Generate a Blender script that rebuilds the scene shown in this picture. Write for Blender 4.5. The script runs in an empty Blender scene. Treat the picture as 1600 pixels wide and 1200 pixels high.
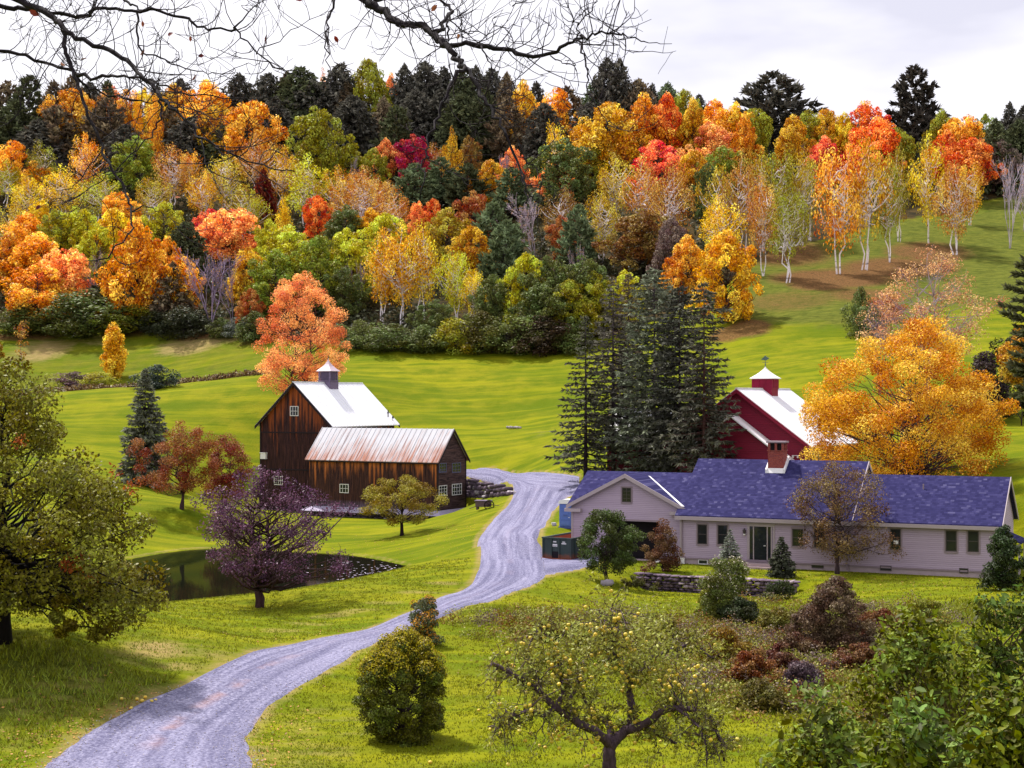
import bpy, math, random
import numpy as np
from math import radians, sin, cos, pi

# ------------------------------------------------------------------ camera, sky, sun, exposure
scene = bpy.context.scene
COL = scene.collection
F = 2400.0            # focal length in photo pixels (photo is 1600 wide)
HORIZON = 620.0       # photo row of the horizon
CZ = 15.0             # camera height

cam = bpy.data.cameras.new('camera')
cam.sensor_width = 36.0
cam.lens = 36.0 * F / 1600.0
cam.shift_y = (HORIZON - 600.0) / 1600.0
cam.clip_start = 0.1
cam.clip_end = 4000
cam_ob = bpy.data.objects.new('camera', cam)
cam_ob.location = (0, 0, CZ)
cam_ob.rotation_euler = (radians(90), 0, 0)
COL.objects.link(cam_ob)
scene.camera = cam_ob

SUN_EL, SUN_AZ = 59.0, -44.0      # degrees; azimuth from +Y towards +X: the sun is on the left, a little beyond the trees
world = bpy.data.worlds.new('World')
scene.world = world
world.use_nodes = True
wn = world.node_tree.nodes; wl = world.node_tree.links
wn.clear()
w_out = wn.new('ShaderNodeOutputWorld')
w_bg = wn.new('ShaderNodeBackground')
w_sky = wn.new('ShaderNodeTexSky')
w_sky.sky_type = 'NISHITA'
w_sky.sun_disc = False
w_sky.sun_elevation = radians(SUN_EL)
w_sky.sun_rotation = radians(SUN_AZ)
w_tc = wn.new('ShaderNodeTexCoord')
w_map = wn.new('ShaderNodeMapping'); w_map.inputs['Scale'].default_value = (1.6, 1.6, 5.0)
w_noise = wn.new('ShaderNodeTexNoise'); w_noise.inputs['Scale'].default_value = 2.2
w_noise.inputs['Detail'].default_value = 5; w_noise.inputs['Roughness'].default_value = 0.5
w_ramp = wn.new('ShaderNodeValToRGB')
w_ramp.color_ramp.elements[0].position = 0.36; w_ramp.color_ramp.elements[0].color = (6.4, 6.3, 7.3, 1)
w_ramp.color_ramp.elements[1].position = 0.56; w_ramp.color_ramp.elements[1].color = (9.2, 9.0, 9.5, 1)
w_mix = wn.new('ShaderNodeMix'); w_mix.data_type = 'RGBA'
w_mix.inputs['Factor'].default_value = 0.93          # a nearly closed cloud deck over the clear sky
wl.new(w_tc.outputs['Generated'], w_map.inputs['Vector'])
wl.new(w_map.outputs['Vector'], w_noise.inputs['Vector'])
wl.new(w_noise.outputs['Fac'], w_ramp.inputs['Fac'])
wl.new(w_sky.outputs['Color'], w_mix.inputs['A'])
wl.new(w_ramp.outputs['Color'], w_mix.inputs['B'])
wl.new(w_mix.outputs['Result'], w_bg.inputs['Color'])
w_bg.inputs['Strength'].default_value = 0.1
wl.new(w_bg.outputs['Background'], w_out.inputs['Surface'])

sun = bpy.data.lights.new('sun', 'SUN')
sun.energy = 4.9
sun.angle = radians(3)            # sun behind thin cloud: soft-edged shadows
sun.color = (1.0, 0.95, 0.86)
sun_ob = bpy.data.objects.new('sun', sun)
COL.objects.link(sun_ob)
_el, _az = radians(SUN_EL), radians(SUN_AZ)
SUNDIR = (sin(_az) * cos(_el), cos(_az) * cos(_el), sin(_el))
sun_ob.rotation_euler = (radians(90) - _el, 0, pi - _az)
sun_ob.location = (-60, 40, 90)

scene.view_settings.view_transform = 'Standard'
scene.view_settings.look = 'None'
scene.view_settings.exposure = 0.4
scene.view_settings.gamma = 1.0
scene.cycles.max_bounces = 6
scene.cycles.diffuse_bounces = 3
scene.cycles.transmission_bounces = 3
scene.cycles.caustics_reflective = False
scene.cycles.caustics_refractive = False
scene.cycles.sample_clamp_indirect = 4.0

# ------------------------------------------------------------------ helpers
def P(px, py, Y):
    """World point at depth Y seen at photo pixel (px, py)."""
    return np.array(((px - 800.0) / F * Y, Y, CZ + (HORIZON - py) / F * Y))

def srgb(h):
    """#rrggbb -> linear tuple"""
    h = h.lstrip('#')
    c = [int(h[i:i + 2], 16) / 255.0 for i in (0, 2, 4)]
    return tuple(x / 12.92 if x <= 0.04045 else ((x + 0.055) / 1.055) ** 2.4 for x in c)

def tag(o, label=None, cat=None, group=None, kind=None):
    if label: o['label'] = label
    if cat: o['category'] = cat
    if group: o['group'] = group
    if kind: o['kind'] = kind
    return o

def empty(name, loc, rz=0.0, scale=None):
    o = bpy.data.objects.new(name, None)
    o.location = loc; o.rotation_euler = (0, 0, rz)
    o.empty_display_size = 0.3
    if scale is not None: o.scale = scale
    COL.objects.link(o)
    return o

def link(name, me, parent=None, color=None, mat=None):
    o = bpy.data.objects.new(name, me)
    COL.objects.link(o)
    if parent is not None: o.parent = parent
    if color is not None: o.color = (color[0], color[1], color[2], 1.0)
    if mat is not None and not me.materials: me.materials.append(mat)
    return o

def mesh_np(name, V, faces_flat, sizes, attrs=None, smooth=False, mat=None):
    """Fast mesh from numpy arrays. faces_flat: loop vertex ids, sizes: loops per face."""
    me = bpy.data.meshes.new(name)
    V = np.asarray(V, dtype=np.float32)
    faces_flat = np.asarray(faces_flat, dtype=np.int32)
    sizes = np.asarray(sizes, dtype=np.int32)
    me.vertices.add(len(V)); me.vertices.foreach_set('co', V.ravel())
    me.loops.add(len(faces_flat)); me.loops.foreach_set('vertex_index', faces_flat)
    me.polygons.add(len(sizes))
    starts = np.zeros(len(sizes), dtype=np.int32); starts[1:] = np.cumsum(sizes)[:-1]
    me.polygons.foreach_set('loop_start', starts)
    me.polygons.foreach_set('loop_total', sizes)
    if smooth: me.polygons.foreach_set('use_smooth', np.ones(len(sizes), dtype=bool))
    for k, a in (attrs or {}).items():
        at = me.attributes.new(k, 'FLOAT', 'POINT')
        at.data.foreach_set('value', np.asarray(a, dtype=np.float32))
    me.update(calc_edges=True)
    if mat is not None: me.materials.append(mat)
    return me

class MB:
    """Collects simple solids into one mesh."""
    def __init__(s): s.v = []; s.f = []
    def add(s, vs, fs):
        n = len(s.v); s.v += [tuple(map(float, q)) for q in vs]; s.f += [tuple(i + n for i in f) for f in fs]
        return s
    def box(s, x0, x1, y0, y1, z0, z1):
        return s.add([(x0,y0,z0),(x1,y0,z0),(x1,y1,z0),(x0,y1,z0),(x0,y0,z1),(x1,y0,z1),(x1,y1,z1),(x0,y1,z1)],
                     [(0,3,2,1),(4,5,6,7),(0,1,5,4),(1,2,6,5),(2,3,7,6),(3,0,4,7)])
    def prism(s, poly, ext):
        """poly: list of 3D points (planar), ext: extrusion vector"""
        n = len(poly); ext = np.array(ext, float)
        a = [np.array(q, float) for q in poly]; b = [q + ext for q in a]
        return s.add(a + b, [tuple(range(n))[::-1], tuple(range(n, 2 * n))] + [(i, (i + 1) % n, (i + 1) % n + n, i + n) for i in range(n)])
    def quad(s, *q): return s.add(q, [tuple(range(len(q)))])
    def tube(s, pts, rad, k=8, caps=True):
        V, L, S = tube_arrays([np.array(pts, float)], [np.array(rad, float)], k)
        n = len(s.v); s.v += [tuple(map(float, q)) for q in V]
        i = 0
        for z in S: s.f.append(tuple(int(j) + n for j in L[i:i + z])); i += z
        return s
    def lathe(s, prof, c=(0, 0), k=16, rot=0.0):
        """prof: list of (r, z)"""
        n = len(s.v)
        for r, z in prof:
            for i in range(k):
                a = rot + 2 * pi * i / k
                s.v.append((c[0] + r * cos(a), c[1] + r * sin(a), z))
        for j in range(len(prof) - 1):
            for i in range(k):
                s.f.append((n + j*k + i, n + j*k + (i+1) % k, n + (j+1)*k + (i+1) % k, n + (j+1)*k + i))
        s.f.append(tuple(n + i for i in range(k))[::-1]); s.f.append(tuple(n + (len(prof)-1)*k + i for i in range(k)))
        return s
    def build(s, name, mat, parent=None, smooth=False, color=None, bevel=0.0):
        me = bpy.data.meshes.new(name); me.from_pydata(s.v, [], s.f); me.update()
        me.materials.append(mat)
        if smooth: me.polygons.foreach_set('use_smooth', [True] * len(me.polygons))
        o = link(name, me, parent, color)
        if bevel:
            b = o.modifiers.new('bevel', 'BEVEL'); b.width = bevel; b.segments = 2; b.limit_method = 'ANGLE'
        return o

def tube_arrays(paths, radii, k=5):
    """Tapered tubes along many polylines -> V, loops, sizes"""
    Vs, Ls, Ss, off = [], [], [], 0
    ang = np.arange(k) * 2 * pi / k
    ca, sa = np.cos(ang), np.sin(ang)
    for p, r in zip(paths, radii):
        n = len(p)
        t = np.gradient(p, axis=0); t /= np.linalg.norm(t, axis=1, keepdims=True) + 1e-9
        ref = np.array((0., 0., 1.)) if abs(t[:, 2].mean()) < 0.8 else np.array((1., 0., 0.))
        b = np.cross(t, ref); b /= np.linalg.norm(b, axis=1, keepdims=True) + 1e-9
        c = np.cross(b, t)
        ring = p[:, None, :] + r[:, None, None] * (b[:, None, :] * ca[None, :, None] + c[:, None, :] * sa[None, :, None])
        Vs.append(ring.reshape(-1, 3))
        i = np.arange(n - 1)[:, None] * k; j = np.arange(k)[None, :]; j2 = (j + 1) % k
        Ls.append((np.stack([i + j, i + j2, i + k + j2, i + k + j], -1).reshape(-1)) + off)
        Ss.append(np.full((n - 1) * k, 4))
        Ls.append(np.arange(k)[::-1] + off); Ls.append(np.arange(k) + off + (n - 1) * k); Ss.append(np.array([k, k]))
        off += n * k
    return np.concatenate(Vs), np.concatenate(Ls), np.concatenate(Ss)

def tubes_mesh(name, paths, radii, k, mat):
    V, L, S = tube_arrays(paths, radii, k)
    return mesh_np(name, V, L, S, smooth=True, mat=mat)

def norm(v):
    return v / (np.linalg.norm(v, axis=-1, keepdims=True) + 1e-9)

def resample(pts, n):
    """smooth Catmull-Rom resampling of a polyline"""
    pts = np.asarray(pts, float)
    q = np.vstack([2 * pts[0] - pts[1], pts, 2 * pts[-1] - pts[-2]])
    m = len(pts) - 1
    t = np.linspace(0, m - 1e-6, n); i = t.astype(int); u = (t - i)[:, None]
    a, b, c, d = q[i], q[i + 1], q[i + 2], q[i + 3]
    return 0.5 * ((2 * b) + (c - a) * u + (2 * a - 5 * b + 4 * c - d) * u**2 + (3 * b - a - 3 * c + d) * u**3)

# ------------------------------------------------------------------ materials
def new_mat(name):
    m = bpy.data.materials.new(name); m.use_nodes = True
    nt = m.node_tree; nt.nodes.clear()
    out = nt.nodes.new('ShaderNodeOutputMaterial')
    return m, nt, out

class NT:
    """small node-building helper"""
    def __init__(s, name):
        s.m, s.nt, s.out = new_mat(name)
    def n(s, t, **kw):
        nd = s.nt.nodes.new('ShaderNode' + t)
        for k, v in kw.items():
            if k.startswith('_'): setattr(nd, k[1:], v)
            else: s.set(nd, k, v)
        return nd
    def set(s, nd, k, v):
        inp = nd.inputs[int(k[1:])] if (k[0] == 'i' and k[1:].isdigit()) else nd.inputs[k.replace('__', ' ')]
        if isinstance(v, tuple) and len(v) == 2 and hasattr(v[0], 'outputs'): s.nt.links.new(v[0].outputs[v[1]], inp)
        elif hasattr(v, 'outputs'): s.nt.links.new(v.outputs[0], inp)
        else:
            if isinstance(v, (tuple, list)) and len(v) == 3 and inp.type == 'RGBA': v = (*v, 1.0)
            inp.default_value = v
    def math(s, op, a, b=0.0, clamp=False):
        nd = s.n('Math', _operation=op, i0=a, i1=b); nd.use_clamp = clamp; return nd
    def mix(s, f, a, b, mode='MIX'):
        nd = s.nt.nodes.new('ShaderNodeMix'); nd.data_type = 'RGBA'; nd.blend_type = mode
        for k, v in ((0, f), (6, a), (7, b)):
            inp = nd.inputs[k]
            if isinstance(v, tuple) and len(v) == 2 and hasattr(v[0], 'outputs'): s.nt.links.new(v[0].outputs[v[1]], inp)
            elif hasattr(v, 'outputs'):
                s.nt.links.new(v.outputs[2] if v.bl_idname == 'ShaderNodeMix' else v.outputs[0], inp)
            else: inp.default_value = (*v, 1.0) if (k > 0 and len(v) == 3) else v
        return nd
    def ramp(s, fac, stops):
        nd = s.n('ValToRGB', Fac=fac); cr = nd.color_ramp
        while len(cr.elements) < len(stops): cr.elements.new(0.5)
        for e, (p, c) in zip(cr.elements, stops):
            e.position = p; e.color = (*c, 1.0) if not isinstance(c, float) else (c, c, c, 1.0)
        return nd
    def noise(s, vec, scale, detail=4, rough=0.55):
        return s.n('TexNoise', Vector=vec, Scale=scale, Detail=float(detail), Roughness=rough)
    def mapping(s, vec, scale=(1, 1, 1), rot=(0, 0, 0)):
        return s.n('Mapping', Vector=vec, Scale=scale, Rotation=rot)
    def col(s, v):
        return (v, 2) if hasattr(v, 'bl_idname') and v.bl_idname == 'ShaderNodeMix' else v
    def bsdf(s, color, rough=0.8, spec=0.3, normal=None, metallic=0.0, **kw):
        b = s.n('BsdfPrincipled'); s.set(b, 'Base Color', s.col(color)); s.set(b, 'Roughness', s.col(rough) if not isinstance(rough, float) else rough)
        s.set(b, 'Specular IOR Level', spec); s.set(b, 'Metallic', metallic)
        if normal is not None: s.set(b, 'Normal', normal)
        for k, v in kw.items(): s.set(b, k.replace('_', ' '), v)
        return b
    def bump(s, h, strength=0.5, dist=0.05):
        return s.n('Bump', Height=h, Strength=strength, Distance=dist)
    def done(s, shader):
        s.nt.links.new(shader.outputs[0], s.out.inputs['Surface']); return s.m

def mat_plain(name, color, rough=0.7, spec=0.3, var=0.15, scale=3.0, metallic=0.0, bump=0.0):
    t = NT(name)
    tc = t.n('TexCoord')
    nz = t.noise((tc, 'Object'), scale, 6)
    c = t.mix(nz, tuple(x * (1 - var) for x in color), tuple(min(1, x * (1 + var)) for x in color))
    nrm = None
    if bump:
        nz2 = t.noise((tc, 'Object'), scale * 6, 5); nrm = t.bump(nz2, bump, 0.02)
    return t.done(t.bsdf(c, rough, spec, nrm, metallic))

def mat_foliage(name, hue=0.05, val=0.85, trans=0.3, rough=0.55, spec=0.25, sat=0.15):
    """Leaf material: the object's own colour varied from clump to clump and leaf to leaf."""
    t = NT(name)
    oi = t.n('ObjectInfo')
    a = t.n('Attribute', _attribute_name='tint')
    l = t.n('Attribute', _attribute_name='lobe')
    h = t.math('ADD', t.math('MULTIPLY', t.math('SUBTRACT', (l, 'Fac'), 0.5), hue), 0.5)
    h2 = t.math('ADD', h, t.math('MULTIPLY', t.math('SUBTRACT', (a, 'Fac'), 0.5), hue * 0.7))
    v = t.math('ADD', t.math('MULTIPLY', (a, 'Fac'), val), 1.0 - val * 0.5)
    v2 = t.math('MULTIPLY', v, t.math('ADD', t.math('MULTIPLY', (l, 'Fac'), 0.5), 0.75))
    sn = t.math('SUBTRACT', 1.0 + sat * 0.5, t.math('MULTIPLY', (l, 'Fac'), sat))
    hs = t.n('HueSaturation', Hue=h2, Saturation=sn, Value=v2, Color=(oi, 'Color'))
    b = t.bsdf(hs, rough, spec)
    tr = t.n('BsdfTranslucent', Color=hs)
    mx = t.n('MixShader', Fac=trans); t.nt.links.new(b.outputs[0], mx.inputs[1]); t.nt.links.new(tr.outputs[0], mx.inputs[2])
    return t.done(mx)

def mat_bark(name, birch=False):
    t = NT(name)
    tc = t.n('TexCoord'); oi = t.n('ObjectInfo')
    if birch:
        mp = t.mapping((tc, 'Object'), (1.5, 1.5, 14))
        nz = t.noise(mp, 2.0, 4)
        f = t.ramp(nz, [(0.34, 0.0), (0.46, 1.0)])
        c = t.mix(f, (0.05, 0.035, 0.05), (oi, 'Color'))
    else:
        mp = t.mapping((tc, 'Object'), (6, 6, 1.2))
        nz = t.noise(mp, 3.0, 6, 0.65)
        f = t.ramp(nz, [(0.35, 0.45), (0.7, 1.25)])
        c = t.mix(1.0, (oi, 'Color'), f, 'MULTIPLY')
    nrm = t.bump(nz, 0.6, 0.03)
    return t.done(t.bsdf(c, 0.85, 0.2, nrm))

M = {}
M['leaf'] = mat_foliage('foliage', hue=0.065, val=1.25, trans=.25)
M['leaf_mixed'] = mat_foliage('foliage_mixed', hue=0.05, val=1.25, trans=.25)
M['leaf_gold'] = mat_foliage('foliage_gold', hue=0.06, val=1.0, trans=.25)
M['leaf_near'] = mat_foliage('foliage_glossy', hue=0.05, val=1.3, trans=0.28, rough=0.5, spec=0.25)
M['needle'] = mat_foliage('needles', hue=0.03, val=1.2, trans=0.15, rough=0.9, spec=0.03)
M['bark'] = mat_bark('bark')
M['birch'] = mat_bark('birch_bark', True)

# ------------------------------------------------------------------ terrain
CP = [  # (photo x, photo y, depth)
 (0,1200,44),(230,1200,43),(400,1200,43),(650,1200,44),(955,1240,38),(1250,1200,40),(1500,1200,42),
 (800,1400,28),(200,1400,28),(1400,1400,28),(800,1700,15),(1500,1680,15),(200,1700,15),
 (5,1000,55),(120,1080,51),(200,1045,56),(300,990,63),(230,968,67),(100,955,68),(0,930,76),(340,1052,55),
 (450,920,90),(250,942,83),(405,948,85),(450,985,72.5),(400,1000,69.5),(470,1003,66.5),(545,985,71),(640,884,114),(550,903,101),
 (300,858,137),(300,830,146),(450,850,141),(600,830,150),(600,815,160),(730,790,165),(700,850,128),(745,870,112),
 (285,795,150),(150,720,178),(100,700,185),(100,613,215),(300,606,212),(430,612,206),(350,772,177),(300,738,184),(399,798,178),(200,712,183),(0,640,208),
 (100,598,243),(300,597,238),(0,520,270),(200,525,265),(380,530,256),(560,545,240),(740,550,235),(880,548,235),
 (800,740,172),(800,668,195),(650,640,205),(800,600,215),(640,690,188),(915,745,150),(890,700,172),(1000,742,147),
 (1200,745,140),(1400,760,128),(1600,735,122),(1590,660,160),(1580,600,185),(1300,560,200),(1250,530,215),(1170,515,222),(1000,560,222),
 (1200,440,255),(1310,428,262),(1450,380,285),(1580,385,280),(1560,335,310),
 (0,330,350),(400,330,340),(800,330,335),(1100,330,320),(0,200,430),(400,190,430),(800,190,430),(1200,200,420),(1600,215,410),
 (-400,640,215),(-400,900,95),(-400,1200,46),(2000,900,90),(2000,1200,45),(2000,620,170),(2000,300,330),(-400,300,360),
 (1063,885,109),(1300,888,104),(1560,897,100),(1300,800,122),(1050,800,128),
 (1150,931,95),(1050,925,98),(1400,930,90),(1450,920,92),(1300,960,82),(1100,960,86),(950,925,95),(850,907,97),(900,1000,72),(1200,1000,72),
 (1000,1100,53),(800,1100,54),(640,1155,47.5),(1200,1100,53),(1400,1050,60),
 (380,1120,51),(530,1030,63),(700,950,80),(800,893,98),(820,840,118),(850,790,142),(800,757,164),(740,739,174),(880,876,104),(885,826,124),
]
_cp = np.array([P(*c) for c in CP])
_extra = np.array([(0,0,13.1),(-9,0,13.3),(9,0,12.9),(0,-14,14),(0,6,12.3),(-8,7,12.2),(8,7,12.0),(40,5,12.5),(-40,5,13),
                   (-260,520,98),(0,530,101),(260,520,94),(0,640,100),(-320,640,95),(320,640,95),(-200,300,50),(230,300,45),(-120,120,6),(140,120,9),(-300,100,10),(320,100,12)], float)
_cp = np.vstack([_cp, _extra])
def _tps(r2): return np.where(r2 > 1e-9, 0.5 * r2 * np.log(r2 + 1e-12), 0.0)
_S = 100.0
_xy = _cp[:, :2] / _S
def _fit():
    n = len(_xy)
    d2 = ((_xy[:, None] - _xy[None]) ** 2).sum(-1)
    K = _tps(d2) + np.eye(n) * 0.0008
    Pm = np.hstack([np.ones((n, 1)), _xy])
    A = np.zeros((n + 3, n + 3)); A[:n, :n] = K; A[:n, n:] = Pm; A[n:, :n] = Pm.T
    b = np.zeros(n + 3); b[:n] = _cp[:, 2]
    return np.linalg.solve(A, b)
_w = _fit()
def tps_z(x, y):
    q = np.stack([np.ravel(x), np.ravel(y)], -1) / _S
    out = np.empty(len(q))
    for i in range(0, len(q), 20000):
        s = q[i:i + 20000]
        out[i:i + 20000] = _tps(((s[:, None] - _xy[None]) ** 2).sum(-1)) @ _w[:-3] + _w[-3] + s @ _w[-2:]
    return out.reshape(np.shape(x))

# building frames (used to level the ground under them)
HOUSE_RZ = radians(-25.0); HOUSE_O = np.array((11.96, 109.2, 3.15))
HA = np.array((cos(HOUSE_RZ), sin(HOUSE_RZ))); HB = np.array((-HA[1], HA[0]))
BARN_RZ = radians(-28.0); BARN_O = np.array((-20.6, 175.0, 2.4))      # right front corner of the gable block
BU = np.array((cos(BARN_RZ), sin(BARN_RZ))); BV = np.array((-BU[1], BU[0]))
WATER_Z = 1.25
POND = [(-36.0,118.0),(-29.5,137.5),(-22,137),(-14.2,133.5),(-9.0,126),(-7.6,121.5),(-11.0,112),(-14.5,104),(-19,95),(-24,90.0),(-31,92),(-36,103)]
_pond = resample(POND + POND[:1], 60)[:-1, :]
def poly_sdf(x, y, poly):
    """signed distance to polygon, negative inside"""
    x = np.ravel(x); y = np.ravel(y)
    d = np.full(len(x), 1e9); ins = np.zeros(len(x), bool)
    n = len(poly)
    for i in range(n):
        ax, ay = poly[i]; bx, by = poly[(i + 1) % n]
        ex, ey = bx - ax, by - ay
        t = np.clip(((x - ax) * ex + (y - ay) * ey) / (ex * ex + ey * ey + 1e-12), 0, 1)
        d = np.minimum(d, np.hypot(x - ax - t * ex, y - ay - t * ey))
        cnd = (ay > y) != (by > y)
        with np.errstate(divide='ignore', invalid='ignore'):
            xi = (bx - ax) * (y - ay) / (by - ay + 1e-12) + ax
        ins ^= cnd & (x < xi)
    return np.where(ins, -d, d)
def sstep(a, b, v):
    t = np.clip((v - a) / (b - a), 0, 1); return t * t * (3 - 2 * t)

TERR_W0, TERR_W1 = -0.3, 10.3      # terrace wall run along the house front, in house axes
TERR_F = -7.6                      # distance of the terrace wall in front of the house
def ground_z(x, y):
    x = np.asarray(x, float); y = np.asarray(y, float); shp = x.shape
    x = x.ravel(); y = y.ravel()
    z = tps_z(x, y)
    # gentle unevenness
    z = z + 0.10 * np.sin(x * 0.33 + 1.3) * np.sin(y * 0.27) + 0.05 * np.sin(x * 0.9 + y * 0.5)
    # house site
    hx = (x - HOUSE_O[0]) * HA[0] + (y - HOUSE_O[1]) * HA[1]; hy = (x - HOUSE_O[0]) * HB[0] + (y - HOUSE_O[1]) * HB[1]
    d = np.maximum(np.maximum(-9.5 - hx, hx - 24.0), np.maximum(-3.0 - hy, hy - 11.0))
    f = 1 - sstep(0, 6, d)
    z = z * (1 - f) + HOUSE_O[2] * f
    # terrace behind its stone wall
    inx = sstep(TERR_W0 - 0.3, TERR_W0 + 0.3, hx) * (1 - sstep(TERR_W1 - 1.0, TERR_W1 + 2.0, hx))
    top = inx * sstep(TERR_F + 0.8, TERR_F + 1.0, hy) * (1 - sstep(-3.5, -2.0, hy))
    z = z * (1 - top) + (HOUSE_O[2] - 0.02) * top
    low = inx * (1 - sstep(TERR_F + 0.75, TERR_F + 0.95, hy)) * sstep(TERR_F - 6.0, TERR_F - 0.2, hy)
    z = z * (1 - low) + (HOUSE_O[2] - 1.0) * low
    # the bank barn's lower yard
    bx = (x - BARN_O[0]) * BU[0] + (y - BARN_O[1]) * BU[1]; by = (x - BARN_O[0]) * BV[0] + (y - BARN_O[1]) * BV[1]
    d = np.maximum(np.maximum(-12.0 - bx, bx - 15.5), np.maximum(-7.5 - by, by - 1.0))
    f = 1 - sstep(0, 5, d)
    z = z * (1 - f) + np.minimum(z, BARN_O[2] - 0.6) * f
    # pond basin
    ds = poly_sdf(x, y, _pond)
    near = ds < 9
    bank = 1 - sstep(0.0, 7.0, ds)
    far_side = sstep(112, 124, y) 
    zb = WATER_Z + 0.10 + 0.12 * np.clip(ds, 0, 9)
    z = np.where(near & (ds >= 0), z * (1 - bank * far_side) + np.minimum(z, zb) * bank * far_side, z)
    pxx = 800 + F * x / np.maximum(y, 1.0)
    crest = np.interp(pxx, [150, 250, 350, 450, 550, 630, 660, 690], [952, 942, 932, 922, 905, 887, 840, 500])
    nb = (1 - sstep(8, 16, ds)) * (y < 122) * (y > 70)
    z = z * (1 - nb) + np.minimum(z, CZ - (crest + 1.0 - HORIZON) / F * y) * nb
    z = np.where(ds < 0.6, np.minimum(z, WATER_Z + 0.14 + (ds * 0.6)), z)
    z = np.where(ds < 0, WATER_Z + 0.14 + np.maximum(ds * 0.6, -1.2), z)
    return z.reshape(shp)
def gz(x, y): return float(ground_z(np.array([x]), np.array([y]))[0])

# terrain grid (fine near, coarse far)
_ys = np.concatenate([np.arange(-20, 36, 2.0), np.arange(36, 140, 0.55), np.arange(140, 280, 1.4), np.arange(280, 470, 4.0), np.arange(470, 660, 12.0)])
_xs = np.concatenate([np.arange(-340, -80, 10.0), np.arange(-80, -36, 2.0), np.arange(-36, 42, 0.6), np.arange(42, 90, 2.0), np.arange(90, 341, 10.0)])
GX, GY = np.meshgrid(_xs, _ys)
GZ = ground_z(GX, GY)
def grid_z(x, y):
    """bilinear lookup in the terrain grid (the height of the ground sheet itself)"""
    x = np.asarray(x, float); y = np.asarray(y, float)
    i = np.clip(np.searchsorted(_xs, x) - 1, 0, len(_xs) - 2); j = np.clip(np.searchsorted(_ys, y) - 1, 0, len(_ys) - 2)
    u = np.clip((x - _xs[i]) / (_xs[i + 1] - _xs[i]), 0, 1); v = np.clip((y - _ys[j]) / (_ys[j + 1] - _ys[j]), 0, 1)
    return (GZ[j, i] * (1-u) * (1-v) + GZ[j, i+1] * u * (1-v) + GZ[j+1, i] * (1-u) * v + GZ[j+1, i+1] * u * v)
def hit(px, py, y0=34.0, y1=460.0, n=3000):
    """first meeting of the sight line through a photo pixel with the ground"""
    Y = np.geomspace(y0, y1, n)
    g = grid_z((px - 800) / F * Y, Y) - (CZ + (HORIZON - py) / F * Y)
    k = np.where(g >= 0)[0]
    if len(k) == 0: return None
    Yh = Y[k[0]]
    return np.array(((px - 800) / F * Yh, Yh, grid_z((px - 800) / F * Yh, Yh)))
def top_hit(px, top, H, ymin=215.0, ymax=432.0):
    """where a tree of height H must stand for its tip to show at photo pixel (px, top)"""
    Y = np.linspace(ymin, ymax, 600)
    g = grid_z((px - 800) / F * Y, Y) + H - (CZ + (HORIZON - top) / F * Y)
    k = np.where(g >= 0)[0]
    if len(k) == 0: Yh = ymax - 14
    else: Yh = Y[k[0]]
    x = (px - 800) / F * Yh
    z = float(grid_z(x, Yh)); H2 = CZ + (HORIZON - top) / F * Yh - z
    return np.array((x, Yh, z)), max(H2, 2.0)
# ------------------------------------------------------------------ the road, the ground sheet, the pond
ROAD_PAIRS = [((-40,1290),(430,1290)),((40,1225),(400,1225)),((85,1190),(384,1190)),((140,1150),(376,1158)),((205,1112),(402,1116)),
              ((330,1054),(478,1060)),((470,1005),(592,1000)),((620,967),(692,962)),((703,931),(775,934)),
              ((750,899),(842,905)),((752,868),(850,880)),((748,846),(846,858)),((765,818),(840,838)),((795,788),(862,800)),((803,764),(886,776)),((790,748),(900,752))]
def _edge(k):
    pts = np.array([hit(*p[k], y0=30.0) for p in ROAD_PAIRS])[:, :2]
    return pts
_L0, _R0 = _edge(0), _edge(1)
_n = 260
ROAD_L, ROAD_R = resample(_L0, _n), resample(_R0, _n)
ROAD_POLY = np.vstack([ROAD_L[::6], ROAD_R[::-6]])
def _px_poly(pts): return np.array([hit(*p)[:2] for p in pts])
TRACK_L = resample(_px_poly([(905,745),(840,737),(780,734),(735,735),(690,735)]), 60)
TRACK_R = resample(_px_poly([(905,775),(850,768),(800,752),(740,746),(690,746)]), 60)
APRON = _px_poly([(846,868),(852,900),(880,893),(915,886),(935,880),(938,866),(900,858)])
TRACK_POLY = np.vstack([TRACK_L[::4], TRACK_R[::-4]])

rs = np.random.RandomState(5)
road_sd = np.full(GX.shape, 50.0)
_m = (np.abs(GX) < 60) & (GY > 25) & (GY < 215)
for poly in (ROAD_POLY, TRACK_POLY, APRON):
    road_sd[_m] = np.minimum(road_sd[_m], poly_sdf(GX[_m], GY[_m], poly))
GZ = GZ - 0.30 * (1 - sstep(-0.55, 0.05, road_sd))

# where the wood begins: photo column -> depth
_ex = np.array([-700,-400,0,120,200,300,400,560,740,880,1000,1100,1160,1200,1300,1420,1500,1545,1700,2200])
_ey = np.array([275,272,271,270,266,262,256,239,236,236,238,246,262,280,290,305,310,322,330,330])
def forest_edge(px): return np.interp(px, _ex, _ey)
GPX = 800 + F * GX / np.maximum(GY, 1.0)
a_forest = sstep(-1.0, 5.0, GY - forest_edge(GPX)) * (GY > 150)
a_dry = np.zeros(GX.shape); a_lit = np.zeros(GX.shape); a_rough = np.zeros(GX.shape)
def blob(arr, px, py, rx, ry, amt=1.0):
    h = hit(px, py, y0=36)
    d = np.hypot((GX - h[0]) / rx, (GY - h[1]) / ry)
    np.maximum(arr, amt * (1 - sstep(0.35, 1.0, d)), out=arr)
for b in [(245,1015,2.0,2.6,.8),(268,1042,1.2,1.2,.7),(215,1025,2,3,.5),(20,1100,1.5,3,.4),(150,1140,1.2,2,.3),(100,1160,2,2,.4)]: blob(a_dry, *b)
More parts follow.
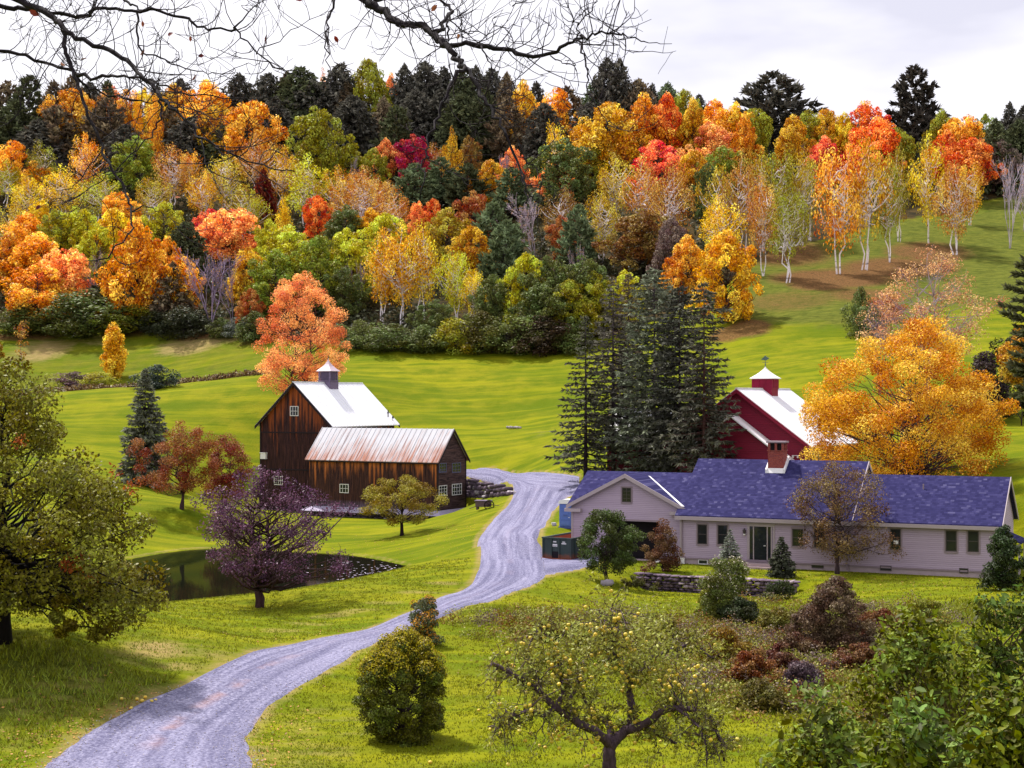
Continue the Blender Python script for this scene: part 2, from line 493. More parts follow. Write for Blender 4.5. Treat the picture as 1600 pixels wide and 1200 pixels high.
for px, py in [(440,985),(480,975),(520,962),(560,954),(600,942),(650,925),(690,912)]: blob(a_dry, px, py, 2.2, 1.6, .55)
for b in [(60,548,9,9,.8),(160,530,7,6,.5),(300,540,10,7,.75),(380,523,8,4,.8),(880,672,10,6,.35),(780,590,9,7,.25),(830,620,12,6,.2)]: blob(a_dry, *b)
for b in [(1170,512,5,8,1),(1140,520,5,6,1),(1230,470,12,12,.55),(1300,435,16,14,.95),(1400,420,16,14,.9),(1220,395,14,20,.8),(1450,395,12,14,.8),(1350,460,10,10,.7),(1280,445,8,8,.9),(30,527,12,4,.9),(330,523,10,3,.9),(200,522,8,3,.7),(410,533,8,3,.6),(1580,362,8,5,.5)]: blob(a_lit, *b)
for b in [(1250,485,16,14,.9),(1320,480,14,20,.9),(1560,420,20,30,.9),(1560,350,18,14,.5),(1480,450,16,22,.9),(850,960,4,6,.7),(1340,990,6,8,.6),(1480,960,8,8,.6),(1180,990,9,14,.9),(1250,1050,9,12,.9),(1050,1000,6,10,.7),(1350,1040,8,14,.9),(1120,1080,5,6,.6),(60,1060,5,7,.7),(200,1090,5,6,.6)]: blob(a_rough, *b)
for b in [(150,1085,4,5,.42),(300,1030,4,4,.45),(60,1130,4,5,.4),(260,1000,5,4,.35),(520,1130,4,5,.4),(470,1180,3,5,.45),(700,1100,5,5,.25)]: blob(a_dry, *b)
a_dry = np.maximum(a_dry, 0.75 * (1 - sstep(0.0, 0.9, np.abs(road_sd - 0.1))))
right_slope = sstep(222, 236, GY) * sstep(1120, 1180, GPX) * (1 - a_forest)
a_rough = np.maximum(a_rough, right_slope * 0.85)
upper_left = sstep(224, 234, GY) * (1 - sstep(420, 560, GPX)) * (1 - a_forest)
a_rough = np.maximum(a_rough, upper_left * 0.42)
hedge = 1 - sstep(2.0, 6.0, np.abs(GY - 231)); hedge *= (GPX < 420)
a_rough = np.maximum(a_rough, hedge * 0.8)

_ps = np.full(GX.shape, 50.0); _mm = (np.abs(GX) < 50) & (GY > 80) & (GY < 150)
_ps[_mm] = poly_sdf(GX[_mm], GY[_mm], _pond)
a_dry = np.maximum(a_dry, 0.55 * (1 - sstep(0.1, 0.8, np.abs(_ps - 0.2))) * (GY > 112))
def ground_material():
    t = NT('meadow_grass')
    tc = t.n('TexCoord'); o = (tc, 'Object')
    big = t.noise(o, 0.045, 4); mid = t.noise(o, 0.35, 5, 0.6); fine = t.noise(o, 3.2, 5, 0.7)
    mow = t.noise(t.mapping(o, (0.05, 0.55, 0.3), (0, 0, 0.05)), 1.0, 3, 0.6)
    c1 = t.mix(t.ramp(big, [(0.35, 0.0), (0.65, 1.0)]), (0.140, 0.157, 0.006), (0.205, 0.200, 0.008))
    pat = t.noise(t.mapping(o, (0.6, 1.0, 1.0)), 0.11, 5, 0.6)
    c1 = t.mix(t.ramp(pat, [(0.36, 0.75), (0.52, 0.0)]), c1, (0.075, 0.125, 0.004))
    c2 = t.mix(t.ramp(mid, [(0.38, 0.85), (0.60, 0.0)]), c1, (0.085, 0.125, 0.002))
    c2 = t.mix(t.ramp(mow, [(0.46, 0.0), (0.66, 0.45)]), c2, (0.300, 0.285, 0.006))
    c2 = t.mix(t.ramp(mow, [(0.32, 0.45), (0.46, 0.0)]), c2, (0.085, 0.125, 0.002))
    c2 = t.mix(t.ramp(fine, [(0.38, 0.22), (0.6, 0.0)]), c2, (0.12, 0.15, 0.003))
    tufts = t.noise(t.mapping(o, (0.7, 1.5, 1)), 0.9, 5, 0.7)
    at = lambda k: t.n('Attribute', _attribute_name=k)
    def masked(k, nz, lo=0.25, hi=0.75):
        s = t.math('ADD', (at(k), 'Fac'), t.math('MULTIPLY', t.math('SUBTRACT', nz, 0.5), 0.9))
        return t.ramp(s, [(lo, 0.0), (hi, 1.0)])
    rough = t.mix(t.ramp(tufts, [(0.35, 0.0), (0.62, 1.0)]), (0.040, 0.055, 0.008), (0.125, 0.135, 0.022))
    c3 = t.mix(t.math('MULTIPLY', masked('rough', mid), 0.85), c2, rough)
    dry = t.mix(fine, (0.25, 0.17, 0.06), (0.42, 0.29, 0.15))
    c4 = t.mix(t.math('MULTIPLY', masked('dry', tufts, .35, .85), 0.8), c3, dry)
    lit = t.mix(t.ramp(fine, [(0.35, 0.0), (0.65, 1.0)]), (0.06, 0.025, 0.012), (0.22, 0.10, 0.045))
    c5 = t.mix(t.math('MULTIPLY', masked('litter', tufts, .3, .8), 0.85), c4, lit)
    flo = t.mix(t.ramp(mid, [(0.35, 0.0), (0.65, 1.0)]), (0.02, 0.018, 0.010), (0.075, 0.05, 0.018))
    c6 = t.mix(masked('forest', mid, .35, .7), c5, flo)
    h = t.math('ADD', t.math('MULTIPLY', fine, 0.5), t.math('MULTIPLY', t.noise(o, 11.0, 3, 0.7), 0.35))
    h = t.math('ADD', h, t.math('MULTIPLY', tufts, 0.8))
    return t.done(t.bsdf(c6, 0.95, 0.05, t.bump(h, 0.75, 0.22)))
M['grass'] = ground_material()
nx, ny = len(_xs), len(_ys)
_i = np.arange(ny - 1)[:, None] * nx + np.arange(nx - 1)[None, :]
_F = np.stack([_i, _i + 1, _i + nx + 1, _i + nx], -1).reshape(-1)
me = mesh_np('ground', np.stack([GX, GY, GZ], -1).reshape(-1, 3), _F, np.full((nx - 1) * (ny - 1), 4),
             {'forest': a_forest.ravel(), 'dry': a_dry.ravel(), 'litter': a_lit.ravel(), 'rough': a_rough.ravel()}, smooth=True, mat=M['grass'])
tag(link('ground', me), kind='structure')

def strip_mesh(name, Lp, Rp, lift, mat, m=14, jag=0.08, seed=3):
    r = np.random.RandomState(seed); n = len(Lp)
    jl = np.interp(np.arange(n), np.arange(0, n + 3, 3), r.uniform(-jag, jag, len(np.arange(0, n + 3, 3))))
    jr = np.interp(np.arange(n), np.arange(0, n + 3, 3), r.uniform(-jag, jag, len(np.arange(0, n + 3, 3))))
    w = np.linalg.norm(Rp - Lp, axis=1)
    u = np.linspace(0, 1, m)
    a = (-0.45 - jl) / w; b = 1 + (0.45 + jr) / w
    U = a[:, None] + (b - a)[:, None] * u[None]
    XY = Lp[:, None] * (1 - U[..., None]) + Rp[:, None] * U[..., None]
    base = ground_z(XY[..., 0], XY[..., 1])
    prof = lift + 0.02 * np.cos((u - 0.5) * 4 * pi) - 0.16 * (np.abs(u - 0.5) > 0.49)
    Z = base + prof[None]
    s = np.concatenate([[0], np.cumsum(np.linalg.norm(np.diff((Lp + Rp) / 2, axis=0), axis=1))])
    i = np.arange(n - 1)[:, None] * m + np.arange(m - 1)[None]
    Fq = np.stack([i, i + 1, i + m + 1, i + m], -1).reshape(-1)
    me = mesh_np(name, np.concatenate([XY, Z[..., None]], -1).reshape(-1, 3), Fq, np.full((n - 1) * (m - 1), 4),
                 {'across': np.broadcast_to(u, (n, m)).ravel(), 'along': np.broadcast_to(s[:, None], (n, m)).ravel()}, smooth=True, mat=mat)
    return link(name, me)
def gravel_material(name, worn=True):
    t = NT(name)
    tc = t.n('TexCoord'); o = (tc, 'Object')
    ac = t.n('Attribute', _attribute_name='across'); al = t.n('Attribute', _attribute_name='along')
    cv = t.n('CombineXYZ', X=t.math('MULTIPLY', (ac, 'Fac'), 9.0), Y=t.math('MULTIPLY', (al, 'Fac'), 0.045), Z=0.0)
    streak = t.noise(cv, 1.3, 5, 0.62)
    patch = t.noise(o, 0.5, 4); grit = t.noise(o, 9.0, 6, 0.8); peb = t.n('TexVoronoi', Vector=o, Scale=6.5)
    c = t.mix(t.ramp(streak, [(0.40, 0.0), (0.60, 1.0)]), (0.135, 0.130, 0.225), (0.270, 0.260, 0.390))
    c = t.mix(t.ramp(patch, [(0.45, 0.0), (0.75, 0.35)]), c, (0.30, 0.285, 0.40))
    c = t.mix(t.ramp(grit, [(0.40, 0.75), (0.55, 0.0)]), c, (0.055, 0.052, 0.11))
    c = t.mix(t.ramp(grit, [(0.55, 0.0), (0.72, 0.7)]), c, (0.50, 0.48, 0.60))
    if worn:   # the sandy crown between the wheel tracks
        d = t.math('ABSOLUTE', t.math('SUBTRACT', t.math('ADD', (ac, 'Fac'), t.math('MULTIPLY', t.math('SUBTRACT', patch, 0.5), 0.12)), 0.47))
        f = t.ramp(t.math('ADD', d, t.math('MULTIPLY', t.math('SUBTRACT', streak, 0.5), 0.12)), [(0.010, 0.5), (0.075, 0.0)])
        sand = t.math('MULTIPLY', t.ramp(t.math('MULTIPLY', (al, 'Fac'), 0.02), [(0.16, 0.0), (0.24, 1.0), (0.42, 1.0), (0.56, 0.12)]), t.ramp(t.noise(o, 0.6, 4), [(0.42, 0.0), (0.60, 1.0)]))
        c = t.mix(t.math('MULTIPLY', f, sand), c, (0.36, 0.20, 0.17))
    e = t.math('ABSOLUTE', t.math('SUBTRACT', (ac, 'Fac'), 0.5))
    c = t.mix(t.ramp(t.math('ADD', e, t.math('MULTIPLY', t.math('SUBTRACT', patch, 0.5), 0.25)), [(0.46, 0.0), (0.56, 0.8)]), c, (0.33, 0.22, 0.17))
    h = t.math('ADD', t.math('MULTIPLY', grit, 0.6), t.math('MULTIPLY', (peb, 'Distance'), 0.5))
    return t.done(t.bsdf(c, 0.9, 0.15, t.bump(h, 0.7, 0.06)))
M['gravel'] = gravel_material('gravel')
M['gravel_plain'] = gravel_material('gravel_yard', False)
tag(strip_mesh('road', ROAD_L, ROAD_R, 0.03, M['gravel']), kind='structure')
tag(strip_mesh('track', TRACK_L, TRACK_R, 0.045, M['gravel_plain'], 10, 0.25, 4), kind='structure')
_aL = resample(APRON[[0, 6, 5]], 30); _aR = resample(APRON[[1, 2, 3, 4]], 30)
tag(strip_mesh('driveway', _aL, _aR, 0.055, M['gravel_plain'], 10, 0.2, 6), kind='structure')

def water_material():
    t = NT('pond_water')
    tc = t.n('TexCoord'); o = (tc, 'Object')
    nz = t.noise(t.mapping(o, (0.5, 1.6, 1)), 1.2, 3)
    b = t.bsdf((0.008, 0.010, 0.006), 0.04, 0.09, t.bump(nz, 0.05, 0.03))
    b.inputs['IOR'].default_value = 1.33
    dim_reflection = t.n('BsdfDiffuse', Color=(0.0035, 0.0042, 0.0022, 1.0))      # dark diffuse mixed in: the pond's dim reflection is put into the colour
    mx = t.n('MixShader', Fac=0.42); t.nt.links.new(dim_reflection.outputs[0], mx.inputs[1]); t.nt.links.new(b.outputs[0], mx.inputs[2])
    return t.done(mx)
M['water'] = water_material()
wp = resample(POND + POND[:1], 80)[:-1]
cen = wp.mean(0); ring = cen + (wp - cen) * 1.06
V = np.vstack([np.c_[ring, np.full(len(ring), WATER_Z)]])
me = mesh_np('pond_water', V, np.arange(len(ring))[::-1] if False else np.arange(len(ring)), [len(ring)], mat=M['water'])
tag(link('pond_water', me), kind='structure')
# ------------------------------------------------------------------ plant builders
def leaf_cards(C, N, size, rng, aspect=0.55, lobe=None, tint=None, long_dir=None, fold=0.0):
    """diamond leaves at points C facing N -> dict of arrays"""
    n = len(C)
    T = rng.normal(size=(n, 3)) if long_dir is None else long_dir + rng.normal(size=(n, 3)) * 0.25
    T = norm(T - (T * N).sum(1, keepdims=True) * N)
    B = np.cross(N, T)
    s = np.broadcast_to(np.asarray(size, float), (n,))[:, None]
    a = C - T * s; b = C + B * s * aspect - T * s * 0.15 + N * s * fold; c = C + T * s; d = C - B * s * aspect - T * s * 0.15 + N * s * fold
    V = np.stack([a, b, c, d], 1).reshape(-1, 3)
    i = np.arange(n)[:, None] * 4
    if fold: L = (i + np.array([[0, 1, 2, 0, 2, 3]])).reshape(-1); S = np.full(2 * n, 3)
    else: L = (i + np.array([[0, 1, 2, 3]])).reshape(-1); S = np.full(n, 4)
    tint = rng.rand(n) if tint is None else tint
    lobe = np.full(n, 0.5) if lobe is None else lobe
    return V, L, S, np.repeat(tint, 4), np.repeat(lobe, 4)
def cards_mesh(name, parts, mat):
    off = 0; Vs, Ls, Ss, Ts, Os = [], [], [], [], []
    for V, L, S, T, O in parts:
        Vs.append(V); Ls.append(L + off); Ss.append(S); Ts.append(T); Os.append(O); off += len(V)
    return mesh_np(name, np.concatenate(Vs), np.concatenate(Ls), np.concatenate(Ss),
                   {'tint': np.concatenate(Ts), 'lobe': np.concatenate(Os)}, mat=mat)

def bent(p, q, rng, n=5, sag=0.0, wob=0.06):
    """a slightly crooked limb from p to q"""
    p, q = np.asarray(p, float), np.asarray(q, float)
    t = np.linspace(0, 1, n)[:, None]
    L = np.linalg.norm(q - p)
    pts = p + (q - p) * t
    pts += rng.normal(size=(n, 3)) * wob * L * np.sin(t * pi)
    pts[:, 2] += sag * L * (t[:, 0] ** 2 - t[:, 0])
    return pts

def prof_r(profile, h, ang):
    hs = [p[0] for p in profile]
    rr = np.interp(h, hs, [p[1] for p in profile]); rl = np.interp(h, hs, [p[-1] for p in profile])
    w = 0.5 + 0.5 * np.cos(ang)
    return rl * (1 - w) + rr * w

def lobed(rng, H, profile, n_lobes, lobe_r, per_lobe, leaf, trunk_r, fork=0.25, stems=1, flat=0.75, fill=0.35, aspect=0.55,
          limb_r=0.3, twigs=0, amp=.15, extra=(), outward=0.9, lean=0.0, fold=0.0, stem_spread=0.25, shell=0.55, droop=0.0):
    """A tree grown from a branching skeleton whose leafy lobes fill a crown profile.
    profile: list of (height fraction, radius right, radius left). Returns (wood paths, radii, leaf arrays)"""
    hs = np.array([p[0] for p in profile]); w = np.array([p[1] + p[-1] for p in profile]) * 0.5
    hh = np.linspace(hs[0], hs[-1], 60); ww = np.interp(hh, hs, w) + 0.03 * w.max()
    cdf = np.cumsum(ww); cdf /= cdf[-1]
    cen, rad = [], []
    ph = rng.rand(4) * 6.28
    tries = 0
    while len(cen) < n_lobes and tries < n_lobes * 12:
        tries += 1
        h = np.interp(rng.rand(), cdf, hh); a = rng.rand() * 2 * pi
        R = prof_r(profile, h, a) * (1 + amp * sin(2 * a + ph[0] + 5 * h) + .7 * amp * sin(3 * a + ph[1] - 7 * h))
        lr = lobe_r * rng.uniform(0.7, 1.25)
        r = max(0.0, R - lr * 0.75) * (fill + (1 - fill) * math.sqrt(rng.rand()))
        c = np.array((r * cos(a), r * sin(a), h * H))
        if cen:
            d = np.linalg.norm(np.array(cen) - c, axis=1).min()
            if d < lobe_r * 0.62 and tries < n_lobes * 9: continue
        cen.append(c); rad.append(lr)
    for q in extra: cen.append(np.array(q[:3])); rad.append(q[3])
    cen = np.array(cen); rad = np.array(rad)
    # wood
    paths, radii = [], []
    z0 = hs[0] * H
    top = hs[-1] * H
    forkz = max(fork * H, 0.02)
    stem_tops = []
    for s in range(stems):
        a = 2 * pi * s / max(stems, 1) + rng.rand()
        off = stem_spread * H * 0.35 * (stems > 1)
        q = np.array((cos(a) * off + lean * H, sin(a) * off, top * (0.80 if stems == 1 else 0.72)))
        st = bent((0, 0, -0.25), q, rng, 9, 0, 0.018 if stems == 1 else 0.03)
        rr = np.interp(np.linspace(0, 1, 9), [0, 0.06, 0.5, 1], [trunk_r * 1.5, trunk_r, trunk_r * 0.55, trunk_r * 0.12]) * (1.0 if stems == 1 else 0.72)
        paths.append(st); radii.append(rr); stem_tops.append(st)
    for c, lr in zip(cen, rad):
        st = stem_tops[rng.randint(len(stem_tops))]
        zt = c[2] - (0.35 + 0.25 * rng.rand()) * (np.hypot(c[0], c[1]) + 0.3 * lr) * 1.25
        zt = np.clip(zt, forkz * rng.uniform(0.8, 1.2), top * 0.78)
        k = np.interp(zt, st[:, 2], np.arange(len(st)))
        i = int(min(k, len(st) - 2)); p = st[i] + (st[i + 1] - st[i]) * (k - i)
        L = np.linalg.norm(c - p)
        if L < lr * 0.4: continue
        pts = bent(p, c, rng, 5, 0.10, 0.05)
        r0 = trunk_r * limb_r * (0.45 + 0.8 * L / max(w.max(), 0.1)) * 0.8
        paths.append(pts); radii.append(np.linspace(r0, r0 * 0.22, 5))
        for _ in range(twigs):
            d = norm(rng.normal(size=3) + np.array((0, 0, 0.35)))
            b0 = pts[rng.randint(2, 5)]
            paths.append(bent(b0, b0 + d * lr * rng.uniform(0.7, 1.25), rng, 4, 0, 0.08)); radii.append(np.linspace(r0 * 0.28, r0 * 0.07, 4))
    # leaves
    tot = per_lobe * len(cen)
    idx = np.repeat(np.arange(len(cen)), per_lobe)
    d = norm(rng.normal(size=(tot, 3)) + np.array((0, 0, 0.22)))
    rr = (shell + (1.08 - shell) * rng.rand(tot) ** 0.6) * rad[idx]
    off = d * rr[:, None]; off[:, 2] *= flat
    off[:, 2] -= droop * rad[idx] * rng.rand(tot)
    C = cen[idx] + off
    N = norm(d * outward + rng.normal(size=(tot, 3)) * 0.75 + np.array((0, 0, 0.25)))
    lob = rng.rand(len(cen))
    return paths, radii, leaf_cards(C, N, leaf * rng.uniform(0.6, 1.35, tot), rng, aspect, np.clip(lob[idx] + rng.normal(size=tot) * 0.08, 0, 1), None, None, fold), cen

def conifer(rng, H, profile, whorls, per, droop=0.12, up=0.0, spray=0.09, spray_n=12, trunk_r=0.02, jitter=0.25, bare=0.12, aspect=0.22, plume=False, tip=0.3):
    """A conifer of whorled boughs. profile: (height fraction, radius)"""
    paths = [np.array([(0, 0, -0.3), (rng.normal() * 0.004 * H, 0, H * 0.5), (0, 0, H)])]
    radii = [np.array([trunk_r * 1.2, trunk_r * 0.6, trunk_r * 0.08])]
    hs = [p[0] for p in profile]; rs_ = [p[1] for p in profile]
    Cs, Ns, Ds, Sz, Lb = [], [], [], [], []
    for k in range(whorls):
        f = bare + (0.985 - bare) * (k / (whorls - 1)) ** 0.92
        R = np.interp(f, hs, rs_)
        m = max(3, int(per * (0.6 + 0.4 * (1 - f))))
        a0 = rng.rand() * 6.28
        for j in range(m):
            a = a0 + 2 * pi * j / m + rng.normal() * 0.25
            L = R * rng.uniform(1 - jitter, 1 + jitter * 0.6)
            if L < 0.03: continue
            z0 = (f + rng.normal() * 0.006) * H
            t = np.linspace(0, 1, 5)
            dz = L * (up * t - droop * t * (1.0 - f * 0.6) + tip * droop * 1.6 * t ** 3)
            pts = np.stack([cos(a) * L * t, sin(a) * L * t, z0 + dz], -1)
            pts[1:, :2] += rng.normal(size=(4, 2)) * L * 0.03
            paths.append(pts); radii.append(np.linspace(trunk_r * 0.22, trunk_r * 0.04, 5) * (0.4 + L / max(rs_)))
            n = max(4, int(spray_n * (0.35 + L / max(rs_))))
            u = rng.uniform(0.18 if not plume else 0.45, 1.02, n)
            base = np.stack([np.interp(u, t, pts[:, i]) for i in range(3)], -1)
            side = np.where(rng.rand(n) < 0.5, 1.0, -1.0)
            out = np.array((cos(a), sin(a), 0)); lat = np.array((-sin(a), cos(a), 0))
            D = norm(out * rng.uniform(0.4, 1.0, n)[:, None] + lat * (side * rng.uniform(0.2, 1.0, n))[:, None] + np.array((0, 0, 1.0)) * rng.normal(0.30 if plume else -0.22, 0.36, n)[:, None])
            sz = spray * (0.7 + 0.6 * rng.rand(n)) * (0.55 + 0.45 * L / max(rs_))
            Cs.append(base + D * sz[:, None] * 0.8); Ds.append(D); Sz.append(sz)
            Ns.append(norm(np.array((0, 0, 1.0)) + rng.normal(size=(n, 3)) * 0.8)); Lb.append(np.full(n, rng.rand()))
    # leader tuft
    n = 14
    Cs.append(np.stack([rng.normal(size=n) * 0.01 * H, rng.normal(size=n) * 0.01 * H, H * rng.uniform(0.94, 1.0, n)], -1)); Ds.append(norm(rng.normal(size=(n, 3)) * 0.5 + np.array((0, 0, 1.0))))
    Sz.append(np.full(n, spray * 0.7)); Ns.append(norm(rng.normal(size=(n, 3)))); Lb.append(np.full(n, 0.5))
    C = np.concatenate(Cs); D = np.concatenate(Ds); S = np.concatenate(Sz); N = np.concatenate(Ns); Lb = np.concatenate(Lb)
    N = norm(N - (N * D).sum(1, keepdims=True) * D)
    return paths, radii, leaf_cards(C, N, S, rng, aspect, Lb, None, D)

def bare_crown(rng, start, direc, L, r, depth, spread=0.55, up=0.25, kids=(3, 5), shrink=0.62, out=None, n=5):
    """recursive leafless branching"""
    if out is None: out = ([], [], [])
    d = norm(np.asarray(direc, float))
    pts = [np.asarray(start, float)]
    for i in range(n - 1):
        d = norm(d + rng.normal(size=3) * 0.13 + np.array((0, 0, up * 0.12)))
        pts.append(pts[-1] + d * L / (n - 1))
    pts = np.array(pts)
    out[0].append(pts); out[1].append(np.linspace(r, r * 0.5 if depth > 0 else r * 0.25, n))
    if depth == 0:
        out[2].append(pts[-1]); return out
    for c in range(rng.randint(kids[0], kids[1] + 1)):
        u = rng.uniform(0.35, 1.0) if c else 1.0
        k = u * (n - 1); i = min(int(k), n - 2); p = pts[i] + (pts[i + 1] - pts[i]) * (k - i)
        side = norm(np.cross(d, rng.normal(size=3)))
        nd = norm(d + side * rng.uniform(spread * 0.6, spread * 1.4) + np.array((0, 0, up * 0.5)))
        bare_crown(rng, p, nd, L * shrink * rng.uniform(0.75, 1.2), r * (0.55 if c else 0.7), depth - 1, spread, up, kids, shrink, out, max(4, n - 1))
    return out

# -------- shared meshes for the hillside trees (unit height, unit crown width; scaled per tree)
VAR = {}
def variant(kind, i):
    key = (kind, i)
    if key in VAR: return VAR[key]
    rng = np.random.RandomState(1000 + sum(map(ord, kind)) * 31 + i * 7)
    u = rng.uniform
    bark, leaf = M['bark'], M['leaf']
    if kind == 'maple':
        prof = [(.16, .26), (.30, .43), (.48, .5), (.66, .47), (.82, .36), (.94, .18), (1, .04)] if i % 2 == 0 else [(.14, .34), (.28, .5), (.5, .5), (.7, .42), (.86, .26), (1, .05)]
        p, r, l, _ = lobed(rng, 1, prof, 125, .082, 115, .0175, .022, amp=.26, twigs=1, fork=.2, flat=.8, fill=.3)
    elif kind == 'round':
        prof = [(.06, .3), (.2, .45), (.45, .5), (.7, .45), (.88, .3), (1, .08)]
        p, r, l, _ = lobed(rng, 1, prof, 125, .080, 115, .0175, .02, amp=.26, fork=.12, flat=.8, fill=.4)
    elif kind == 'narrow':
        prof = [(.12, .28), (.3, .5), (.5, .46), (.7, .34), (.88, .18), (1, .03)]
        p, r, l, _ = lobed(rng, 1, prof, 50, .12, 105, .018, .018, fork=.15, flat=1.1, fill=.2)
    elif kind == 'birch':
        prof = [(.28, .2), (.42, .4), (.6, .5), (.78, .44), (.92, .26), (1, .06)]
        p, r, l, _ = lobed(rng, 1, prof, 50, .105, 84, .0150, .0250, fork=.38, stems=2 + i % 2, flat=1.25, fill=.1, limb_r=.42, outward=.5, shell=.25, twigs=1, stem_spread=.3, droop=.35)
        bark = M['birch']
    elif kind == 'shrub':
        prof = [(.0, .36), (.15, .48), (.4, .5), (.7, .4), (.9, .22), (1, .06)]
        p, r, l, _ = lobed(rng, 1, prof, 44, .15, 150, .024, .02, fork=.05, stems=3, flat=.9, fill=.35, amp=.3)
    elif kind == 'hemlock':
        prof = [(.02, .46), (.2, .5), (.45, .44), (.7, .30), (.86, .16), (.95, .07), (1, .01)]
        if i % 2: prof = [(.02, .42), (.2, .5), (.5, .46), (.74, .36), (.88, .25), (.96, .12), (1, .02)]
        p, r, l = conifer(rng, 1, prof, 40, 10, droop=.30, spray=.055, spray_n=20, trunk_r=.016, bare=.05, jitter=.22, aspect=.36, tip=.25)
        leaf = M['needle']
    elif kind == 'pine':
        prof = [(.1, .42), (.25, .5), (.45, .46), (.62, .38), (.78, .26), (.92, .13), (1, .03)] if i != 1 else [(.08, .5), (.25, .48), (.42, .38), (.58, .27), (.74, .22), (.88, .17), (.96, .08), (1, .02)]
        p, r, l = conifer(rng, 1, prof, 24, 7, droop=.10, up=.14, spray=.062, spray_n=34, trunk_r=.018, bare=.12, jitter=.45, aspect=.36, plume=True)
        leaf = M['needle']
    elif kind == 'bare':
        P_, R_, T_ = [], [], []
        for s in range(3):
            o = bare_crown(rng, (u(-.02, .02), u(-.02, .02), -.02), (u(-.22, .22), u(-.22, .22), 1), u(.42, .52), .011, 4, .5, .35, (3, 4), .6)
            P_ += o[0]; R_ += o[1]; T_ += o[2]
        T_ = np.array(T_)
        zmax = max(q[:, 2].max() for q in P_); xm = np.percentile(np.abs(np.concatenate(P_)[:, :2]), 99.5) * 2
        sc = np.array((1 / xm, 1 / xm, 1 / zmax))
        p = [q * sc for q in P_]; r = [np.maximum(q, .0016) for q in R_]
        sel = T_[rng.rand(len(T_)) < .4] * sc
        l = leaf_cards(sel, norm(rng.normal(size=sel.shape)), np.full(len(sel), .012), rng)
    wood = tubes_mesh(kind + '_trunk', p, r, 5, bark)
    crown = cards_mesh(kind + '_crown', [l], leaf)
    VAR[key] = (wood, crown)
    return VAR[key]
# ------------------------------------------------------------------ the wood on the hill
C_ = {'orange': '#f0a628', 'dkorange': '#ec782a', 'salmon': '#ffac64', 'gold': '#e2aa18', 'yellow': '#f2cc1e', 'lime': '#c8c026', 'olive': '#a09a22',
      'green': '#98a030', 'dkgreen': '#666e34', 'pinegreen': '#40442f', 'dark': '#43413b', 'brownpine': '#5c5040', 'blue': '#525c42', 'red': '#ee5c44',
      'crimson': '#b41446', 'rust': '#b86c34', 'brown': '#966e30', 'mauve': '#7c6660', 'tan': '#cc9440', 'straw': '#c4a830', 'grey': '#9a8896'}
BARKS = {'maple': '#4a3a3c', 'round': '#4a3a3c', 'narrow': '#4a3a38', 'birch': '#f0e8ee', 'shrub': '#40343a', 'hemlock': '#2e262a', 'pine': '#352c30', 'bare': '#a894a4'}
NAMES = {'maple': ('maple_tree', 'maple'), 'round': ('round_crowned_tree', 'tree'), 'narrow': ('poplar_tree', 'poplar'), 'birch': ('birch_tree', 'birch'),
         'shrub': ('hillside_shrub', 'shrub'), 'hemlock': ('hemlock_tree', 'conifer'), 'pine': ('pine_tree', 'pine'), 'bare': ('bare_tree', 'bare tree')}
GROUPS = {'maple': 'maples in the hillside wood', 'round': 'leafy trees in the hillside wood', 'narrow': 'slender poplars on the hill', 'birch': 'birches on the hillside',
          'shrub': 'shrubs along the edge of the wood', 'hemlock': 'dark conifers on the hill', 'pine': 'pines on the hill', 'bare': 'leafless trees on the hill'}
def hill_tree(px, pos, H, W, kind, col, label, i, bark=None):
    rng = random.Random(i * 17 + int(px))
    W *= {'hemlock': 1.28, 'pine': 1.0, 'maple': 1.22, 'round': 1.2, 'birch': 1.2, 'narrow': 1.1, 'shrub': 1.2}.get(kind, 1.0)
    nv = {'maple': 6, 'round': 5, 'narrow': 3, 'birch': 6, 'shrub': 5, 'hemlock': 6, 'pine': 3, 'bare': 3}[kind]
    wood, crown = variant(kind, i % nv)
    nm, cat = NAMES[kind]
    t = empty(nm, (pos[0], pos[1], pos[2] - 0.1), rng.uniform(0, 6.28), (W, W, H))
    tag(t, label, cat, GROUPS[kind])
    if kind != 'shrub' or True:
        link('trunk', wood, t, srgb(bark or BARKS[kind]))
    c = srgb(C_.get(col, col)); g = FOL[0]
    if kind in ('hemlock', 'pine'): g = FOL[1]
    v = rng.uniform(0.88, 1.12)
    link('crown', crown, t, tuple(x * g * v for x in c))
    return t
FOL = [0.98, 2.0]
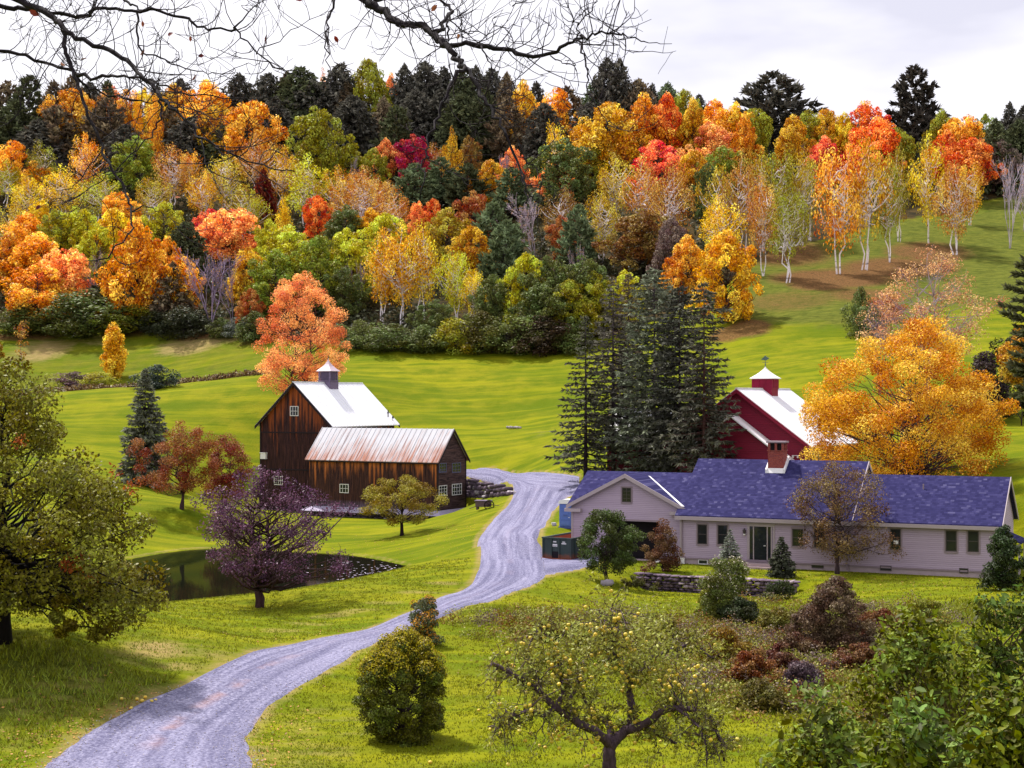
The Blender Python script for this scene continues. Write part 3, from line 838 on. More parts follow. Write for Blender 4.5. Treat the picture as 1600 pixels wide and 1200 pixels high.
# trees whose foot is hidden: (photo x, photo y of the tip, height in metres, photo width, kind, colour, label)
HILL = [
 # --- skyline, left to right
 (12,128,19,70,'pine','brownpine','shaggy brownish pine at the far left end of the skyline'),
 (46,119,21,85,'pine','pinegreen','broad dark green pine on the skyline left of the orange maple'),
 (84,124,20,55,'hemlock','brownpine','thin brown-tinged conifer on the skyline left of the orange maple crown'),
 (112,119,20,50,'pine','brownpine','brown-topped pine peeking over the orange maple on the left skyline'),
 (113,140,15,72,'maple','orange','bright orange maple between dark pines on the left skyline'),
 (140,128,18,46,'hemlock','dark','dark pointed conifer just right of the left skyline maple'),
 (172,134,13,52,'maple','salmon','red-orange maple top between two pines on the left skyline'),
 (168,126,18,45,'pine','pinegreen','green pine top behind the red-orange maple on the left skyline'),
 (202,136,14,40,'maple','orange','small orange maple on the skyline behind the diagonal bare branch'),
 (226,137,14,36,'maple','yellow','small yellow maple on the skyline beside the diagonal bare branch'),
 (245,131,17,40,'hemlock','dark','dark conifer on the skyline between yellow and orange maples'),
 (282,122,18,44,'hemlock','dark','dark conifer spire above the golden skyline maple'),
 (272,134,16,70,'maple','gold','olive-gold maple on the skyline right of the diagonal branch'),
 (322,128,17,84,'maple','orange','wide orange maple on the skyline with purple twigs on top'),
 (374,113,20,74,'hemlock','dark','very dark bushy conifer on the skyline right of the wide orange maple'),
 (345,160,15,64,'maple','gold','golden yellow maple below the wide orange skyline maple'),
 (395,160,17,88,'maple','orange','large orange maple with layered boughs under the black skyline conifers'),
 (420,114,20,64,'hemlock','dark','dark conifer with ragged top left of the tall skyline group'),
 (448,111,20,56,'hemlock','brownpine','brownish conifer in the dark skyline group left of the gold tree'),
 (469,104,22,78,'hemlock','pinegreen','tallest dark green conifer of the skyline group left of the gold tree'),
 (505,112,15,28,'narrow','orange','narrow orange tree wedged between black conifers on the skyline'),
 (532,99,22,66,'hemlock','dark','black conifer with drooping tip left of the gold skyline tree'),
 (577,95,20,66,'maple','olive','tall olive-gold maple standing highest between black conifers on the skyline'),
 (611,117,14,30,'maple','salmon','small salmon maple beside the tall olive-gold skyline maple'),
 (632,99,22,56,'hemlock','dark','black conifer with a blunt top right of the olive-gold skyline maple'),
 (664,96,22,60,'hemlock','dark','tall ragged black conifer at the middle of the skyline'),
 (694,102,21,54,'hemlock','dark','black conifer directly behind the hanging bare branch on the skyline'),
 (722,110,20,50,'hemlock','pinegreen','greenish conifer in the skyline row right of the hanging branch'),
 (744,101,21,52,'hemlock','dark','pointed black conifer in the skyline row right of the hanging branch'),
 (768,106,20,48,'hemlock','dark','small black conifer beside the thin dead spire on the skyline'),
 (792,112,20,46,'hemlock','brownpine','brown thin conifer with a spire-like tip above the middle of the ridge'),
 (818,128,16,54,'maple','gold','yellow-gold maple top right of the brown spire conifer'),
 (838,126,18,46,'hemlock','dark','small dark conifer between the gold and orange skyline maples'),
 (872,137,16,64,'maple','orange','orange maple on the skyline behind the brown conical pine'),
 (925,128,18,46,'hemlock','blue','bluish dark conifer beside the twin skyline spruces'),
 (949,90,24,52,'hemlock','dark','left one of the twin tall dark spruces on the skyline'),
 (969,91,24,56,'hemlock','dark','right one of the twin tall dark spruces on the skyline'),
 (998,123,19,52,'hemlock','brownpine','brownish conifer at the right foot of the twin spruces'),
 (1019,129,17,34,'hemlock','dark','small dark skyline conifer, nearest right of the twin spruces'),
 (1043,129,17,42,'hemlock','blue','small dark conifer poking above the orange maples right of the twin spruces'),
 (1068,142,15,44,'maple','olive','olive-gold maple crown on the skyline right of the twin spruces'),
 (1092,147,15,30,'hemlock','dark','tiny dark conifer tip above the olive and orange maples on the ridge'),
 (1116,158,14,62,'maple','orange','orange maple on the descending skyline left of the great pine'),
 (1150,163,14,56,'maple','gold','gold maple on the skyline just left of the great pine'),
 (1180,166,13,50,'maple','olive','olive maple tucked behind the left boughs of the great pine'),
 (1262,172,13,60,'maple','olive','olive-green maple on the skyline right of the great pine'),
 (1292,172,13,58,'maple','gold','gold maple on the skyline between the two great pines'),
 (1352,163,15,80,'maple','dkorange','rust-orange maple with violet twigs on the skyline between the great pines'),
 (1320,178,13,40,'maple','yellow','yellow-gold maple left of the rust-orange skyline maple'),
 (1472,174,13,50,'maple','olive','olive maple on the skyline right of the second great pine'),
 (1502,178,13,70,'maple','orange','bright orange maple on the skyline at the right, past the second pine'),
 (1540,178,13,48,'maple','green','green-gold maple on the skyline near the right end'),
 (1578,158,17,40,'hemlock','dark','dark conifer at the far right end of the skyline'),
 (1600,164,17,36,'hemlock','dark','dark conifer cut by the right edge of the skyline'),
 (1556,184,17,56,'hemlock','pinegreen','rounded dark green conifer below the far right skyline'),
 (1592,186,16,50,'hemlock','pinegreen','rounded green conifer at the right edge below the skyline conifers'),
 # --- second row
 (24,158,17,90,'pine','pinegreen','large dark pine below the skyline at the far left'),
 (88,166,16,90,'pine','brownpine','broad brown pine with layered boughs below the left skyline'),
 (60,186,14,80,'hemlock','dark','low dark conifer mass under the left skyline pines'),
 (168,154,17,74,'pine','brownpine','tall brown pine with tiered boughs right of the orange skyline maple'),
 (215,160,15,28,'narrow','orange','thin column of orange leaves between brown pines'),
 (242,152,16,34,'narrow','orange','second thin orange column beside the diagonal bare branch'),
 (268,166,16,60,'pine','brownpine','brown pine with feathery boughs under the olive-gold maple'),
 (300,182,15,70,'hemlock','dark','dark conifer standing above the pink-gold birches'),
 (350,190,14,66,'hemlock','pinegreen','dark conifer between the birches and the gold maple at upper left'),
 (198,194,14,60,'hemlock','dark','black conifer behind the small green maple at upper left'),
 (430,150,18,64,'hemlock','dark','dark conifer above the large orange layered maple'),
 (488,124,19,80,'hemlock','dark','dense dark conifer in front of the tallest green skyline conifer'),
 (543,127,18,60,'hemlock','brownpine','brown dying conifer beneath the black conifer with drooping tip'),
 (552,148,18,64,'hemlock','dark','smooth dark conical conifer left of the tiered pine'),
 (600,150,17,46,'hemlock','brownpine','brown conifer below the olive-gold skyline maple'),
 (650,140,18,62,'hemlock','dark','dark conifer in the black group above the crimson tree'),
 (690,138,18,66,'hemlock','dark','dense dark conifer right above the crimson tree'),
 (722,146,18,66,'hemlock','pinegreen','dark green conifer behind the forked hanging twig'),
 (756,140,18,60,'pine','pinegreen','dark pine with tiered boughs right of the crimson tree'),
 (794,152,17,64,'pine','brownpine','brown tiered pine left of the gold maples at the ridge middle'),
 (620,166,17,82,'pine','pinegreen','green pine with wide flat tiers above the crimson tree'),
 (494,172,16,84,'round','olive','round olive-green maple in front of the dark conifers'),
 (886,136,18,60,'pine','brownpine','brown conical pine in front of the orange skyline maple'),
 (850,160,17,56,'hemlock','dark','dark conifer above the round dark green maple'),
 (866,186,14,42,'birch','yellow','yellow birch in front of dark conifers above the round green maple'),
 (920,160,17,52,'hemlock','dark','dark conifer left of the big olive-gold maple'),
 (950,162,17,92,'maple','gold','big olive-gold maple below the twin spruces'),
 (1006,150,17,72,'maple','orange','big orange maple right below the twin spruces'),
 (1044,148,17,60,'maple','dkorange','red-orange maple crown right of the big orange maple'),
 (1082,156,16,48,'maple','gold','gold maple behind the round purple-brown conifer'),
 (1070,178,14,52,'hemlock','brownpine','round purple-brown conifer in front of the orange maples'),
 (1108,190,12,64,'maple','salmon','salmon-orange maple right of the round purple-brown conifer'),
 (1142,196,12,66,'hemlock','brownpine','brown conifer skirts at the left foot of the great pine'),
 (1162,182,13,40,'maple','orange','small orange maple beside the great pine'),
 (1240,182,13,60,'maple','gold','gold maple at the right foot of the great pine'),
 (1370,186,14,82,'maple','dkorange','deep red-orange maple in layers left of the second great pine'),
 (1398,196,12,60,'maple','olive','dull olive maple hidden behind the second great pine'),
 (1488,186,13,56,'maple','orange','orange maple right of the second great pine'),
 (1518,216,13,70,'maple','dkorange','dark red-orange maple with purple shadows at the right'),
 (1480,206,13,50,'maple','dkorange','rust maple between the second great pine and the purple-red maple'),
 (1560,214,12,50,'round','mauve','purple-brown leafless thicket tree behind the white bare trees'),
 (1288,214,12,52,'maple','red','scarlet maple crown above the birches right of the great pine'),
 (1250,216,11,44,'bare','salmon','pinkish thin tree left of the scarlet maple'),
 # --- third row: birches, mixed maples
 (22,220,14,72,'maple','orange','orange maple at the left edge below the dark pines'),
 (64,224,13,58,'birch','olive','olive-gold birch right of the left-edge orange maple'),
 (130,212,15,56,'birch','orange','pale orange birch with white stem in front of brown pines'),
 (213,216,13,74,'round','green','small bright green maple below the dark conifers at upper left'),
 (270,228,14,64,'birch','tan','peach-coloured birch with white stems right of the green maple'),
 (298,230,13,44,'birch','orange','orange-pink birch behind the peach-coloured one'),
 (352,240,14,70,'birch','straw','yellow-green birch with white stem under the gold maple'),
 (400,214,15,66,'birch','tan','pinkish gold birch below the large orange layered maple'),
 (440,232,14,60,'birch','gold','gold birch left of the tall green-gold birch'),
 (480,246,15,84,'birch','lime','tall green-gold birch left of the white dead stems'),
 (526,262,13,56,'birch','gold','gold birch right of the tall green-gold one'),
 (495,228,9,30,'shrub','blue','small bluish shrub below the olive-green maple'),
 (545,226,10,46,'round','olive','olive bush-like tree left of the white dead stems'),
 (556,240,10,30,'bare','grey','cluster of white dead stems below the black conifers'),
 (585,232,10,46,'round','olive','mottled olive tree between dead stems and the small salmon maple'),
 (602,217,10,34,'maple','salmon','small salmon maple left of the crimson tree'),
 (566,262,12,60,'birch','tan','tan-orange birch under the white dead stems'),
 (598,276,12,60,'birch','tan','peach birch left of the dark green thicket'),
 (647,213,12,58,'round','crimson','crimson maple standing alone among green pines'),
 (676,226,9,40,'birch','tan','tan birch just right of the crimson maple'),
 (706,204,11,34,'narrow','gold','gold upright tree right of the crimson maple'),
 (735,212,11,36,'round','brown','brown-gold round tree beside the gold upright tree'),
 (690,246,11,70,'pine','blue','soft bluish pine below the crimson maple'),
 (648,256,11,70,'pine','blue','bluish green pine left below the crimson maple'),
 (730,256,11,70,'pine','pinegreen','soft green pine below the brown-gold tree'),
 (766,252,11,56,'round','gold','gold maple with orange side above the bluish pines'),
 (800,230,11,38,'maple','salmon','small salmon maple behind the hanging branch tip'),
 (784,236,11,44,'bare','mauve','greyish leafless tree left of the salmon maple'),
 (880,220,15,86,'round','dkgreen','round dark green maple on the hill behind the small orange one'),
 (867,256,9,58,'round','salmon','small round orange maple in front of the round dark green maple'),
 (926,232,10,60,'round','olive','soft olive tree right of the round dark green maple'),
 (962,246,15,66,'birch','straw','leftmost yellow-green birch of the tall central birch grove'),
 (1028,222,13,80,'round','red','scarlet red maple rising behind the central birch grove'),
 (1004,250,16,70,'birch','tan','brownish birch with forked white stems in the central grove'),
 (1048,256,17,74,'birch','tan','birch with wide forked white trunk at the right of the central grove'),
 (1086,238,12,52,'round','gold','gold-orange tree right of the scarlet maple'),
 (1104,254,12,44,'round','dkgreen','dark green tree right of the scarlet maple'),
 (1130,230,10,60,'round','green','grey-green tree below the salmon skyline maple'),
 (1124,262,16,60,'birch','straw','straw-coloured birch left of the brown birch pair'),
 (1160,246,18,64,'birch','tan','brown birch with many white stems below the great pine'),
 (1190,240,18,62,'birch','straw','dull yellow birch below the great pine, next to the olive birch'),
 (1216,228,19,70,'birch','olive','olive birch with tall bare stems right below the great pine'),
 (1252,236,18,60,'birch','straw','green-straw birch left of the glowing orange birch'),
 # --- fourth row
 (10,252,11,50,'birch','lime','lime birch at the left edge under the orange maple'),
 (45,276,12,66,'birch','yellow','yellow birch in the left part of the wood'),
 (96,262,12,66,'birch','yellow','pale yellow birch under the pale orange birch'),
 (160,272,12,70,'birch','lime','lime-green birch under the small bright green maple'),
 (188,298,10,52,'maple','orange','orange-brown maple below the lime-green birch'),
 (236,276,12,60,'birch','straw','straw birch left of the peach-coloured birch trunks'),
 (318,268,12,50,'birch','gold','gold birch beside the bare twig tips'),
 (380,290,12,60,'birch','straw','straw-yellow birch above the feathery salmon maple'),
 (62,312,11,46,'round','yellow','bright yellow tree behind the left orange maples'),
 (84,330,12,56,'round','olive','dark olive tree behind the bright yellow one at left'),
 (120,326,12,66,'round','lime','light lime tree at left behind the orange group'),
 (20,318,12,60,'birch','straw','straw-coloured tree at the left edge above the orange maples'),
 (178,328,13,64,'round','yellow','bright lemon yellow tree left of the tall orange maple'),
 (150,348,12,60,'round','lime','yellow-lime tree below the lemon yellow one'),
 (255,318,11,60,'round','lime','pale lime tree right of the tall orange maple'),
 (290,346,13,60,'hemlock','pinegreen','soft dark green conifer left of the feathery salmon maple'),
 (360,322,12,84,'maple','salmon','feathery salmon-orange maple glowing in the left wood'),
 (330,326,10,50,'maple','red','reddish maple left of the feathery salmon maple'),
 (412,262,13,36,'hemlock','#5a2018','dark red narrow conifer-like tree in the left wood'),
 (392,300,11,50,'birch','lime','lime birch left of the dark red narrow tree'),
 (443,313,11,34,'narrow','yellow','narrow yellow poplar right of the dark red narrow tree'),
 (420,344,11,50,'round','lime','lime tree under the narrow yellow poplar'),
 (496,308,10,50,'round','dkorange','orange-red round maple under the tall green-gold birch'),
 (560,270,14,84,'birch','tan','orange-tan birch with white stems above the dark green round tree'),
 (612,296,13,66,'birch','tan','golden tan birch right of the orange-tan one'),
 (540,324,11,74,'round','dkgreen','dark green round tree above the lime trees'),
 (578,326,10,56,'round','gold','gold tree at the right shoulder of the dark green round tree'),
 (602,336,11,66,'round','lime','pale lime tree left of the two small orange-red maples'),
 (652,314,9,30,'round','salmon','left of two small orange-red maples above the gold birches'),
 (677,312,9,40,'round','dkorange','right of two small orange-red maples above the gold birches'),
 (740,302,12,62,'round','rust','orange-brown round maple with bare violet base'),
 (700,326,12,72,'round','straw','yellow-lime tree below the two small orange-red maples'),
 (736,356,11,62,'round','gold','gold tree right under the orange-brown round maple'),
 (800,262,11,80,'pine','blue','bluish soft pine right of the gold maple at the hill middle'),
 (770,318,13,80,'pine','blue','large bluish pine behind the bare twin-stem tree'),
 (792,346,13,76,'pine','blue','bluish green pine in the centre of the wood, left of the white stems'),
 (880,296,12,64,'birch','brown','brown-orange birch with pale stems left of the central grove'),
 (904,320,12,60,'pine','blue','dark bluish conifer left of the central birch grove'),
 (880,336,9,44,'round','rust','rust-brown shrub-like tree under the brown-orange birch'),
 (940,300,13,64,'birch','straw','yellow-green birch low at the left end of the central grove'),
 (1004,330,11,100,'round','brown','dull brown-olive tree in front of the central birch trunks'),
 (1050,340,11,60,'round','mauve','brownish mauve thicket tree under the forked white trunk'),
 (1124,310,13,70,'birch','yellow','bright yellow tree with white forking stems behind the gold-green round maple'),
 # --- edge rows
 (15,366,12,66,'maple','orange','orange maple at the left edge lower in the wood'),
 (42,334,12,76,'maple','orange','rounded orange maple above the big left maple'),
 (60,366,13,100,'maple','orange','big orange maple with violet twigs at the left of the wood'),
 (98,384,13,78,'maple','salmon','salmon-pink maple right of the big left orange maple'),
 (58,412,12,100,'maple','orange','low orange maple skirts above the dark shrubs at left'),
 (150,386,12,56,'bare','mauve','grey-brown leafless tree left of the tall orange maple'),
 (262,372,11,48,'maple','orange','orange maple behind the tall orange one, to its right'),
 (270,408,11,60,'hemlock','brownpine','brown conifer between tall orange maple and purple bare tree'),
 (168,410,11,66,'pine','pinegreen','dark green pine in shade left of the tall orange maple'),
 (282,396,12,56,'maple','orange','thin orange foliage on top of the purple bare trees'),
 (388,386,11,60,'maple','gold','gold tree behind the purple bare trees'),
 (392,452,9,44,'round','rust','red-brown shrub tree left of the big salmon maple'),
 (452,356,13,104,'round','lime','large lime-green tree behind the big salmon maple'),
 (430,392,12,90,'round','green','green tree directly behind the top of the big salmon maple'),
 (500,372,13,84,'round','green','spreading yellow-green tree above the dark hollow'),
 (546,358,13,84,'round','lime','yellow-green tree left of the tall gold birch clump'),
 (536,420,9,60,'round','dkgreen','dark green tree in the hollow right of the big salmon maple'),
 (560,400,10,44,'bare','grey','grey leafless small tree left of the gold birch clump'),
 (598,362,15,70,'birch','gold','left birch of the tall gold clump at the edge of the wood'),
 (628,356,16,82,'birch','gold','middle birch of the tall gold clump, with leaning white stem'),
 (660,350,16,70,'birch','yellow','right birch of the tall gold clump, brightest yellow at its top'),
 (712,384,13,60,'birch','lime','pale lime birch with a thin white stem right of the gold clump'),
 (742,420,10,46,'birch','yellow','small yellow birch right of the pale lime birch'),
 (770,430,10,66,'round','dkgreen','dark olive tree at the wood edge right of the small yellow birch'),
 (822,400,13,66,'round','lime','olive tree with a bright lime top in the middle of the edge'),
 (862,400,13,80,'round','dkgreen','dark soft green tree right of the lime-topped olive tree'),
 (904,376,10,40,'bare','tan','pale thin leafless tree above the dark edge trees'),
 (910,404,12,80,'round','dkgreen','dull green tree left of the spruce group'),
 (846,444,10,90,'round','dkgreen','dark shaggy green tree at the bottom edge of the middle wood'),
 (890,440,10,76,'round','olive','olive tree low at the edge beside the spruce group'),
 (932,424,10,60,'round','olive','dusky olive tree just left behind the spruce group'),
 (976,424,9,50,'round','lime','lime-gold bush tree behind the tops of the spruce group'),
 (680,470,7,60,'round','dkgreen','dark tree at the foot of the gold birch clump'),
]
for _k, _t in enumerate(HILL):
    px, top, H, Wp, kind, col, label = _t
    if top < 205: H += {'maple': 2.2, 'round': 3, 'narrow': 3, 'birch': 3}.get(kind, -1.0)
    pos, H2 = top_hit(px, top, H, ymin=float(forest_edge(px)) + 2.0)
    hill_tree(px, pos, H2, Wp / F * pos[1], kind, col, label, _k)
# trees whose foot shows (photo x, tip y, foot y, photo width, kind, colour, label)
FOOT = [
 (1208,114,236,128,'pine','dark','great dark pine with spreading plumes on the right of the ridge'),
 (1430,104,244,104,'pine','#35312c','second great dark pine, with drooping tiers, right of the first'),
 (1310,216,428,86,'birch','#f4a830','glowing orange-topped birch with a fan of white trunks'),
 (1352,214,422,74,'birch','gold','gold birch with one slim white trunk beside the orange-topped one'),
 (1388,250,410,54,'birch','olive','dull olive birch between the orange-topped and the tall yellow birches'),
 (1404,236,378,44,'birch','straw','leaning birch with a pale trunk left of the tall yellow birch'),
 (1450,217,380,62,'birch','yellow','tall yellow birch with straight white trunk at the right of the grove'),
 (1492,258,398,66,'birch','tan','thin brown birch cluster at the right end of the grove'),
 (1516,250,352,46,'birch','gold','gold birch behind the thin brown cluster at the right end'),
 (1230,292,442,70,'birch','olive','low olive birch with several thin stems standing out on the slope'),
 (1192,280,432,60,'birch','tan','tan birch left of the low olive birch on the slope'),
 (1264,252,376,60,'birch','olive','shaded olive birch behind the low one on the slope'),
 (1578,236,388,60,'bare','#d8c8dc','white leafless tree on the right slope'),
 (1600,270,362,50,'bare','#d8c8dc','second white leafless tree at the right edge of the slope'),
 (836,298,404,84,'bare','#cbb9c6','pale leafless tree with forked white stems in the middle of the wood'),
 (330,384,516,104,'bare','#a58fae','purple-grey leafless trees with many upright stems at the wood edge'),
 (362,392,506,50,'bare','#a58fae','thin purple-grey leafless tree right of the many-stemmed one'),
 (212,346,512,88,'maple','#f0a826','tall orange-gold maple at the wood edge on the left'),
 (1136,362,504,98,'round','gold','gold-green round maple with orange rim by the right meadow'),
 (1074,370,470,64,'maple','orange','orange maple half hidden behind the gold-green round maple'),
 (1355,478,530,50,'shrub','dkgreen','dark low shrub at the foot of the pale pinkish tree'),
 (1345,452,520,40,'shrub','dkgreen','dark green shrub on the right slope below the birches'),
 (1384,458,500,50,'shrub','rust','rusty orange shrub on the slope below the orange-topped birch'),
 (128,455,524,120,'shrub','dkgreen','big dark juniper-like shrub at the wood edge on the left'),
 (38,476,522,90,'shrub','dkgreen','dark shrub at the far left wood edge'),
 (205,478,520,90,'shrub','#7a7a1c','green-gold shrub under the tall orange-gold maple'),
 (170,480,512,50,'shrub','yellow','yellow shrub left of the green-gold one'),
 (244,486,520,60,'shrub','pinegreen','dark green shrub right of the tall orange-gold maple'),
 (288,480,526,80,'shrub','pinegreen','dull green shrub left of the purple bare trees'),
 (345,498,528,40,'shrub','dkgreen','small green shrub at the foot of the purple bare trees'),
 (375,496,526,46,'shrub','#6a7068','grey-green shrub between the bare trees and the salmon maple'),
 (398,488,532,50,'shrub','dkgreen','dark green shrub just left of the big salmon maple'),
 (560,500,546,70,'shrub','dkgreen','dark shrub right of the big salmon maple'),
 (612,508,548,80,'shrub','dkgreen','dark shrub under the gold birch clump'),
 (664,510,550,70,'shrub','dkgreen','dark green shrub below the leaning white stem'),
 (712,498,551,60,'shrub','olive','olive shrub at the foot of the pale lime birch'),
 (752,490,551,70,'shrub','#5e5a20','dull gold-green shrub at the wood edge right of the lime birch'),
 (800,492,552,80,'shrub','dkgreen','dark shrub at the middle of the wood edge'),
 (848,496,552,80,'shrub','#4a3a26','brownish dark shrub near the end of the middle wood edge'),
 (892,498,551,60,'shrub','dkgreen','last dark shrub of the wood edge before the spruces'),
 (155,581,607,48,'shrub','olive','olive-gold shrub beside the young yellow tree'),
 (246,571,606,58,'shrub','#38463c','dark bluish shrub right of the young yellow tree'),
 (118,580,604,60,'shrub','#6a4a54','purple-brown low shrub left of the olive-gold one'),
]
for _k, _t in enumerate(FOOT):
    px, top, foot, Wp, kind, col, label = _t
    pos = hit(px, foot)
    H = (foot - top) / F * pos[1]
    if kind == 'bare':
        hill_tree(px, pos, H, Wp / F * pos[1], kind, 'tan', label, _k, bark=col)
    else:
        hill_tree(px, pos, H, Wp / F * pos[1], kind, col, label, _k)

# low growth under the trees and along the old hedge line: one mass nobody could count
_r = np.random.RandomState(77)
def undergrowth(name, pts_xy, hmax, size, col, seed, n_each=26, rad=1.4):
    r = np.random.RandomState(seed)
    z = grid_z(pts_xy[:, 0], pts_xy[:, 1])
    n = len(pts_xy) * n_each
    idx = np.repeat(np.arange(len(pts_xy)), n_each)
    d = norm(r.normal(size=(n, 3)) + np.array((0, 0, .3))); d[:, 2] = np.abs(d[:, 2])
    hh = hmax * r.uniform(.4, 1, len(pts_xy))
    C = np.stack([pts_xy[idx, 0], pts_xy[idx, 1], z[idx]], -1) + d * (np.stack([np.full(n, rad), np.full(n, rad), hh[idx]], -1) * r.uniform(.5, 1, n)[:, None])
    N = norm(d + r.normal(size=(n, 3)) * .6)
    l = leaf_cards(C, N, size * r.uniform(.6, 1.4, n), r, .6, r.rand(len(pts_xy))[idx])
    return tag(link(name, cards_mesh(name, [l], M['leaf_mixed']), None, srgb(col)), kind='stuff')
_px = _r.uniform(-120, 1540, 5200); _Y = _r.uniform(0, 1, 5200)
_Yw = forest_edge(_px) + 3 + _Y * (425 - forest_edge(_px))
keep = ~((_px > 1140) & (_Yw < 318))
u = undergrowth('undergrowth', np.stack([(_px - 800) / F * _Yw, _Yw], -1)[keep], 3.2, .34, '#40422a', 5)
tag(u, 'dark green and brown undergrowth filling the floor of the hillside wood', 'undergrowth')
_px = _r.uniform(-60, 425, 420)
_Yw = 229 + _r.normal(size=420) * 1.6
u = undergrowth('hedge_weeds', np.stack([(_px - 800) / F * _Yw, _Yw], -1), 1.1, .2, '#6a5230', 6, 24, 1.1)
tag(u, 'brown weedy hedge strip between the mown hump and the upper left field', 'weeds')
# ------------------------------------------------------------------ building materials
def mat_boards(name, axis, dark, mid, warm, warm_lo, warm_hi, warm_amt, pale=None, pale_lo=0, pale_hi=1):
    """weathered boards; axis 'v' upright boards, 'h' level clapboards; warm unbleached wood high under the eaves"""
    t = NT(name); tc = t.n('TexCoord'); o = (tc, 'Object')
    sp = t.n('SeparateXYZ', Vector=o)
    if axis == 'v':
        s = t.math('MULTIPLY', t.math('ADD', (sp, 'X'), (sp, 'Y')), 3.6)
        streak = t.noise(t.mapping(o, (5, 5, 0.35)), 1.6, 5, 0.65)
        long = t.noise(t.mapping(o, (2.2, 2.2, 0.25)), 1.0, 4, 0.6)
    else:
        s = t.math('MULTIPLY', (sp, 'Z'), 5.5)
        streak = t.noise(t.mapping(o, (0.7, 0.7, 7)), 1.5, 5, 0.65)
        long = t.noise(t.mapping(o, (0.5, 0.5, 3.0)), 1.0, 4, 0.6)
    fl = t.math('FLOOR', s); fr = t.math('FRACT', s)
    wn_ = t.n('TexWhiteNoise', _noise_dimensions='1D', W=fl)
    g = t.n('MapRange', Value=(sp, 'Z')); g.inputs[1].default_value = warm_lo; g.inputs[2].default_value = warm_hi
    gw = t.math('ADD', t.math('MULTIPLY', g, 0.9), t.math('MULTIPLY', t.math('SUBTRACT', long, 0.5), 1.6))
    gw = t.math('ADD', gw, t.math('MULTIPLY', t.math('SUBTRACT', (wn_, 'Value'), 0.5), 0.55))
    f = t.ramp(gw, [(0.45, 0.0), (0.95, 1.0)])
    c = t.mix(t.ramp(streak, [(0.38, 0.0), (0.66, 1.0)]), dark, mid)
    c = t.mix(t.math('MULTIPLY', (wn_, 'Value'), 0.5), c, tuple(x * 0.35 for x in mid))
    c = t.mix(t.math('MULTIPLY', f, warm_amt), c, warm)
    if pale:
        g2 = t.n('MapRange', Value=(sp, 'Z')); g2.inputs[1].default_value = pale_hi; g2.inputs[2].default_value = pale_lo
        c = t.mix(t.math('MULTIPLY', g2, t.ramp(streak, [(0.4, 0.25), (0.6, 1.0)])), c, pale)
    gap = t.ramp(fr, [(0.0, 0.15), (0.10, 1.0)])
    c = t.mix(1.0, c, gap, 'MULTIPLY')
    h = t.math('ADD', t.math('MULTIPLY', gap, 0.6), t.math('MULTIPLY', streak, 0.4))
    return t.done(t.bsdf(c, 0.85, 0.15, t.bump(h, 0.7, 0.04)))
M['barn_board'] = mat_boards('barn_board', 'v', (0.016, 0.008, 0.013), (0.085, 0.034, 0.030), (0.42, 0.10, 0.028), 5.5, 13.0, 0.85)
M['wing_board'] = mat_boards('wing_board', 'v', (0.022, 0.011, 0.016), (0.11, 0.046, 0.034), (0.66, 0.20, 0.055), 2.2, 6.7, 0.95, (0.20, 0.17, 0.28), 0.2, 1.3)
M['wing_clap'] = mat_boards('wing_clapboard', 'h', (0.018, 0.010, 0.014), (0.15, 0.085, 0.085), (0.22, 0.10, 0.08), 4, 12, 0.5)

def mat_metal_roof(name, rust):
    t = NT(name); tc = t.n('TexCoord'); o = (tc, 'Object'); sp = t.n('SeparateXYZ', Vector=o)
    nz = t.noise(o, 0.8, 4)
    c = t.mix(nz, (0.44, 0.44, 0.48), (0.56, 0.56, 0.61)) if rust else t.mix(nz, (0.80, 0.80, 0.86), (0.88, 0.88, 0.93))
    if rust:
        st = t.noise(t.mapping(o, (3.2, 0.22, 0.22)), 1.4, 6, 0.7)
        pa = t.noise(t.mapping(o, (0.28, 0.25, 0.25)), 1.0, 3)
        g = t.n('MapRange', Value=(sp, 'Z')); g.inputs[1].default_value = 9.1; g.inputs[2].default_value = 5.9
        v = t.math('ADD', t.math('MULTIPLY', g, 0.50), t.math('MULTIPLY', t.math('SUBTRACT', st, 0.28), 1.7)); v = t.math('ADD', v, t.math('MULTIPLY', t.math('SUBTRACT', pa, 0.5), 0.7))
        c = t.mix(t.ramp(v, [(0.55, 0.0), (1.0, 0.95)]), c, (0.34, 0.125, 0.070))
        dk = t.ramp(t.noise(t.mapping(o, (2.0, 0.12, 0.12)), 1.1, 4, 0.6), [(0.60, 0.0), (0.72, 0.5)])
        c = t.mix(dk, c, (0.13, 0.05, 0.045))
    pn = t.n('TexWhiteNoise', _noise_dimensions='1D', W=t.math('FLOOR', t.math('MULTIPLY', (sp, 'X' if rust else 'Y'), 1.7)))
    c = t.mix(t.math('MULTIPLY', (pn, 'Value'), 0.14), c, (0.45, 0.45, 0.52))
    return t.done(t.bsdf(c, 0.8 if rust else 0.5, 0.08 if rust else 0.3, t.bump(t.noise(o, 2.5, 3), 0.12, 0.02)))
M['tin'] = mat_metal_roof('tin_roof', False)
M['tin_rust'] = mat_metal_roof('rusty_tin_roof', True)

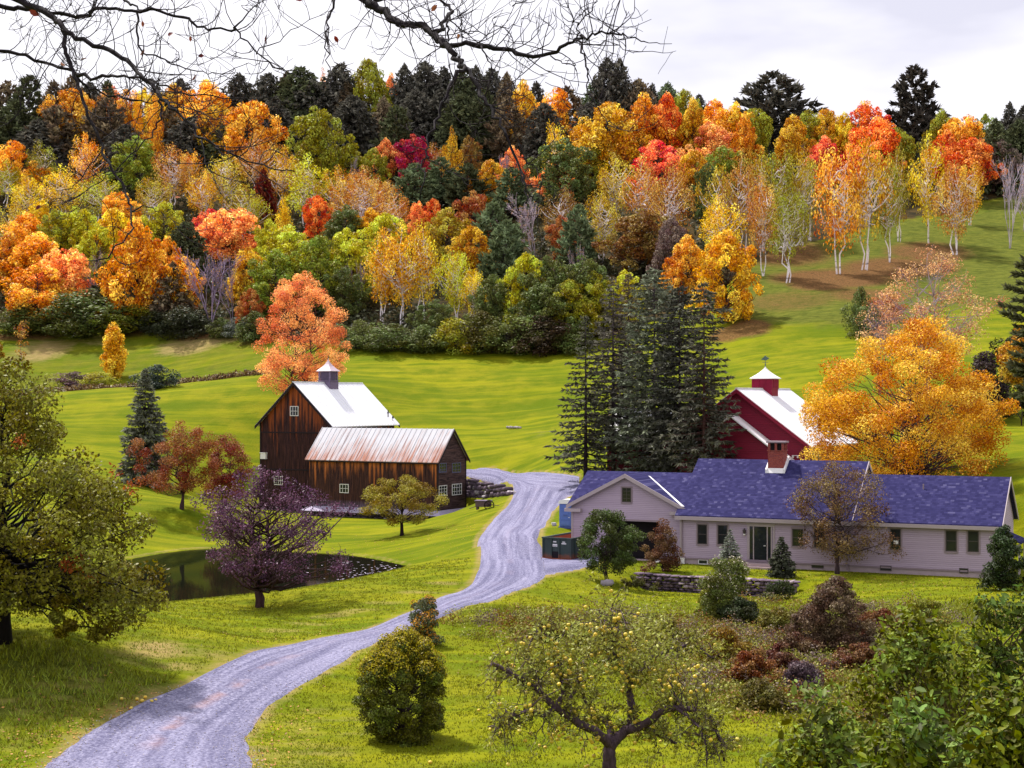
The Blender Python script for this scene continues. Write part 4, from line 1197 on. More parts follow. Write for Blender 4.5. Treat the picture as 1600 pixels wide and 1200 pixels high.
def mat_shingle():
    t = NT('blue_shingles'); tc = t.n('TexCoord'); o = (tc, 'Object'); sp = t.n('SeparateXYZ', Vector=o)
    row = t.math('MULTIPLY', (sp, 'Z'), 9.5)
    cv = t.n('CombineXYZ', X=t.math('MULTIPLY', t.math('ADD', (sp, 'X'), t.math('MULTIPLY', t.math('FLOOR', row), 0.37)), 4.2), Y=row, Z=0.0)
    fx = t.n('VectorMath', _operation='FLOOR', i0=cv)
    w = t.n('TexWhiteNoise', _noise_dimensions='3D', Vector=fx)
    c = t.ramp((w, 'Value'), [(0.0, (0.024, 0.022, 0.080)), (0.62, (0.038, 0.035, 0.116)), (0.92, (0.050, 0.046, 0.138)), (0.99, (0.090, 0.085, 0.19))])
    nz = t.noise(o, 0.9, 5, 0.6)
    c = t.mix(t.ramp(nz, [(0.35, 0.35), (0.65, 0.0)]), c, (0.022, 0.020, 0.085))
    edge = t.ramp(t.math('FRACT', row), [(0.0, 0.55), (0.22, 1.0)])
    c = t.mix(1.0, c, edge, 'MULTIPLY')
    h = t.math('ADD', t.math('FRACT', row), t.math('MULTIPLY', t.noise(o, 25, 3), 0.4))
    return t.done(t.bsdf(c, 0.9, 0.06, t.bump(h, 0.5, 0.03)))
M['shingle'] = mat_shingle()
def mat_clapboard(name, ca, cb, n=7.5):
    t = NT(name); tc = t.n('TexCoord'); o = (tc, 'Object'); sp = t.n('SeparateXYZ', Vector=o)
    s = t.math('MULTIPLY', (sp, 'Z'), n); fr = t.math('FRACT', s)
    wn_ = t.n('TexWhiteNoise', _noise_dimensions='1D', W=t.math('FLOOR', s))
    nz = t.noise(t.mapping(o, (0.5, 0.5, 2)), 1.2, 5, 0.6)
    c = t.mix(nz, ca, cb)
    c = t.mix(t.math('MULTIPLY', (wn_, 'Value'), 0.16), c, tuple(x * .6 for x in ca))
    lap = t.ramp(fr, [(0.0, 0.62), (0.14, 1.0), (0.94, 1.0), (1.0, 0.8)])
    c = t.mix(1.0, c, lap, 'MULTIPLY')
    return t.done(t.bsdf(c, 0.6, 0.25, t.bump(t.math('SUBTRACT', 1.0, fr), 0.8, 0.03)))
M['clap'] = mat_clapboard('lavender_clapboard', (0.37, 0.285, 0.395), (0.48, 0.375, 0.49))
M['trim'] = mat_plain('pale_trim', (0.40, 0.33, 0.37), 0.5, 0.3, 0.08)
M['trim_dark'] = mat_plain('taupe_trim', (0.27, 0.205, 0.25), 0.55, 0.3, 0.1)
M['white'] = mat_plain('white_paint', (0.80, 0.78, 0.80), 0.5, 0.35, 0.08)
M['found'] = mat_plain('pale_foundation', (0.42, 0.33, 0.37), 0.9, 0.1, 0.25, 2.0, bump=0.4)
M['red'] = mat_clapboard('red_boards', (0.165, 0.004, 0.024), (0.225, 0.006, 0.034), 5.0)
M['red_plain'] = mat_plain('red_paint', (0.24, 0.006, 0.036), 0.6, 0.3, 0.2, 2)
M['black'] = mat_plain('black_iron', (0.015, 0.014, 0.018), 0.6, 0.4, 0.2)
M['dark_inside'] = mat_plain('dark_interior', (0.022, 0.018, 0.022), 0.95, 0.05, 0.2)
M['barn_trim'] = mat_plain('weathered_grey_wood', (0.17, 0.13, 0.21), 0.8, 0.2, 0.35, 4, bump=0.4)
M['black_wood'] = mat_plain('blackened_wood', (0.022, 0.013, 0.018), 0.8, 0.2, 0.4, 3, bump=0.4)
def mat_glass(name, col):
    t = NT(name); tc = t.n('TexCoord')
    nz = t.noise((tc, 'Object'), 0.9, 2)
    c = t.mix(nz, col, tuple(x * 2.6 for x in col))
    return t.done(t.bsdf(c, 0.05, 0.5, t.bump(nz, 0.04, 0.05)))
M['glass'] = mat_glass('window_glass', (0.010, 0.012, 0.014))
def mat_brick():
    t = NT('chimney_brick'); tc = t.n('TexCoord'); o = (tc, 'Object'); sp = t.n('SeparateXYZ', Vector=o)
    cv = t.n('CombineXYZ', X=t.math('ADD', (sp, 'X'), (sp, 'Y')), Y=(sp, 'Z'), Z=0.0)
    b = t.n('TexBrick', Vector=cv, Scale=4.0, Color1=(0.36, 0.075, 0.05), Color2=(0.22, 0.04, 0.04), Mortar=(0.36, 0.28, 0.30))
    b.inputs['Mortar Size'].default_value = 0.012
    return t.done(t.bsdf((b, 'Color'), 0.9, 0.1, t.bump(t.math('SUBTRACT', 1.0, (b, 'Fac')), 0.6, 0.02)))
M['brick'] = mat_brick()
def mat_stone(name, dark, mid, pale):
    t = NT(name); tc = t.n('TexCoord'); o = (tc, 'Object')
    a = t.n('Attribute', _attribute_name='tint')
    c = t.ramp((a, 'Fac'), [(0.0, dark), (0.55, mid), (0.86, mid), (0.97, pale)])
    nz = t.noise(o, 4, 6, 0.65)
    c = t.mix(t.ramp(nz, [(0.3, 0.5), (0.7, 0.0)]), c, tuple(x * .4 for x in mid))
    return t.done(t.bsdf(c, 0.9, 0.15, t.bump(nz, 0.6, 0.04)))
M['stone'] = mat_stone('field_stone', (0.045, 0.032, 0.048), (0.15, 0.11, 0.15), (0.58, 0.52, 0.56))
M['stone_pale'] = mat_stone('pale_stone', (0.30, 0.26, 0.31), (0.46, 0.41, 0.46), (0.62, 0.58, 0.63))
M['stone_violet'] = mat_stone('ledge_stone', (0.065, 0.045, 0.075), (0.19, 0.135, 0.19), (0.42, 0.34, 0.38))

def rocks(centres, sizes, rng, seed_shape=0.22):
    """rounded irregular stones in one mesh -> V, L, S, tint"""
    g = np.array([(x, y, z) for x in (-1, 0, 1) for y in (-1, 0, 1) for z in (-1, 0, 1) if (x, y, z) != (0, 0, 0)], float)
    idx = {tuple(q): i for i, q in enumerate(g.astype(int))}
    quads = []
    for ax in range(3):
        for s in (-1, 1):
            o = [k for k in range(3) if k != ax]
            for i in (-1, 0):
                for j in (-1, 0):
                    cs = []
                    for di, dj in ((0, 0), (1, 0), (1, 1), (0, 1)):
                        q = [0, 0, 0]; q[ax] = s; q[o[0]] = i + di; q[o[1]] = j + dj; cs.append(idx[tuple(q)])
                    if (s > 0) != (ax == 1): quads.append(cs)
                    else: quads.append(cs[::-1])
    quads = np.array(quads)
    base = g / np.linalg.norm(g, axis=1, keepdims=True) * (0.55 + 0.45 * np.linalg.norm(g, axis=1, keepdims=True) / 1.4)
    Vs, Ls, Ts = [], [], []
    for k, (c, s) in enumerate(zip(centres, sizes)):
        v = base * (1 + rng.normal(size=(26, 1)) * seed_shape * 0.5) + rng.normal(size=(26, 3)) * 0.05
        a = rng.normal() * 0.25; R = np.array([[cos(a), -sin(a), 0], [sin(a), cos(a), 0], [0, 0, 1]])
        Vs.append((v * np.asarray(s) * 0.5) @ R.T + c); Ls.append(quads.reshape(-1) + 26 * k); Ts.append(np.full(26, rng.rand()))
    return np.concatenate(Vs), np.concatenate(Ls), np.full(24 * len(centres), 4), np.concatenate(Ts)
def rocks_obj(name, centres, sizes, rng, mat, parent=None, smooth=True):
    V, L, S, T = rocks(centres, sizes, rng)
    return link(name, mesh_np(name, V, L, S, {'tint': T}, smooth, mat), parent)
def wall_of_stones(p0, p1, h0, h1, zb0, zb1, size, rng, thick=0.45, rag=0.12):
    """courses of stones between two points (local coordinates)"""
    p0, p1 = np.array(p0, float), np.array(p1, float); L = np.linalg.norm(p1 - p0)
    cs, ss = [], []
    z = 0.0
    hm = max(h0, h1)
    while z < hm:
        ch = size * rng.uniform(.55, .95); x = -rng.rand() * size
        while x < L:
            w = size * rng.uniform(.8, 1.9); u = min(max((x + w / 2) / L, 0), 1)
            h = h0 + (h1 - h0) * u
            if z + ch * 0.5 < h + rng.normal() * rag:
                c = p0 + (p1 - p0) * u
                cs.append((c[0] + rng.normal() * .04, c[1] + rng.normal() * .04, zb0 + (zb1 - zb0) * u + z + ch / 2)); ss.append((w * 1.06, thick * rng.uniform(.8, 1.2), ch * 1.12))
            x += w
        z += ch * 0.93
    return cs, ss

def local_on(O, A, B, px, py, plane='y', v=0.0):
    """where the sight line through a pixel meets a wall of a building frame -> (coordinate along the wall, height)"""
    dx = (px - 800.0) / F; O = np.asarray(O)
    N = B if plane == 'y' else A
    Y = (v + O[0] * N[0] + O[1] * N[1]) / (dx * N[0] + N[1])
    w = np.array((dx * Y - O[0], Y - O[1]))
    T = A if plane == 'y' else B
    return float(w @ T), float(CZ + (HORIZON - py) / F * Y - O[2])

def gable_roof(mb, x0, x1, y0, y1, ze, zr, oy=0.4, ox=0.35, th=0.16, axis='x'):
    """two slabs; ridge along axis. ze is the roof height over the wall line"""
    m = (y0 + y1) / 2; k = (zr - ze) / (m - y0)
    a, b = x0 - ox, x1 + ox
    f = lambda x, y, z: (x, y, z) if axis == 'x' else (y, x, z)
    lo = y0 - oy; hi = y1 + oy; zlo = ze - k * oy
    ext = np.array((0, 0, th))
    mb.prism([f(a, lo, zlo), f(b, lo, zlo), f(b, m, zr), f(a, m, zr)], ext)
    mb.prism([f(b, hi, zlo), f(a, hi, zlo), f(a, m, zr + 0.002), f(b, m, zr + 0.002)], ext)
    return mb
def seams(mb, x0, x1, y0, y1, ze, zr, step, oy, ox, th, axis='x', side='lo', w=0.06, h=0.07):
    m = (y0 + y1) / 2; k = (zr - ze) / (m - y0); f = lambda x, y, z: (x, y, z) if axis == 'x' else (y, x, z)
    x = x0 - ox + 0.02
    while x < x1 + ox:
        for s in ((-1,) if side == 'lo' else (1,) if side == 'hi' else (-1, 1)):
            e = m + s * ((m - y0) + oy)
            mb.prism([f(x, e, ze - k * oy + th - 0.01), f(x + w, e, ze - k * oy + th - 0.01), f(x + w, m, zr + th - 0.01), f(x, m, zr + th - 0.01)], (0, 0, h))
        x += step
    return mb
def window(parent, axis, pos, a0, a1, z0, z1, nx, nz, mat, fw=0.07, mw=0.035, depth=0.06, casing=None, label=None, sgn=None):
    """window on a wall plane; axis 'y' faces -y, axis 'x' faces +x"""
    mb = MB(); pn = MB()
    def bx(m, u0, u1, w0, w1, d0, d1):
        if axis == 'y': m.box(u0, u1, pos - d1, pos - d0, w0, w1)
        else: m.box(pos + d0, pos + d1, u0, u1, w0, w1)
    bx(mb, a0, a0 + fw, z0, z1, -.02, depth); bx(mb, a1 - fw, a1, z0, z1, -.02, depth)
    bx(mb, a0 + fw, a1 - fw, z0, z0 + fw, -.02, depth); bx(mb, a0 + fw, a1 - fw, z1 - fw, z1, -.02, depth)
    for i in range(1, nx):
        u = a0 + (a1 - a0) * i / nx; bx(mb, u - mw / 2, u + mw / 2, z0 + fw, z1 - fw, 0.0, depth - .012)
    for i in range(1, nz):
        w = z0 + (z1 - z0) * i / nz; bx(mb, a0 + fw, a1 - fw, w - mw / 2, w + mw / 2, 0.002, depth - .015)
    wdw = mb.build('window', mat, parent)
    bx(pn, a0 + fw * .5, a1 - fw * .5, z0 + fw * .5, z1 - fw * .5, -.02, .018)
    pn.build('pane', M['glass'], wdw)
    if casing:
        cm, cw = casing; c = MB()
        bx(c, a0 - cw, a0 - .001, z0 - cw, z1 + cw, -.01, .035); bx(c, a1 + .001, a1 + cw, z0 - cw, z1 + cw, -.01, .035)
        bx(c, a0, a1, z1 + .001, z1 + cw * 1.3, -.01, .045); bx(c, a0, a1, z0 - cw * 1.1, z0 - .001, -.01, .06)
        c.build('casing', cm, wdw)
    if label: wdw['label'] = label
    return wdw
def flared_roof(half, z0, z1, n=6, pw=1.9):
    mb = MB(); rows = []
    for i in range(n + 1):
        t = i / n; r = half * (1 - t) ** pw * 0.96 + half * 0.04 * (1 - t)
        rows.append([(-r, -r, z0 + (z1 - z0) * t), (r, -r, z0 + (z1 - z0) * t), (r, r, z0 + (z1 - z0) * t), (-r, r, z0 + (z1 - z0) * t)])
    V = [q for r in rows for q in r]; Fc = [(3, 2, 1, 0)]
    for i in range(n):
        for k in range(4): Fc.append((i*4 + k, i*4 + (k+1) % 4, (i+1)*4 + (k+1) % 4, (i+1)*4 + k))
    Fc.append((n*4, n*4+1, n*4+2, n*4+3))
    mb.add(V, Fc); mb.box(-half, half, -half, half, z0 - 0.06, z0 - 0.002)
    return mb
def shifted(mb, dx, dy, dz=0.0):
    mb.v = [(x + dx, y + dy, z + dz) for x, y, z in mb.v]; return mb

# ------------------------------------------------------------------ the old barn
barn = empty('old_barn', tuple(BARN_O), BARN_RZ)
tag(barn, 'dark weathered wooden barn with white tin roof, cupola and rust-streaked lower wing', 'barn')
on_front = lambda px, py, y=0.0: local_on(BARN_O, BU, BV, px, py, 'y', y)
on_end = lambda px, py, x: local_on(BARN_O, BU, BV, px, py, 'x', x)
BW, BL, BE, BR = 10.0, 13.4, 9.55, 14.2
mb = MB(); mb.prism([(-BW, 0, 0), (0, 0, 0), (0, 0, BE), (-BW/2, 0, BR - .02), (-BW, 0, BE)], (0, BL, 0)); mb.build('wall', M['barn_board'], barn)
mb = MB()
for z in (on_front(460, 676)[1], on_front(460, 734)[1]): mb.box(-BW - .02, -0.02, -0.05, 0.0, z - .07, z + .07)
mb.box(-BW - .06, -BW + .14, -0.06, 0.0, 0, BE); mb.build('batten', M['black_wood'], barn)
rm = gable_roof(MB(), 0, BL, -BW, 0, BE, BR, 0.45, 0.45, 0.10, 'y'); seams(rm, 0, BL, -BW, 0, BE, BR, 0.62, .45, .45, .10, 'y', 'both')
rm.box(-BW/2 - .12, -BW/2 + .12, -.46, BL + .46, BR + .08, BR + .17)
roof = rm.build('roof', M['tin'], barn)
mb = MB(); kk = (BR - BE) / (BW / 2)
for s in (-1, 1):     # dark barge boards along the gable
    e = -BW/2 + s * (BW/2 + .47); ze = BE - kk * .47
    mb.prism([(-BW/2, -.52, BR - .30), (-BW/2, -.52, BR + .085), (e, -.52, ze + .085), (e, -.52, ze - .26)], (0, .09, 0))
    mb.build('barge_board', M['black_wood'], barn); mb = MB()
    mb.prism([(-BW/2, BL + .46, BR - .30), (-BW/2, BL + .46, BR + .085), (e, BL + .46, ze + .085), (e, BL + .46, ze - .26)], (0, .09, 0))
    mb.build('barge_board', M['black_wood'], barn); mb = MB()
# cupola
cy = 6.6; cx = -BW / 2
mb = MB().box(cx - .87, cx + .87, cy - .87, cy + .87, BR - 1.4, BR + .28); cup = mb.build('cupola', M['barn_trim'], barn)
MB().box(cx - 1.0, cx + 1.0, cy - 1.0, cy + 1.0, BR + .285, BR + .36).build('cornice', M['barn_trim'], cup)
mb = MB().box(cx - .62, cx + .62, cy - .62, cy + .62, BR + .365, BR + 1.42)
for i in range(7):
    z = BR + .45 + i * .135
    mb.prism([(cx - .60, cy - .78, z), (cx + .60, cy - .78, z), (cx + .60, cy - .63, z + .12), (cx - .60, cy - .63, z + .12)], (0, 0, .025))
    mb.prism([(cx + .78, cy - .60, z), (cx + .78, cy + .60, z), (cx + .63, cy + .60, z + .12), (cx + .63, cy - .60, z + .12)], (0, 0, .025))
mb.build('louver', M['barn_trim'], cup)
mb = MB()
for sx in (-1, 1):
    for sy in (-1, 1): mb.box(cx + sx*.74 - .09, cx + sx*.74 + .09, cy + sy*.74 - .09, cy + sy*.74 + .09, BR + .365, BR + 1.42)
mb.build('post', M['barn_trim'], cup)
shifted(flared_roof(1.02, BR + 1.48, BR + 3.1), cx, cy).build('cupola_roof', mat_plain('pinkish_tin', (0.55, 0.43, 0.50), 0.45, 0.5, 0.35, 1.5), cup)
MB().tube([(cx, cy, BR + 3.05), (cx, cy, BR + 3.4)], [.06, .03], 6).build('finial', M['black'], cup)
# gable windows and wall box
def win_px(x0, x1, y0, y1, yplane, nx, nz, mat, par, **k):
    a0, zt = on_front(x0, y0, yplane); a1, zb = on_front(x1, y1, yplane)
    return window(par, 'y', yplane, a0, a1, zb, zt, nx, nz, mat, **k)
win_px(453.5, 466.5, 634.5, 650, 0, 3, 2, M['white'], barn)
win_px(428.5, 442, 743.5, 758, 0, 4, 2, M['white'], barn)
a0, zt = on_front(409.5, 708); a1, zb = on_front(417.5, 717)
MB().box(a0, a1, -.35, -.01, zb, zt).box(a0 - .06, a1 + .06, -.4, 0, zt, zt + .08).build('wall_vent', M['white'], barn)
# the wing
WY0, WY1, WL = -4.27, 1.73, 16.6; WE, WR = 5.95, 9.05; WM = (WY0 + WY1) / 2
mb = MB(); mb.prism([(0.02, WY0, 0), (WL - .06, WY0, 0), (WL - .06, WY0 + .1, 0), (WL - .06, WY0 + .1, WE), (WL - .06, WY0, WE), (0.02, WY0, WE)], (0, 0, 0)) if False else None
mb.box(0.02, WL - .05, WY0, WY0 + .15, 0, WE + .02); mb.box(0.02, WL - .05, WY1 - .15, WY1, 0, WE + .02); mb.prism([(0.02, WY0 + .16, 0), (0.02, WY1 - .16, 0), (0.02, WY1 - .16, WE), (0.02, WM, WR - .05), (0.02, WY0 + .16, WE)], (.15, 0, 0))
mb.build('wing_wall', M['wing_board'], barn)
mb = MB(); mb.prism([(WL - .05, WY0 - .03, 0), (WL - .05, WY1 + .03, 0), (WL - .05, WY1 + .03, WE), (WL - .05, WM, WR - .05), (WL - .05, WY0 - .03, WE)], (.12, 0, 0)); mb.build('wing_end_wall', M['wing_clap'], barn)
for y in (WY0 - .08, WY1 - .10): MB().box(WL - .02, WL + .10, y, y + .18, 0, WE).build('corner_board', M['black_wood'], barn)
rm = gable_roof(MB(), 0.0, WL, WY0, WY1, WE, WR, .38, .35, .07); seams(rm, 0, WL, WY0, WY1, WE, WR, .66, .38, .35, .07)
rm.build('wing_roof', M['tin_rust'], barn)
kk = (WR - WE) / (WM - WY0); mb = MB()
for s, y in ((-1, WY0 - .40), (1, WY1 + .40)):
    mb.prism([(WL + .34, WM, WR - .22), (WL + .34, WM, WR + .06), (WL + .34, y, WE - kk * .40 + .06), (WL + .34, y, WE - kk * .40 - .20)], (.08, 0, 0))
mb.box(-.3, WL + .3, WY0 - .30, WY0 - .24, WE - kk * .3 - .22, WE - kk * .3 - .02)
mb.build('wing_barge_board', M['black_wood'], barn)
win_px(531, 545, 756, 770.5, WY0, 3, 2, M['white'], barn)
def win_end(x0, x1, y0, y1, nx, nz, mat, **k):
    a0, zt = on_end(x0, y0, WL + .07); a1, zb = on_end(x1, y1, WL + .07)
    return window(barn, 'x', WL + .07, a0, a1, zb, zt, nx, nz, mat, **k)
M['blue_frame'] = mat_plain('blue_grey_frame', (0.10, 0.10, 0.20), 0.6, 0.3, 0.15)
win_end(685.5, 697, 724, 738, 3, 3, M['blue_frame'], label='dim blue-grey framed upper window'); win_end(706, 719.5, 723.5, 738, 3, 3, M['blue_frame'], label='dim blue-grey framed upper window')
win_end(685.5, 698, 759, 773.5, 3, 3, M['white'], label='white framed lower window'); win_end(706, 721, 756.5, 772.5, 4, 3, M['white'], label='white framed lower window')
# skirt roof and stone footing
mb = MB(); zs = 0.42
mb.prism([(-.6, WY0 - .95, -.05), (WL + .95, WY0 - .95, -.05), (WL + .11, WY0 - .01, zs), (0.1, WY0 - .01, zs)], (0, 0, .05))
mb.prism([(WL + .95, WY0 - .95, -.06), (WL + .95, WY1 + .1, -.06), (WL + .11, WY1 + .1, zs - .01), (WL + .11, WY0 - .01, zs - .01)], (0, 0, .05))
for i in range(40): mb.box(-.4 + i * .44, -.38 + i * .44, WY0 - .9, WY0 - .2, .0 + .0, .02)
mb.build('skirt_roof', mat_plain('bleached_boards', (0.36, 0.32, 0.44), 0.8, 0.2, 0.35, 3, bump=.3), barn)
rg = np.random.RandomState(8)
c1, s1 = wall_of_stones((-9.8, -.05), (-.2, -.05), 2.2, 2.2, -2.3, -2.3, .55, rg, .4, .02); c2, s2 = wall_of_stones((.2, WY0 - .15), (WL + .1, WY0 - .15), 1.9, 1.9, -2.0, -2.0, .5, rg, .5, .02); c3, s3 = wall_of_stones((WL, WY0), (WL, WY1), 1.9, 1.9, -2.0, -2.0, .5, rg, .5, .02)
s3 = [(s[1], s[0], s[2]) for s in s3]
rocks_obj('stone_footing', c1 + c2 + c3, s1 + s2 + s3, rg, M['stone'], barn)
MB().box(.1, WL - .1, WY0 + .16, WY1 - .16, -2, -.02).box(-BW + .1, -.05, .06, BL - .1, -2.3, -.02).build('footing_core', M['dark_inside'], barn)
# two small iron figures standing on the white roof near its far edge
zr = lambda x: BR + .10 + .05 - (x + BW/2) * ((BR - BE) / (BW/2))
for nm, x, h, w, px in (('cross', -.45, .62, .26, 604), ('bird', .02, .5, .2, 609)):
    pass
yc = BL - .55
fx = -.55; z0 = zr(fx)
m1 = MB().box(fx - .05, fx + .05, yc - .04, yc + .04, z0 - .05, z0 + .75).box(fx - .16, fx + .16, yc - .035, yc + .035, z0 + .38, z0 + .5).build('roof_ornament', M['black'], barn)
fx = -.02; z0 = zr(fx)
m2 = MB().lathe([(.03, z0 - .05), (.03, z0 + .2), (.11, z0 + .3), (.13, z0 + .42), (.06, z0 + .55)], (fx, yc + .25), 8).build('roof_ornament', M['black'], barn)

# ------------------------------------------------------------------ the red barn
RB_O = np.array((20.6, 140.0, 4.9)); rb = empty('red_barn', tuple(RB_O), BARN_RZ)
tag(rb, 'dark red barn with bright white metal roof, red cupola and weathervane', 'barn')
HWD, RL, RE, RR = 6.6, 14.6, 5.85, 10.75
mb = MB(); mb.prism([(-HWD, 0, -1), (HWD, 0, -1), (HWD, 0, RE), (0, 0, RR - .02), (-HWD, 0, RE)], (0, RL, 0)); mb.build('wall', M['red'], rb)
rm = gable_roof(MB(), 0, RL, -HWD, HWD, RE, RR, .45, .45, .12, 'y'); seams(rm, 0, RL, -HWD, HWD, RE, RR, .55, .45, .45, .12, 'y', 'both', .04, .04); rm.box(-.12, .12, -.46, RL + .46, RR + .1, RR + .19)
rm.build('roof', M['white_tin'] if 'white_tin' in M else M['tin'], rb)
kk = (RR - RE) / HWD; mb = MB()
for s in (-1, 1): mb.prism([(0, -.52, RR - .3), (0, -.52, RR + .06), (s * (HWD + .46), -.52, RE - kk * .46 + .06), (s * (HWD + .46), -.52, RE - kk * .46 - .25)], (0, .09, 0))
mb.box(HWD + .32, HWD + .40, -.4, RL + .4, RE - kk * .4 - .2, RE - kk * .4 - .02)
mb.build('barge_board', M['red_plain'], rb)
# lower front gable
EL, EW, ER = 1.75, 5.4, 8.3; EE = ER - EW * .74
mb = MB(); mb.prism([(-EW, -EL, -1), (EW, -EL, -1), (EW, -EL, EE), (0, -EL, ER - .02), (-EW, -EL, EE)], (0, EL - .01, 0)); mb.build('front_gable_wall', M['red'], rb)
rm = gable_roof(MB(), -EL + .1, -.55, -EW, EW, EE, ER, .4, .5, .12, 'y'); rm.build('front_gable_roof', M['tin'], rb)
# side wing with white roof (left, behind the spruces)
mb = MB(); mb.box(-15, -HWD - .01, 4.2, 9.8, -1, 6.0); mb.build('side_wing_wall', M['red'], rb)
rm = gable_roof(MB(), -15, -HWD - .5, 4.2, 9.8, 6.0, 8.9, .4, .3, .12); seams(rm, -15, -HWD - .5, 4.2, 9.8, 6.0, 8.9, .6, .4, .3, .12); rm.build('side_wing_roof', M['tin'], rb)
cy = 7.7
cup = MB().box(-.95, .95, cy - .95, cy + .95, RR - 1.6, RR + 1.05).build('cupola', M['red_plain'], rb)
mb = MB()
for x in (-.95, -.32, .32, .95): mb.box(x - .07, x + .07, cy - 1.0, cy - .951, RR + .2, RR + 1.05); mb.box(.951, 1.0, cy + x - .07, cy + x + .07, RR + .2, RR + 1.05)
mb.box(-1.0, 1.0, cy - 1.0, cy - .951, RR + .1, RR + .2); mb.box(.951, 1.0, cy - .95, cy + 1.0, RR + .1, RR + .2)
mb.build('cupola_trim', M['red_plain'], cup)
shifted(flared_roof(1.18, RR + 1.12, RR + 2.3, 7, 1.5), 0, cy).build('cupola_roof', M['white'], cup)
mb = MB().tube([(0, cy, RR + 2.2), (0, cy, RR + 3.0)], [.035, .025], 6).lathe([(.02, RR + 2.35), (.09, RR + 2.45), (.02, RR + 2.55)], (0, cy), 8)
mb.box(-.3, .3, cy - .015, cy + .015, RR + 2.62, RR + 2.66).box(-.015, .015, cy - .3, cy + .3, RR + 2.62, RR + 2.66)
mb.prism([(-.45, cy - .02, RR + 2.92), (-.25, cy - .02, RR + 2.86), (.12, cy - .02, RR + 2.84), (.42, cy - .02, RR + 3.05), (.18, cy - .02, RR + 3.12), (.0, cy - .02, RR + 3.3), (-.2, cy - .02, RR + 3.1)], (0, .04, 0))
mb.build('weathervane', mat_plain('green_copper', (0.10, 0.16, 0.14), .6, .4, .2), cup)
for i in range(2):
    a = 1.1 + i * 1.25
    window(rb, 'x', HWD, a, a + .95, 3.6, 5.0, 2, 2, M['white'])
mb = MB()
for x in (5.2, 5.65): mb.lathe([(.05, 4.62), (.10, 4.66), (.10, 4.78), (.04, 4.82)], (x, -.10), 8)
mb.box(5.1, 5.75, -.1, 0, 4.82, 4.87); mb.build('flood_lamp', M['white'], rb)

# ------------------------------------------------------------------ the lavender house
house = empty('house', tuple(HOUSE_O), HOUSE_RZ)
tag(house, 'long low lavender-grey clapboard house with blue shingle roof, brick chimney and gabled garage', 'house')
hp = lambda px, py, y=0.0: local_on(HOUSE_O, HA, HB, px, py, 'y', y)
X1, X2 = 12.0, 21.75; HE = 3.55
MR, WRg = 7.12, 6.28; MD, WD = 10.0, 7.6
GX0, GY0, GD, GE, GR = -8.63, .6, 7.8, 3.85, 6.08
mb = MB().prism([(0, 0, .42), (0, MD, .42), (0, MD, HE), (0, MD/2, MR - .03), (0, 0, HE)], (X1, 0, 0)); mb.build('wall', M['clap'], house)
mb = MB().prism([(X1 + .01, .02, .42), (X1 + .01, WD, .42), (X1 + .01, WD, HE), (X1 + .01, WD/2, WRg - .03), (X1 + .01, .02, HE)], (X2 - X1, 0, 0)); mb.build('wing_wall', M['clap'], house)
mb = MB()
dx0, dz1 = hp(950, 813, GY0); dx1, _ = hp(1030.5, 813, GY0)
mb.box(GX0, dx0, GY0, GY0 + .2, .1, GE); mb.box(dx1, -.02, GY0, GY0 + .2, .1, GE); mb.box(dx0, dx1, GY0, GY0 + .2, dz1, GE)
gm = GX0 / 2
mb.prism([(GX0, GY0, GE + .001), (-.02, GY0, GE + .001), (gm, GY0, GR - .05)], (0, .2, 0))
mb.prism([(GX0, GY0 + .21, .1), (GX0, GY0 + GD, .1), (GX0, GY0 + GD, GE), (GX0, GY0 + GD/2, GR - .05), (GX0, GY0 + .21, GE)], (.2, 0, 0))
mb.box(GX0 + .2, -.02, GY0 + GD - .2, GY0 + GD, .1, GE)
mb.build('garage_wall', M['clap'], house)
MB().box(dx0 - .12, dx0, GY0 - .04, GY0 - .001, .1, dz1 + .12).box(dx1, dx1 + .12, GY0 - .04, GY0 - .001, .1, dz1 + .12).box(dx0 + .001, dx1 - .001, GY0 - .04, GY0 - .001, dz1 + .001, dz1 + .14).build('garage_door_frame', M['trim_dark'], house)
MB().box(GX0 + .3, -.3, GY0 + 1.2, GY0 + 1.25, .12, GE).box(GX0 + .3, -.3, GY0 + .25, GY0 + GD - .3, .05, .1).build('garage_interior', M['dark_inside'], house)
MB().box(0.03, X1, .03, MD - .03, -.6, .419).box(X1 + .02, X2 - .02, .05, WD - .03, -.6, .418).box(GX0 + .03, -.05, GY0 + .03, GY0 + GD - .03, -.6, .098).build('foundation', M['found'], house)
rm = gable_roof(MB(), 0, X1, 0, MD, HE, MR, .35, .28, .17); rm.build('roof', M['shingle'], house)
rm = gable_roof(MB(), X1 + .30, X2, .02, WD, HE, WRg, .35, .28, .17); rm.build('wing_roof', M['shingle'], house)
gr = MB(); GM = GY0 + GD / 2; kg = (GR - GE) / (GD / 2)
gr.prism([(GX0 - .3, GY0 - .35, GE - kg * .35), (gm - .05, GM, GR), (GX0 - .3, GM, GR)], (0, 0, .15))
gr.prism([(.0, GY0 - .35, GE - kg * .35), (.0, GM, GR), (gm + .05, GM, GR)], (0, 0, .15))
gr.prism([(.0, GY0 + GD + .35, GE - kg * .35), (GX0 - .3, GY0 + GD + .35, GE - kg * .35), (GX0 - .3, GM, GR + .002), (.0, GM, GR + .002)], (0, 0, .15))
